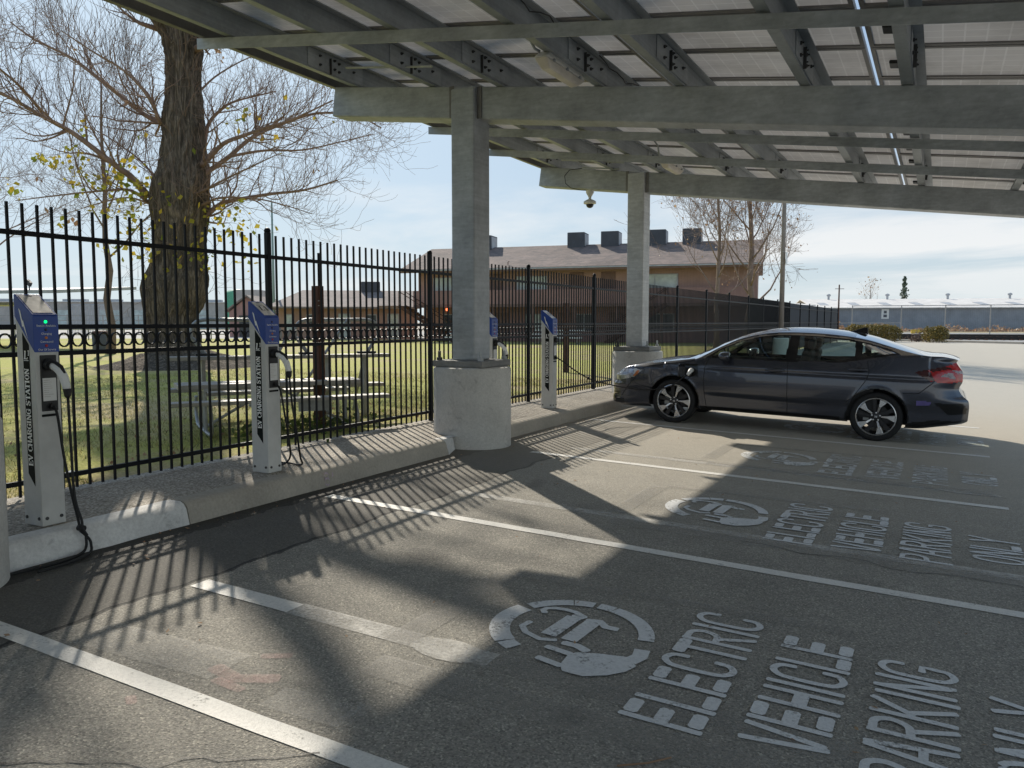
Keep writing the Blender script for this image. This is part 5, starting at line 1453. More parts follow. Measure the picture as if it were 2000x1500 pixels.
for k, z in enumerate(zz):
    c = np.interp(z, oz, oc); r = np.interp(z, oz, orr)
    for i in range(nseg):
        a = 2 * math.pi * i / nseg
        dv = Vector((math.cos(a), math.sin(a), 0))
        n1 = noise.noise(Vector((dv.x * 1.3, dv.y * 1.3, z * .55)) + Vector((5, 1, 2)))
        rid = 1 - abs(noise.noise(Vector((dv.x * 5.5, dv.y * 5.5, z * .9)) + Vector((9, 3, 1)))) * 2
        rid2 = 1 - abs(noise.noise(Vector((dv.x * 12, dv.y * 12, z * 2.2)))) * 2
        flare = max(0, 1 - (z - ZL) / 0.9)
        rr = r * (.955 + .09 * n1) + .085 * (rid - .55) + .045 * (rid2 - .5) + .07 * max(0, noise.noise(Vector((dv.x * 2.2, dv.y * 2.2, z * 1.3)) + Vector((2, 7, 4))))  + flare * .22 * max(0, noise.noise(Vector((dv.x * 2.6, dv.y * 2.6, 3.3)))) * 2
        p = TB + RT * (c + rr * dv.x) + HF * (rr * dv.y * .92); vs.append((p.x, p.y, z))
for k in range(len(zz) - 1):
    for i in range(nseg):
        j = (i + 1) % nseg; fs.append((k * nseg + i, k * nseg + j, (k + 1) * nseg + j, (k + 1) * nseg + i))
m = MB(); m.add(vs, fs); m.build('trunk', MAT['bark'], big, smooth=True)
T = Tree(11); rn = T.r
LIMBS = [  # (pixels, start radius m, end radius, depth drift at the tip)
 ([(318, 241), (278, 221), (181, 144), (134, 110), (67, 77), (20, 43)], .11, .02, 1.5),
 ([(312, 236), (290, 190), (245, 140), (180, 100), (120, 60)], .07, .015, -2.0),
 ([(290, 385), (255, 345), (228, 325), (144, 261), (84, 228), (33, 198), (-60, 150)], .12, .035, -1.8),
 ([(90, 228), (40, 170), (0, 135), (-50, 90)], .05, .02, -3.2),
 ([(308, 352), (285, 325), (255, 298), (188, 255), (120, 235)], .05, .012, 2.4),
 ([(290, 395), (255, 372), (208, 372), (110, 382), (30, 392)], .06, .012, -1.2),
 ([(296, 400), (250, 386), (190, 398), (120, 420)], .05, .010, 1.6),
 ([(396, 310), (405, 248), (432, 214), (462, 197), (540, 178)], .10, .02, 1.2),
 ([(400, 318), (436, 281), (479, 264), (522, 248), (570, 234), (650, 196)], .10, .02, -1.4),
 ([(404, 336), (445, 308), (489, 271), (536, 248), (620, 221), (700, 228), (745, 250)], .10, .018, .8),
 ([(445, 306), (517, 294), (590, 293), (670, 276), (730, 262)], .05, .012, 2.2),
 ([(398, 372), (440, 350), (490, 326), (545, 300)], .06, .012, -2.2),
 ([(396, 428), (432, 398), (485, 386), (535, 378), (595, 371), (660, 352)], .11, .022, .6),
 ([(398, 398), (432, 386), (500, 388), (560, 402), (610, 418)], .05, .010, -1.6),
 ([(388, 180), (420, 150), (470, 120), (520, 100)], .05, .012, 1.4),
 ([(390, 92), (402, 78), (440, 40), (500, -30), (560, -120)], .13, .03, -1.5),
 ([(320, 60), (300, 28), (278, 0), (240, -60), (200, -140)], .24, .06, 1.0),
 ([(318, 30), (280, 20), (230, -10), (170, -60), (100, -110)], .10, .03, -2.4),
]
limbpts = []
for px, r0, r1, dep in LIMBS:
    px = [(px[0][0] + (14 if px[0][0] < 345 else -14), px[0][1] + 6)] + px if 290 < px[0][0] < 410 else px
    n = len(px); pts = [tpt(u, v, dep * i / (n - 1)) for i, (u, v) in enumerate(px)]
    sp = smooth_path(pts, 4); rad = [r0 + (r1 - r0) * (i / (len(sp) - 1)) ** .7 for i in range(len(sp))]
    T.limbs.tube(sp, rad, 9); limbpts.append((sp, rad))
    Lr = sum((b - a).length for a, b in zip(sp[:-1], sp[1:]))
    for k in range(int(Lr * 5.5) + 4):
        T.side(sp, rad, min(3.2, 1.3 + Lr * .32), 0, 2, .24, .19, 8, (7, 10), (25, 70), .60, rn.uniform(.10, 1.0) ** .8)
# upper crown above the canopy edge, unseen; limbs massed for their soft foreground shade
top = tpt(356, -130); 
for k in range(8):
    a = k * .785 + .3; d = Vector((math.cos(a), math.sin(a), 1.2 + rn.uniform(-.2, .6)))
    T.grow(top + Vector((0, 0, rn.uniform(-1.0, .3))), d, rn.uniform(4.5, 7.0), .24, 0, 3, .12, .12, 7, (4, 6), (25, 55), .58)
# short wild shoots on the trunk
for k in range(110):
    z = rn.uniform(2.3, 9.5); c = float(np.interp(z, oz, oc)); r = float(np.interp(z, oz, orr)); a = rn.uniform(math.pi * .9, math.pi * 2.1)
    p = TB + RT * (c + r * .95 * math.cos(a)) + HF * (r * .9 * math.sin(a)); p.z = z
    T.grow(p, RT * math.cos(a) * .8 + HF * math.sin(a) * .5 + Vector((0, 0, rn.uniform(-.6, 1))), rn.uniform(.4, 1.5), .009, 1, 2, .1, .22, 6, (1, 3), (20, 60), .6)
T.limbs.build('branches', MAT['twig'], big, smooth=True); T.build_twigs('twigs', MAT['twig'], big)
spots = []
for (u, v, n, s) in ((165, 330, 24, 26), (110, 318, 14, 10), (75, 310, 8, 10), (135, 292, 6, 10), (200, 360, 22, 30), (245, 335, 20, 22), (240, 370, 20, 24), (285, 365, 12, 14), (215, 410, 12, 22), (265, 395, 12, 14), (320, 400, 12, 24), (250, 440, 16, 26), (240, 480, 14, 24), (300, 455, 8, 16), (375, 465, 14, 22), (340, 500, 26, 30), (395, 500, 14, 14), (430, 425, 20, 30), (470, 430, 14, 26), (450, 460, 12, 20), (480, 500, 8, 26), (540, 250, 6, 30), (465, 228, 7, 16), (575, 225, 4, 30), (515, 345, 5, 60), (118, 432, 5, 8), (25, 370, 6, 16), (170, 255, 5, 12), (275, 262, 4, 8)):
    for k in range(int(n * 1.7)): spots.append(tpt(u + rn.gauss(0, s), v + rn.gauss(0, s * .7), rn.uniform(-1.4, .2)))
leaves('leaves', spots, .088, MAT['leaf'], big, rn, 1, .05)
leaves('dead_leaves', [tpt(423, 92, -.5), tpt(428, 102, -.5), tpt(434, 113, -.5), tpt(244, 200, 0), tpt(150, 95, 0), tpt(515, 270, 0), tpt(70, 355, -.5), tpt(95, 415, -.4), tpt(140, 430, -.6), tpt(610, 335, .3)], .085, MAT['leaftan'], big, rn, 3, .06)
# root mound
m = MB(); vs = []; fs = []; n = 48; rings = 12
for k in range(rings):
    t = k / (rings - 1); rr = 2.6 * t
    for i in range(n):
        a = 2 * math.pi * i / n; x, y = math.cos(a), math.sin(a)
        r2 = rr * (1 + .25 * noise.noise(Vector((x * 1.4, y * 1.4, 2)))); h = .60 * (1 - t ** 1.2) + .10 * noise.noise(Vector((x * r2 * 2.2, y * r2 * 2.2, 4))) * (1 - t) * 2 - .03
        p = TB + RT * (x * r2 + .15) + HF * y * r2 * .8; vs.append((p.x, p.y, ZL + h))
for k in range(rings - 1):
    for i in range(n):
        j = (i + 1) % n; fs.append((k * n + i, k * n + j, (k + 1) * n + j, (k + 1) * n + i))
m.add(vs, fs); m.build('root_mound', m_bark('root_bark', (0.24, 0.195, 0.15), .6), big, smooth=True)

def simple_tree(name, label, cat, u, d, z, H, trunk_r, seed, mat,  first=.35, nlimb=9, kids=(4, 6), lev=3, spread=(25, 55), lean=0, upw=.25, ratio=.58, leaf=None, lsize=.05, wig=.12, reach=.55, lmax=None, lprob=.3):
    B = base(u, d, z); t = thing(name, label, cat, B); T = Tree(seed, .0055); r = T.r
    pts = [B.copy()]; rad = [trunk_r * 1.25]; n = 10
    for i in range(1, n + 1):
        pts.append(B + Vector((r.gauss(0, .05) * H * .1 + lean * i / n * RT.x, r.gauss(0, .05) * H * .1 + lean * i / n * RT.y, H * i / n))); rad.append(trunk_r * (1 - .85 * i / n))
    m = MB(); m.tube(pts, rad, 10); m.build('trunk', mat, t, smooth=True)
    for k in range(nlimb):
        f = first + (1 - first) * (k + r.random()) / nlimb
        i = min(n - 1, int(f * n)); p = pts[i].lerp(pts[i + 1], f * n - i)
        a = k * 2.4 + r.random(); el = r.uniform(.5, 1.4) if upw > .2 else r.uniform(.1, .7)
        dv = Vector((math.cos(a), math.sin(a), el))
        T.grow(p, dv, H * reach * (1.15 - f * .75) * r.uniform(.8, 1.1), rad[i] * .36, 0, lev, upw, wig, 6, kids, spread, ratio)
    T.limbs.build('branches', mat, t, smooth=True); T.build_twigs('twigs', mat, t)
    if leaf: leaves('leaves', [p for p in T.tips if r.random() < lprob], lsize, leaf, t, r, 1, .1)
    return t
simple_tree('young_tree', 'slim bare tree with many upright branches standing left of the huge trunk', 'tree', 214, 33, ZL, 11.5, .17, 21, MAT['twigdark'], .30, 14, (6, 9), 2, (18, 45), upw=.42, reach=.62)
simple_tree('bare_tree', 'hazy bare tree at the left margin beyond the lawn', 'tree', -55, 44, ZL, 12.5, .22, 22, MAT['twig'], .28, 14, (7, 9), 2, (25, 55), upw=.2, reach=.62)
simple_tree('bare_tree', 'thinner bare tree before the brown building, left of the pair', 'tree', 1400, 38, ZL, 11.0, .125, 31, MAT['twigsyc'], .20, 22, (5, 6), 3, (25, 65), upw=.21, reach=.37, leaf=MAT['leaftan'], lsize=.06)
simple_tree('bare_tree', 'thicker bare tree beside the tall lamp pole, right of the pair', 'tree', 1462, 40, ZL, 12.0, .19, 36, MAT['twigsyc'], .16, 24, (5, 6), 3, (25, 65), upw=.21, reach=.37, leaf=MAT['leaftan'], lsize=.06)
simple_tree('distant_bare_tree', 'small leafless tree rising behind the white warehouse roof', 'tree', 1698, 215, 0, 11.5, .3, 33, MAT['twighaze'], .35, 11, (3, 5), 2, (30, 60), upw=.3, reach=.55, leaf=MAT['leaftan'], lsize=.25)
# far conifer
B = base(1764, 225, 0); con = thing('conifer_tree', 'lone pointed conifer rising behind the white warehouse roof', 'tree', B); rn = random.Random(5)
m = MB(); m.tube([B, B + Vector((0, 0, 14))], [.35, .05], 6); m.build('trunk', MAT['twigdark'], con)
pts = []
for k in range(750):
    h = 4.5 + 9.8 * rn.random() ** 1.15; w = 2.3 * (1 - (h - 4.5) / 10.3) ** .8 * (0.75 + .35 * math.sin(h * 4.2)); a = rn.uniform(0, 6.28); rr = w * rn.uniform(.25, 1)
    pts.append(B + Vector((math.cos(a) * rr, math.sin(a) * rr, h - rr * .12)))
leaves('needles', pts, .30, MAT['conifer'], con, rn, 1, .1)

# ------------------------------------------------------------------ park furniture
def plank(m, a, b, w, t):
    m.bar((a[0], a[1], a[2] - t / 2), (b[0], b[1], b[2] - t / 2), w, t)
bt = thing('bench_table', 'aluminium picnic table with side benches on bent pipe legs behind the fence', 'picnic table', (-7.0, 7.1, ZL))
S0_, S1_ = Vector((-7.54, 5.95, .70)), Vector((-6.14, 8.07, .70)); dl = (S1_ - S0_).normalized(); nr = Vector((-dl.y, dl.x, 0))   # away from the fence
for off, z, ta, tb, nm in ((0, .70, 0, 1, 'seat'), (1.28, .70, .18, .95, 'seat')):
    m = MB(); a = S0_ + dl * 2.54 * ta + nr * off; b = S0_ + dl * 2.54 * tb + nr * off; plank(m, (a.x, a.y, z), (b.x, b.y, z), .24, .045); m.build(nm, MAT['alu'], bt, bevel=.006)
for k, off in enumerate((.46, .72)):
    m = MB(); a = S0_ + dl * .12 + nr * off; b = S0_ + dl * 2.33 + nr * off; plank(m, (a.x, a.y, .865 + .002 * k), (b.x, b.y, .865 + .002 * k), .25, .055); m.build('tabletop', MAT['alu'], bt, bevel=.006)
for tt in (.42, 2.12):
    c = S0_ + dl * tt
    P_ = lambda off, z: Vector((c.x + nr.x * off, c.y + nr.y * off, z))
    m = MB(); m.tube(smooth_path([P_(0, .655), P_(-.02, .60), P_(-.10, .46), P_(-.06, .33), P_(.10, .30), P_(.58, .30), P_(1.08, .30), P_(1.22, .34), P_(1.32, .46), P_(1.28, .60), P_(1.26, .655)]), .022, 8); m.build('pipe_leg', MAT['steelpipe'], bt, smooth=True)
    for off in (.42, .78):
        m = MB(); m.tube([P_(off, .30), P_(off, .81)], .024, 8); m.build('upright', MAT['steelpipe'], bt)
    m = MB(); m.bar(P_(.3, .80), P_(.92, .80), .05, .03); m.bar(P_(0, .645), P_(.24, .645), .06, .02); m.build('crosspiece', MAT['steelpipe'], bt)
c0, c1 = S0_ + dl * .42 + nr * .6, S0_ + dl * 2.12 + nr * .6; mid = (c0 + c1) / 2
m = MB(); m.tube([(c0.x, c0.y, .32), (mid.x, mid.y, .80)], .018, 6); m.tube([(c1.x, c1.y, .32), (mid.x, mid.y, .80)], .018, 6); m.build('brace', MAT['steelpipe'], bt)
m = MB(); p = S0_ + dl * 1.75 + nr * .5; m.box((p.x, p.y, .55), (.02, .42, .16), M=Matrix.Rotation(math.atan2(dl.y, dl.x) - math.pi / 2, 4, 'Z')); m.build('modesty_panel', MAT['steelpipe'], bt)

bl = thing('bleacher_bench', 'aluminium bench with two looped pipe backrests, behind the picnic table', 'bench', (-8.0, 8.2, ZL))
A_, B_ = Vector((-8.8, 6.95, 1.15)), Vector((-7.02, 9.26, 1.15)); dl2 = (B_ - A_).normalized(); nr2 = Vector((-dl2.y, dl2.x, 0)); L2 = (B_ - A_).length
m = MB(); plank(m, A_, B_, .26, .05); m.build('seat', MAT['alu'], bl, bevel=.006)
m = MB(); plank(m, A_ + nr2 * .35 + Vector((0, 0, -.44)), B_ + nr2 * .35 + Vector((0, 0, -.44)), .26, .05); m.build('foot_board', MAT['alu'], bl, bevel=.006)
for t0 in (.40, 1.15, 2.05, 2.55):
    q = A_ + dl2 * t0
    m = MB(); m.bbox(q.x - .03, q.x + .03, q.y - .03, q.y + .03, ZL, 1.10); m.build('leg', MAT['steelpipe'], bl)
    q2 = q + nr2 * .7
    m = MB(); m.tube([(q.x, q.y, 1.06), (q2.x, q2.y, ZL)], .02, 6); m.build('strut', MAT['steelpipe'], bl)
for t0, t1 in ((.28, 1.42), (1.62, 2.80)):
    z0, z1 = 1.155, 1.63
    g = lambda t, z, o=.10: tuple(A_ + dl2 * t + nr2 * o + Vector((0, 0, z - 1.15)))
    m = MB(); m.tube(smooth_path([g(t0 + .18, z0), g(t0 + .04, z0 + .20), g(t0, z1 - .22), g(t0 + .03, z1 - .07), g(t0 + .16, z1), g(t0 + .5, z1), g((t0 + t1) / 2, z1), g(t1 - .5, z1), g(t1 - .16, z1), g(t1 - .03, z1 - .07), g(t1, z1 - .22), g(t1 - .04, z0 + .20), g(t1 - .18, z0)]), .026, 8); m.build('loop_backrest', MAT['steelpipe'], bl, smooth=True)
    for tt in (t0 + .18, t1 - .18):
        m = MB(); q = Vector(g(tt, z0)); m.box((q.x, q.y, 1.168), (.10, .26, .03), M=Matrix.Rotation(math.atan2(dl2.y, dl2.x) - math.pi / 2, 4, 'Z')); m.build('foot', MAT['blackbox'], bl)
m = MB(); m.tube([tuple(A_ + dl2 * 1.55 + Vector((0, 0, .35))), tuple(A_ + dl2 * 1.0 + nr2 * .1 + Vector((0, 0, -.7)))], .02, 6); m.tube([tuple(A_ + dl2 * 2.35 + Vector((0, 0, .5))), tuple(A_ + dl2 * 1.6 + nr2 * .1 + Vector((0, 0, -.6)))], .02, 6); m.build('brace', MAT['steelpipe'], bl)

t = thing('steel_post', 'rusty brown square post standing behind the aluminium benches', 'post', (-7.02, 7.80, ZL), 'rusty posts on the lawn')
m = MB(); m.bbox(-7.075, -6.965, 7.745, 7.855, ZL, 2.06); m.build('shaft', MAT['rust'], t, bevel=.006)
m = MB(); m.tube([(-7.03, 7.84, 1.9), (-7.03, 7.84, 2.48)], .016, 6); m.build('pipe', MAT['fence'], t)
m = MB()
for z in (1.86, 1.80): m.tube([(-7.10, 7.79, z), (-6.94, 7.74, z + .01)], .005, 5)
m.build('wire_tie', MAT['alu'], t)
m = MB(); m.bbox(-8.78, -8.66, 19.14, 19.26, ZL, 2.1); o = m.build('steel_post', MAT['rust'], bevel=.006); tag(o, 'rusty brown square post seen through the fence right of the third charging post', 'post', 'rusty posts on the lawn')
B = base(195, 35, ZL)
t = thing('trash_can', 'dark round litter bin standing alone on the lawn edge', 'trash can', B)
m = MB(); m.lathe([(.30, 0), (.33, .1), (.34, .8), (.33, .82)], tuple(B), 24); m.build('barrel', MAT['acunit'], t, smooth='auto')
m = MB(); m.lathe([(.36, .82), (.36, .86), (.30, .93), (.12, .96)], tuple(B), 24); m.build('lid', MAT['rust'], t, smooth='auto')
m = MB(); m.add([(-6.55, 3.98, ZL + .02), (-6.35, 4.02, ZL + .05), (-6.38, 4.2, ZL + .03), (-6.55, 4.15, ZL + .06)], [(0, 1, 2, 3)]); o = m.build('paper_scrap', MAT['paper']); tag(o, 'crumpled white paper lying on the grass just inside the fence', 'litter')

# grass blades on the near lawn
rn = random.Random(8); nb = 52000
X = -6.06 - 11.5 * np.random.RandomState(3).rand(nb) ** 1.5; Y = 1.2 + 15.5 * np.random.RandomState(4).rand(nb)
keep = []
for i in range(nb):
    k = noise.noise(Vector((X[i] * .9, Y[i] * .9, 0))) + .5 * noise.noise(Vector((X[i] * 2.7, Y[i] * 2.7, 5)))
    bare = max(0, 1 - (-6.0 - X[i]) / 1.5) * .8
    if k > -.35 + bare: keep.append(i)
rs = np.random.RandomState(6); keep = np.array(keep); n = len(keep); X = X[keep]; Y = Y[keep]
h = .03 + .045 * rs.rand(n) ** 2; a = rs.rand(n) * 6.283; w = .0035 + .003 * rs.rand(n); lx = rs.normal(0, .03, n); ly = rs.normal(0, .03, n)
V = np.zeros((n, 3, 3), np.float32)
V[:, 0] = np.stack([X - w * np.cos(a), Y - w * np.sin(a), np.full(n, ZL)], 1); V[:, 1] = np.stack([X + w * np.cos(a), Y + w * np.sin(a), np.full(n, ZL)], 1); V[:, 2] = np.stack([X + lx, Y + ly, ZL + h], 1)
o = mesh_np('grass', V.reshape(-1, 3), np.arange(3 * n).reshape(-1, 3), MAT['blade'], None, smooth=False); o['kind'] = 'stuff'
# weeds at the foot of the rusty post and along the fence
rn = random.Random(12); pts = [Vector((-6.9 + rn.gauss(0, .35), 7.5 + rn.gauss(0, .5), ZL + abs(rn.gauss(0, .07)))) for k in range(420)]
o = leaves('weeds', pts, .035, m_leafy('weed_leaf', (.05, .09, .02), (.16, .20, .05)), None, rn, 1, .02); o['kind'] = 'stuff'
pts = [Vector((-6.5 + rn.gauss(0, 1.6) - 1.2, 2 + rn.random() * 11, ZL + .012)) for k in range(420)]; pts = [p for p in pts if p.x < -6.05]
o = leaves('fallen_leaves', pts, .024, MAT['leaftan'], None, rn, 1, .004); o['kind'] = 'stuff'

# ------------------------------------------------------------------ buildings
def boxm(c, u, v, x0, x1, y0, y1, z0, z1):
    """box in a building frame: origin c, u along the front, v to the back"""
    P_ = lambda x, y, z: (c.x + u.x * x + v.x * y, c.y + u.y * x + v.y * y, z)
    return [P_(x0, y0, z0), P_(x1, y0, z0), P_(x1, y1, z0), P_(x0, y1, z0), P_(x0, y0, z1), P_(x1, y0, z1), P_(x1, y1, z1), P_(x0, y1, z1)], [(3, 2, 1, 0), (4, 5, 6, 7), (0, 1, 5, 4), (1, 2, 6, 5), (2, 3, 7, 6), (3, 0, 4, 7)]
GZ = .20
Lc = base(818, 56, GZ); Rc = base(1478, 49.2, GZ)
u = (Rc - Lc); WB_ = u.length; u.normalize(); v = Vector((-u.y, u.x, 0))
bd = thing('brown_building', 'two storey pink brown building with shingle roof and roof coolers', 'building', Lc)
def bb(name, mat, parent, *a, bevel=0):
    m = MB(); m.add(*boxm(Lc, u, v, *a)); return m.build(name, mat, parent, bevel=bevel)
EV = 5.05
wall = bb('upper_wall', MAT['stucco2'], bd, 0, WB_, 0, 9.5, 2.75, EV)
bb('lower_wall', MAT['stucco'], bd, 0, WB_, .9, 9.5, GZ, 2.75)
bb('walkway_slab', MAT['trim'], bd, 0, WB_, -.9, .0, 2.60, 2.80)
bb('parapet', MAT['stucco'], bd, 0, WB_, -.9, -.75, 2.805, 3.75)
for k in range(9):
    x = WB_ * (k + .02) / 8.1; bb('walkway_post', MAT['trim'], bd, x, x + .16, -.85, -.70, GZ, 2.6)
# roof with overhangs
m = MB(); ov = 1.0; Z0 = EV - .02; RZ = 6.95; dpt = 9.5
P_ = lambda x, y, z: (Lc.x + u.x * x + v.x * y, Lc.y + u.y * x + v.y * y, z)
a0, a1, b0, b1 = -1.0, WB_ + .3, -ov, dpt + ov
th = .18
vsr = [P_(a0, b0, Z0), P_(a1, b0, Z0), P_(a1, dpt / 2, RZ), P_(a0, dpt / 2, RZ), P_(a1, b1, Z0), P_(a0, b1, Z0)]
vsr += [(x, y, z + th) for x, y, z in vsr]
m.add(vsr, [(0, 1, 2, 3), (3, 2, 4, 5), (6, 9, 8, 7), (9, 11, 10, 8), (0, 6, 7, 1), (5, 4, 10, 11), (1, 7, 8, 2), (2, 8, 10, 4), (0, 3, 9, 6), (3, 5, 11, 9)])
rf = m.build('roof', MAT['shingle'], bd)
m = MB(); m.add([P_(0, 0, EV), P_(0, dpt, EV), P_(0, dpt / 2, RZ - .1), P_(.1, 0, EV), P_(.1, dpt, EV), P_(.1, dpt / 2, RZ - .1)], [(0, 1, 2), (3, 5, 4), (0, 3, 4, 1), (1, 4, 5, 2), (2, 5, 3, 0)]); m.build('gable', MAT['stucco2'], bd)
m = MB(); m.add([P_(WB_, 0, EV), P_(WB_, dpt, EV), P_(WB_, dpt / 2, RZ - .1), P_(WB_ - .1, 0, EV), P_(WB_ - .1, dpt, EV), P_(WB_ - .1, dpt / 2, RZ - .1)], [(2, 1, 0), (4, 5, 3), (1, 4, 3, 0), (2, 5, 4, 1), (0, 3, 5, 2)]); m.build('gable', MAT['stucco2'], bd)
bb('fascia', MAT['trim'], bd, a0, a1, b0 - .04, b0 - .003, Z0 - .06, Z0 + .17)
bb('gutter', MAT['acpale'], bd, a0, a1, b0 - .10, b0 - .043, Z0 + .06, Z0 + .15)
def win(x0, x1, z0, z1, y, mat, frame=MAT['acpale'], n=2):
    f = bb('window', frame, bd, x0 - .06, x1 + .06, y - .05, y - .002, z0 - .06, z1 + .06)
    for k in range(n):
        m = MB(); w = (x1 - x0) / n; m.add(*boxm(Lc, u, v, x0 + w * k + .03, x0 + w * (k + 1) - .03, y - .07, y - .052, z0, z1)); m.build('pane', mat, f)
for x0, x1, mt in ((1.2, 2.6, MAT['pane']), (7.3, 9.3, MAT['pane']), (15.1, 17.9, MAT['pane'])): win(x0, x1, 3.78, 4.62, 0, mt)
for x0, x1, mt in ((1.6, 3.1, MAT['panedark']), (7.6, 9.2, MAT['pane']), (11.0, 12.4, MAT['panedark']), (15.4, 17.6, MAT['panedark'])): win(x0, x1, 1.05, 2.1, .9, mt)
for x, z, y in ((5.2, 2.82, 0), (10.9, 2.82, 0), (13.0, 2.82, 0), (5.4, GZ, .9), (10.0, GZ, .9), (13.4, GZ, .9)):
    bb('door', MAT['trim'], bd, x, x + .95, y - .05, y - .002, z, z + 2.05)
def stairs(x0, x1, z0, z1, y0, name='stairs'):
    m = MB(); n = 12
    for k in range(n):
        xa = x0 + (x1 - x0) * k / n; xb = x0 + (x1 - x0) * (k + 1) / n; z = z0 + (z1 - z0) * (k + 1) / n
        m.add(*boxm(Lc, u, v, min(xa, xb), max(xa, xb), y0, y0 + 1.0, z - .06, z))
    for y in (y0 - .03, y0 + 1.03):
        a = Vector(P_(x0, y, z0)); b = Vector(P_(x1, y, z1)); m.bar(a, b, .05, .22); m.bar(a + Vector((0, 0, 1)), b + Vector((0, 0, 1)), .04, .05)
        for k in range(6): q = a.lerp(b, k / 5); m.bar(q, q + Vector((0, 0, 1.0)), .03, .03)
    return m.build(name, MAT['rust'], bd)
stairs(3.6, -.6, GZ, 2.7, -1.95); stairs(13.6, 17.4, GZ, 2.7, -1.95)
bb('landing', MAT['trim'], bd, -2.2, -.6, -1.95, -.9, 2.6, 2.72)
m = MB(); q = Lc + u * 2.55 - v * .98; m.lathe([(.0, -.09), (.08, -.07), (.09, .07), (.0, .1)], (q.x, q.y, 2.45), 10); m.build('red_lamp', MAT['warn'], bd)
m = MB(); q = Lc + u * 6.7 - v * .3; m.tube([(q.x, q.y, 5.35), (q.x, q.y, 5.62), (q.x + .1, q.y, 5.68)], .03, 6); m.build('vent_pipe', MAT['trim'], rf)
for uu, nm in ((948, 0), (1128, 0), (1193, 0), (1283, 0), (1350, 0)):
    tt = (uu - 818) / (1478 - 818); dep = 56 + (49.2 - 56) * tt; p0 = at(uu, 630, dep + 4.6); x = (p0 - Lc).dot(u)
    f = bb('roof_cooler', MAT['acunit'], rf, x - .62, x + .62, dpt / 2 - .75, dpt / 2 + .75, RZ - .25, RZ + 1.0, bevel=.03)
    bb('side_panel', MAT['acpale'], f, x + .622, x + .64, dpt / 2 - .62, dpt / 2 + .62, RZ + .05, RZ + .9)
    bb('stand', MAT['trim'], f, x - .66, x + .66, dpt / 2 - .8, dpt / 2 + .8, RZ - .32, RZ - .26)
# white low bleachers in front of it
for x, lab in ((5.6, 'low white bleacher before the brown building, nearer the column'), (11.2, 'low white bleacher before the brown building, behind the charging post with the taut cable')):
    q = Lc + u * x - v * 5.0; t = thing('bleacher', lab, 'bleacher', q, 'white bleachers by the brown building')
    for k in range(3):
        m = MB(); m.add(*boxm(q, u, v, -1.6, 1.6, k * .5, k * .5 + .26, GZ + .42 + k * .22, GZ + .48 + k * .22)); m.build('seat_board', MAT['white'], t)
    for xx in (-1.3, 0, 1.3):
        m = MB(); m.add(*boxm(q, u, v, xx - .03, xx + .03, 0, 1.2, GZ + .07, GZ + .14)); m.add(*boxm(q, u, v, xx - .03, xx + .03, .05, .11, GZ + .07, GZ + .42)); m.add(*boxm(q, u, v, xx - .03, xx + .03, 1.1, 1.16, GZ + .07, GZ + .86)); m.build('support', MAT['alu'], t)

# one-storey wing to the left
L1 = base(545, 60, GZ); R1 = base(815, 62, GZ); u1 = (R1 - L1); W1 = u1.length; u1.normalize(); v1 = Vector((-u1.y, u1.x, 0))
wing = thing('low_building', 'single storey pink building with grey shingle roof and one cooler', 'building', L1)
def bw(name, mat, parent, *a, bevel=0):
    m = MB(); m.add(*boxm(L1, u1, v1, *a)); return m.build(name, mat, parent, bevel=bevel)
bw('wall', MAT['stucco2'], wing, 0, W1, 0, 9, GZ, 2.75)
P1 = lambda x, y, z: (L1.x + u1.x * x + v1.x * y, L1.y + u1.y * x + v1.y * y, z)
m = MB(); e0, e1, ez, rz = -.9, W1 + .2, 2.62, 4.05
vsr = [P1(e0, -.9, ez), P1(e1, -.9, ez), P1(e1, 4.5, rz), P1(e0 + 2.4, 4.5, rz), P1(e1, 9.9, ez), P1(e0, 9.9, ez)]; vsr += [(x, y, z + .14) for x, y, z in vsr]
m.add(vsr, [(0, 1, 2, 3), (3, 2, 4, 5), (0, 3, 5), (6, 9, 8, 7), (9, 11, 10, 8), (6, 11, 9), (0, 6, 7, 1), (5, 4, 10, 11), (1, 7, 8, 2), (2, 8, 10, 4), (0, 5, 11, 6)])
rf1 = m.build('roof', MAT['shingle2'], wing)
for x0, x1, z0, z1, mt, nm in ((.4, 1.1, .9, 2.2, 'pane', 'window'), (2.0, 3.0, 1.2, 2.2, 'panedark', 'window'), (4.4, 5.3, GZ, 2.25, 'pane', 'door'), (6.5, 7.3, 1.0, 2.2, 'panedark', 'window'), (8.1, 9.0, GZ, 2.25, 'pane', 'door')):
    f = bw(nm, MAT['acpale'], wing, x0, x1, -.06, -.003, z0, z1); m = MB(); m.add(*boxm(L1, u1, v1, x0 + .08, x1 - .08, -.08, -.062, z0 + .08, z1 - .08)); m.build('pane', MAT[mt], f)
xq = (at(725, 600, 64) - L1).dot(u1)
f = bw('roof_cooler', MAT['acunit'], rf1, xq - .75, xq + .75, 3.9, 5.1, rz - .1, rz + .85, bevel=.03); bw('side_panel', MAT['acpale'], f, xq + .752, xq + .77, 4.0, 5.0, rz + .05, rz + .75)

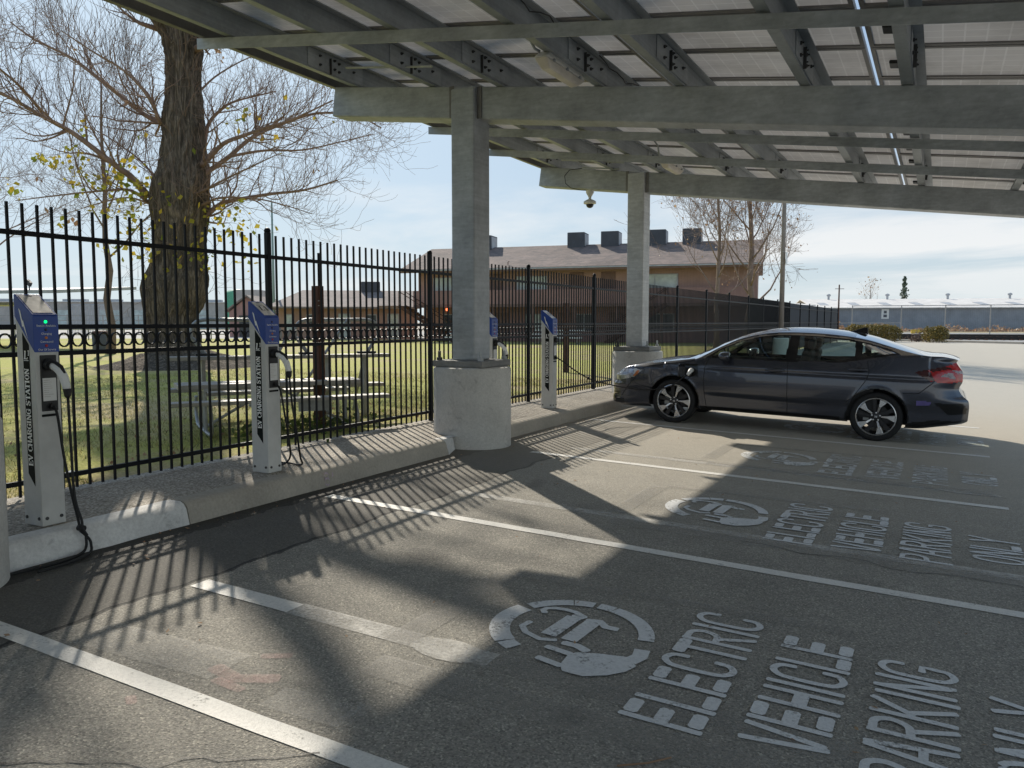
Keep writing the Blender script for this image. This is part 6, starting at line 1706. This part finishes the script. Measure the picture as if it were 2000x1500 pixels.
def shed(name, label, cat, uL, dL, uR, dR, depth, z0, eave, ridge, wmat, rmat, gable_front=False, ovh=.3):
    L_ = base(uL, dL, z0); R_ = base(uR, dR, z0); uu = (R_ - L_); W = uu.length; uu.normalize(); vv = Vector((-uu.y, uu.x, 0))
    t = thing(name, label, cat, L_)
    m = MB(); m.add(*boxm(L_, uu, vv, 0, W, 0, depth, z0, eave)); m.build('wall', wmat, t)
    Q = lambda x, y, z: (L_.x + uu.x * x + vv.x * y, L_.y + uu.y * x + vv.y * y, z)
    m = MB(); h = .15
    if gable_front:
        vsr = [Q(-ovh, -ovh, eave), Q(W / 2, -ovh, ridge), Q(W + ovh, -ovh, eave), Q(-ovh, depth, eave), Q(W / 2, depth, ridge), Q(W + ovh, depth, eave)]
        m2 = MB(); m2.add([Q(0, 0, eave), Q(W, 0, eave), Q(W / 2, 0, ridge - .02), Q(0, .1, eave), Q(W, .1, eave), Q(W / 2, .1, ridge - .02)], [(0, 1, 2), (3, 5, 4), (0, 3, 4, 1), (1, 4, 5, 2), (2, 5, 3, 0)]); m2.build('gable', wmat, t)
        top_ = [(x, y, z + h) for x, y, z in vsr]; m.add(vsr + top_, [(0, 1, 4, 3), (1, 2, 5, 4), (6, 9, 10, 7), (7, 10, 11, 8), (0, 6, 7, 1), (1, 7, 8, 2), (3, 4, 10, 9), (4, 5, 11, 10), (0, 3, 9, 6), (2, 8, 11, 5)])
    else:
        vsr = [Q(-ovh, -ovh, eave), Q(W + ovh, -ovh, eave), Q(W + ovh, depth / 2, ridge), Q(-ovh, depth / 2, ridge), Q(W + ovh, depth + ovh, eave), Q(-ovh, depth + ovh, eave)]; top_ = [(x, y, z + h) for x, y, z in vsr]
        m.add(vsr + top_, [(0, 1, 2, 3), (3, 2, 4, 5), (6, 9, 8, 7), (9, 11, 10, 8), (0, 6, 7, 1), (5, 4, 10, 11), (1, 7, 8, 2), (2, 8, 10, 4), (0, 3, 9, 6), (3, 5, 11, 9)])
    r_ = m.build('roof', rmat, t)
    return t, Q, W, r_, (L_, uu, vv)
t, Q, W, r_, fr = shed('pink_shed', 'small pink gabled shed beside the low building', 'shed', 448, 72, 520, 72, 8, GZ, 2.5, 3.9, MAT['pinkwall'], MAT['shingle2'], True)
m = MB(); m.add(*boxm(*fr, .9, 1.9, -.05, -.003, GZ, 2.2)); m.build('door', MAT['panedark'], t)
t, Q, W, r_, fr = shed('beige_warehouse', 'long beige flat roofed warehouse across the yard at the far left', 'warehouse', -420, 150, 440, 165, 40, GZ, 5.6, 6.0, MAT['beige'], MAT['whiteroof'])
for k in range(12):
    x = W * (k + .5) / 12; m = MB(); m.add(*boxm(*fr, x - 2.2, x + 2.2, 3, 5, 5.7, 6.3)); m.build('skylight', MAT['acpale'], r_)
for x in (.54, .60, .72, .80, .93):
    m = MB(); m.add(*boxm(*fr, W * x - 2, W * x + 2, -.06, -.003, GZ, 4.0)); m.build('roll_door', MAT['pane'], t)
B = base(467, 150, GZ); o = MB().lathe([(2.3, 0), (2.3, 6.9), (1.9, 7.3), (0, 7.6)], tuple(B), 20).build('storage_tank', MAT['palegreen'], smooth='auto'); tag(o, 'green round tank top showing over the warehouse roof', 'tank')
B = base(490, 140, GZ); o = MB().box((B.x, B.y, 3.7), (4.6, 4, 7.0), rz=YAW).build('stair_tower', MAT['beige'], bevel=.1); tag(o, 'square tan block beside the green tank', 'building')
t, Q, W, r_, fr = shed('blue_warehouse', 'long blue grey warehouse under a white metal roof at the right', 'warehouse', 1592, 150, 2160, 140, 34, -.1, 4.15, 6.2, MAT['bluewall'], MAT['whiteroof'], ovh=.5)
for k in range(9):
    x = 1.5 + W * k / 8.6; m = MB(); n_ = Vector((0, 0, 1))
    s = (6.2 - 4.15) / 17.0
    m.add([Q(x, 4, 4.15 + 4.4 * s + .17), Q(x + 1.6, 4, 4.15 + 4.4 * s + .17), Q(x + 1.6, 9, 4.15 + 9.4 * s + .17), Q(x, 9, 4.15 + 9.4 * s + .17)], [(0, 1, 2, 3)]); m.build('skylight', MAT['acpale'], r_)
for k in range(4):
    x = 5 + W * k / 4.3; q = Vector(Q(x, 16, 6.3)); m = MB(); m.lathe([(.22, -.3), (.22, .6), (.42, .65), (.42, .95), (.12, 1.1)], tuple(q), 12); m.build('roof_vent', MAT['acpale'], r_)
m = MB(); m.add(*boxm(*fr, W * .82, W * .90, -.06, -.003, 0, 3.6)); m.build('roll_door', MAT['acpale'], t)
m = MB(); m.add(*boxm(*fr, 11.6, 12.9, -.08, -.003, 2.2, 4.0)); sg = m.build('wall_sign', MAT['white'], t)
m = MB(); m.add(*boxm(*fr, 12.0, 12.5, -.10, -.083, 3.2, 3.7)); m.add(*boxm(*fr, 11.95, 12.55, -.10, -.083, 2.5, 3.0)); m.build('sign_print', MAT['acunit'], sg)
for k in range(24):
    pass
rn = random.Random(31); pts = []
for k in range(2600):
    x = rn.uniform(0, W); g_ = abs(noise.noise(Vector((x * .16, 0, 0)))); q = Vector(Q(x, -6 + rn.uniform(-3, 2), 0)); q.z = -.1 + rn.random() * (.3 + 2.6 * g_ * rn.random()); pts.append(q)
o = leaves('weeds', pts, .22, MAT['leaftan'], None, rn, 1, .1); o['kind'] = 'stuff'
t, Q, W, r_, fr = shed('white_shed', 'low pale shed end peeping over the screened fence', 'shed', 1556, 132, 1588, 132, 14, 0, 4.3, 4.7, MAT['beige'], MAT['whiteroof'])

# ------------------------------------------------------------------ fences, poles and planting beyond
def pipe_fence(name, label, P0, P1, n, hs, H, r=.035, group=None):
    t = thing(name, label, 'fence', P0, group); d = P1 - P0
    for k in range(n + 1):
        q = P0 + d * (k / n); m = MB(); m.tube([q, q + Vector((0, 0, H))], r, 6); m.build('post', MAT['alu'], t)
    for z in hs:
        m = MB(); m.tube([P0 + Vector((0, 0, z)), P1 + Vector((0, 0, z))], r * .8, 6); m.build('rail', MAT['alu'], t)
    return t
pipe_fence('pipe_rail_fence', 'low pale pipe rail fence along the far yard, nearer row', base(-120, 58, GZ), base(445, 62, GZ), 16, (.45, .85, 1.2), 1.25, .05)
pipe_fence('pipe_rail_fence', 'pale pipe rail pens across the yard, farther row', base(-120, 84, GZ), base(440, 88, GZ), 16, (.6, 1.1, 1.6, 2.1), 2.2, .05)
t = thing('stock_pen', 'upright barred pen panels standing before the beige warehouse', 'pen', base(140, 96, GZ))
P0_, P1_ = base(138, 96, GZ), base(212, 96, GZ); d = P1_ - P0_
m = MB()
for k in range(26): q = P0_ + d * (k / 25); m.tube([q, q + Vector((0, 0, 3.4))], .035, 5)
m.build('bars', MAT['acpale'], t)
m = MB(); m.tube([P0_ + Vector((0, 0, 3.45)), P1_ + Vector((0, 0, 3.45))], .07, 5); m.build('top_rail', MAT['acpale'], t)
# other shade canopy at the far left
cnp = thing('far_canopy', 'thin flat parking canopy far off at the left edge with a floodlight on top', 'canopy', base(-40, 40, ZL))
m = MB(); a = base(-330, 43, 3.05); b = base(114, 38, 2.98)
dd = (b - a).normalized(); nn = Vector((-dd.y, dd.x, 0))
m.add([tuple(a), tuple(b), tuple(b + nn * 5 + Vector((0, 0, .35))), tuple(a + nn * 5 + Vector((0, 0, .35)))] + [tuple(p + Vector((0, 0, .16))) for p in (a, b, b + nn * 5 + Vector((0, 0, .35)), a + nn * 5 + Vector((0, 0, .35)))], [(3, 2, 1, 0), (4, 5, 6, 7), (0, 1, 5, 4), (1, 2, 6, 5), (2, 3, 7, 6), (3, 0, 4, 7)]); m.build('roof_deck', MAT['acpale'], cnp)
q = a.lerp(b, .42) + nn * 2.5; m = MB(); m.tube([(q.x, q.y, ZL), (q.x, q.y, 3.15)], .12, 8); m.build('column', MAT['galv'], cnp)
q = a.lerp(b, .87) + nn * .3; m = MB(); m.tube([(q.x, q.y, 3.1), (q.x, q.y, 3.40)], .03, 6); m.box((q.x, q.y, 3.5), (.30, .12, .22), M=Matrix.Rotation(R(35), 4, 'Y')); m.build('floodlight', MAT['blackbox'], cnp)
m = MB(); m.add([tuple(p + Vector((0, 0, z))) for z in (-.5, -.36) for p in (base(-330, 46, 3.05), base(56, 44, 3.05), base(56, 48, 3.05), base(-330, 50, 3.05))], [(3, 2, 1, 0), (4, 5, 6, 7), (0, 1, 5, 4), (1, 2, 6, 5), (2, 3, 7, 6), (3, 0, 4, 7)]); m.build('lower_deck', MAT['acpale'], cnp)
B = base(536, 66, GZ); o = MB().tube([B, B + Vector((0, 0, 11.2))], [.13, .07], 8).build('flag_pole', MAT['palepole'], smooth=True); tag(o, 'tall thin pale green pole rising behind the bench table', 'pole')
lp = thing('lamp_pole', 'tall round lamp pole rising behind the dark car', 'lamp pole', (-5.35, 31.6, .12))
m = MB(); m.lathe([(.30, -.2), (.30, .85), (.27, .88)], (-5.35, 31.6, .12), 24); m.build('concrete_foot', MAT['pier'], lp, smooth='auto')
m = MB(); m.tube([(-5.35, 31.6, .95), (-5.35, 31.6, 9.0)], [.098, .066], 14); m.build('shaft', MAT['lamppole'], lp, smooth=True)
m = MB(); m.box((-5.35, 31.1, 9.0), (.30, .9, .18)); m.build('lamp_head', MAT['acunit'], lp, bevel=.03)
m = MB(); m.box((-5.22, 31.6, 4.0), (.02, .3, .46)); m.build('sign_edge', MAT['white'], lp)
m = MB(); m.lathe([(.092, 0), (.092, .02)], (-5.35, 31.6, 3.82), 14); m.lathe([(.090, 0), (.090, .02)], (-5.35, 31.6, 4.24), 14); m.build('strap', MAT['alu'], lp)
# utility pole, chain-link fence
B = base(1637, 96, 0); up_ = thing('utility_pole', 'thin pole standing at the end of the screened fence', 'pole', B)
m = MB(); m.tube([B, B + Vector((0, 0, 6.1))], [.11, .08], 8); m.build('shaft', MAT['rust'], up_, smooth=True)
m = MB(); m.bar(B + RT * -.5 + Vector((0, 0, 5.6)), B + RT * .6 + Vector((0, 0, 5.6)), .06, .06); m.build('crossarm', MAT['rust'], up_)
def m_mesh():
    m, nt, b, out = newmat('chain_link'); P = coords(nt)
    b.inputs['Base Color'].default_value = (.42, .42, .42, 1); b.inputs['Roughness'].default_value = .5
    tr = N(nt, 'ShaderNodeBsdfTransparent'); mx = N(nt, 'ShaderNodeMixShader'); mx.inputs[0].default_value = .10
    nt.links.new(tr.outputs[0], mx.inputs[1]); nt.links.new(b.outputs[0], mx.inputs[2]); nt.links.new(mx.outputs[0], out.inputs[0]); return m
MAT['link'] = m_mesh()
cl = thing('chain_link_fence', 'tall chain link fence along the railway tracks', 'fence', base(1664, 98, -.1))
cp = [base(1664, 99, -.1), base(1760, 97, -.1), base(1846, 95, -.1), base(1934, 93, -.1), base(2030, 91, -.1)]
for q in cp:
    m = MB(); m.tube([q, q + Vector((0, 0, 3.75))], .06, 6); m.build('post', MAT['alu'], cl)
for a, b in zip(cp[:-1], cp[1:]):
    m = MB(); m.tube([a + Vector((0, 0, 3.7)), b + Vector((0, 0, 3.7))], .04, 6); m.build('top_rail', MAT['alu'], cl)
    m = MB(); m.add([tuple(a), tuple(b), tuple(b + Vector((0, 0, 3.68))), tuple(a + Vector((0, 0, 3.68)))], [(0, 1, 2, 3)]); m.build('wire_mesh', MAT['link'], cl)
m = MB(); m.tube([base(1640, 101, 1.5), base(1760, 98.5, 1.5)], .05, 6); m.build('mid_rail', MAT['alu'], cl)
# two railway tracks
for dd_, lab in ((78.5, 'rusty railway track, the nearer one beyond the kerb'), (92.5, 'rusty railway track, the farther one beside the chain link fence')):
    a = base(1560, dd_ + 3.5, -.1); b = base(2300, dd_ - 9, -.1); t = thing('railway_track', lab, 'railway track', a)
    d = (b - a).normalized(); nn = Vector((-d.y, d.x, 0))
    for s in (0, 1.435):
        m = MB(); m.bar(a + nn * s + Vector((0, 0, .17)), b + nn * s + Vector((0, 0, .17)), .09, .30); m.build('rail', MAT['rail'], t)
    m = MB(); L_ = (b - a).length
    for k in range(int(L_ / .7)):
        q = a + d * (k * .7) + nn * .72; m.box((q.x, q.y, -.06), (.22, 2.5, .16), rz=math.atan2(d.y, d.x))
    o = m.build('sleepers', MAT['rust'], t)
def hedge(label, u0, u1, d, z, H, seed, D=1.6):
    a = base(u0, d, z); b = base(u1, d, z); t = thing('bush', label, 'bush', (a + b) / 2, 'clipped bushes by the far kerb'); rn = random.Random(seed)
    W = (b - a).length; dv = (b - a).normalized(); nv = Vector((-dv.y, dv.x, 0)); pts = []
    for k in range(int(2600 * max(1, W / 2))):
        x, y, h = rn.uniform(0, 1), rn.uniform(-.5, .5), rn.random() ** .6
        e = min(1, x * W / .35, (1 - x) * W / .35); rx = .5 * D * (abs(1 - abs(2 * h - 1) ** 3)) ** .5
        q = a + dv * x * W + nv * 2 * y * rx; top = H * (.90 + .12 * noise.noise(Vector((x * W * 1.1, y, seed)))) * (.75 + .25 * e ** .5)
        q.z = z + h * top; pts.append(q)
    leaves('foliage', pts, .065, MAT['hedge'], t, rn, 1, .05)
    m = MB()
    for k in range(6): q = a + dv * W * (k + .5) / 6; m.tube([q, q + Vector((rn.gauss(0, .1), rn.gauss(0, .1), H * .7))], .03, 5)
    m.build('stems', MAT['twigdark'], t)
hedge('long clipped yellow green hedge behind the car roof', 1655, 1757, 67, -.06, 1.55, 3)
hedge('single clipped round bush right of the long hedge by the kerb', 1808, 1846, 65, -.06, 1.40, 4, 1.6)
rn = random.Random(9); q = base(1795, 67, 0); pts = [q + Vector((rn.gauss(0, .35), rn.gauss(0, .3), abs(rn.gauss(0, .35)))) for k in range(260)]
o = leaves('dead_shrub', pts, .09, MAT['twigdark'], None, rn, 1, .04); tag(o, 'dark dead shrub between the hedge and the round bush', 'shrub')
q = base(1790, 69, 0); o = MB().box((q.x, q.y, .78), (.9, .1, .34), rz=YAW).build('yellow_marker', plain('yellow_board', (.62, .42, .06), .6)); o.location.z = 0; tag(o, 'small yellow board beside the round bush', 'sign')

# ------------------------------------------------------------------ light, sky, render settings
SUN_AZ = Vector((-1.115, 0.965, 0)).normalized(); SUN_EL = R(34.1)
sd = SUN_AZ * math.cos(SUN_EL) + Vector((0, 0, math.sin(SUN_EL)))
ld = bpy.data.lights.new('sun', 'SUN'); ld.energy = 5.0; ld.angle = R(0.55); ld.color = (1.0, 0.92, 0.79)
lo = bpy.data.objects.new('sun', ld); COL.objects.link(lo); lo.rotation_euler = (-sd).to_track_quat('-Z', 'Y').to_euler(); lo.location = (-20, 20, 30)
wd = bpy.data.worlds.new('World'); SC.world = wd; wd.use_nodes = True
nt = wd.node_tree; nt.nodes.clear()
wo = nt.nodes.new('ShaderNodeOutputWorld'); bg = nt.nodes.new('ShaderNodeBackground'); nt.links.new(bg.outputs[0], wo.inputs[0])
sky = nt.nodes.new('ShaderNodeTexSky'); sky.sky_type = 'NISHITA'; sky.sun_disc = False
sky.sun_elevation = SUN_EL; sky.sun_rotation = math.atan2(SUN_AZ.x, SUN_AZ.y); sky.altitude = 100; sky.air_density = 1.0; sky.dust_density = 1.6; sky.ozone_density = 1.2
tc = nt.nodes.new('ShaderNodeTexCoord'); sx = nt.nodes.new('ShaderNodeSeparateXYZ'); nt.links.new(tc.outputs['Generated'], sx.inputs[0])
zc_ = mth(nt, 'ADD', mth(nt, 'MAXIMUM', sx.outputs[2], 0.0), 0.10)
cv = nt.nodes.new('ShaderNodeCombineXYZ')
nt.links.new(mth(nt, 'DIVIDE', sx.outputs[0], zc_), cv.inputs[0]); nt.links.new(mth(nt, 'DIVIDE', sx.outputs[1], zc_), cv.inputs[1]); cv.inputs[2].default_value = 3.1
cl_n = noise_t(nt, cv.outputs[0], 0.62, 9, 0.58, 0.35); cl_b = noise_t(nt, cv.outputs[0], 0.16, 3, 0.5)
cloud = mth(nt, 'MULTIPLY_ADD', mth(nt, 'ADD', mth(nt, 'MULTIPLY', cl_n, .75), mth(nt, 'MULTIPLY', cl_b, .45)), 6.5, -3.78, clamp=True)
band = ramp(nt, sx.outputs[2], [(0.0, 0.25), (0.03, 0.6), (0.08, 1.0), (0.13, 0.9), (0.18, 0.3), (0.26, 0.05), (0.5, 0.0)])
cloud = mth(nt, 'MULTIPLY', cloud, band)
CLOUD_COL = (3.02, 3.02, 3.0)
# the physical sky spans a huge range: compress it towards what the phone camera recorded
gm = nt.nodes.new('ShaderNodeGamma'); gm.inputs[1].default_value = 0.34; nt.links.new(sky.outputs[0], gm.inputs[0])
hs = nt.nodes.new('ShaderNodeHueSaturation'); hs.inputs['Saturation'].default_value = 1.15; nt.links.new(gm.outputs[0], hs.inputs['Color'])
tint = mixc(nt, 1.0, hs.outputs[0], (0.70, 0.93, 1.20), 'MULTIPLY')
low = ramp(nt, sx.outputs[2], [(0.0, 0.9), (0.06, 0.6), (0.18, 0.25), (0.40, 0.0)])
skyh = mixc(nt, low, tint, (2.35, 2.62, 2.70))
skyc = mixc(nt, mth(nt, 'MULTIPLY', cloud, 0.8), skyh, CLOUD_COL)
dg_ = nt.nodes.new('ShaderNodeVectorMath'); dg_.operation = 'DOT_PRODUCT'; dg_.inputs[1].default_value = tuple(sd); nt.links.new(tc.outputs['Generated'], dg_.inputs[0])
glow = mth(nt, 'MULTIPLY', mth(nt, 'POWER', mth(nt, 'MAXIMUM', dg_.outputs['Value'], 0.0), 9.0), 0.6)
skyc = mixc(nt, glow, skyc, (2.40, 2.82, 3.12))
# added unseen sky brightening, right of and behind the view, to fill the shade
dp = nt.nodes.new('ShaderNodeVectorMath'); dp.operation = 'DOT_PRODUCT'; dp.inputs[1].default_value = (0.85, -0.25, 0.46); nt.links.new(tc.outputs['Generated'], dp.inputs[0])
hz = mth(nt, 'MULTIPLY_ADD', mth(nt, 'MULTIPLY_ADD', dp.outputs['Value'], 1.5, -0.35, clamp=True), 0.45, 1.0)
fillc = N(nt, 'ShaderNodeCombineColor'); nt.links.new(mth(nt, 'MULTIPLY_ADD', hz, 1.22, -0.22), fillc.inputs[0]); nt.links.new(hz, fillc.inputs[1]); nt.links.new(mth(nt, 'MULTIPLY_ADD', hz, 0.62, 0.38), fillc.inputs[2])
skyc = mixc(nt, 1.0, skyc, fillc.outputs[0], 'MULTIPLY')
nt.links.new(skyc, bg.inputs[0]); bg.inputs[1].default_value = 0.315
SC.view_settings.view_transform = 'Standard'; SC.view_settings.look = 'None'; SC.view_settings.exposure = 0; SC.view_settings.gamma = 1
SC.render.engine = 'CYCLES'; SC.cycles.max_bounces = 8; SC.cycles.diffuse_bounces = 4; SC.cycles.transparent_max_bounces = 12
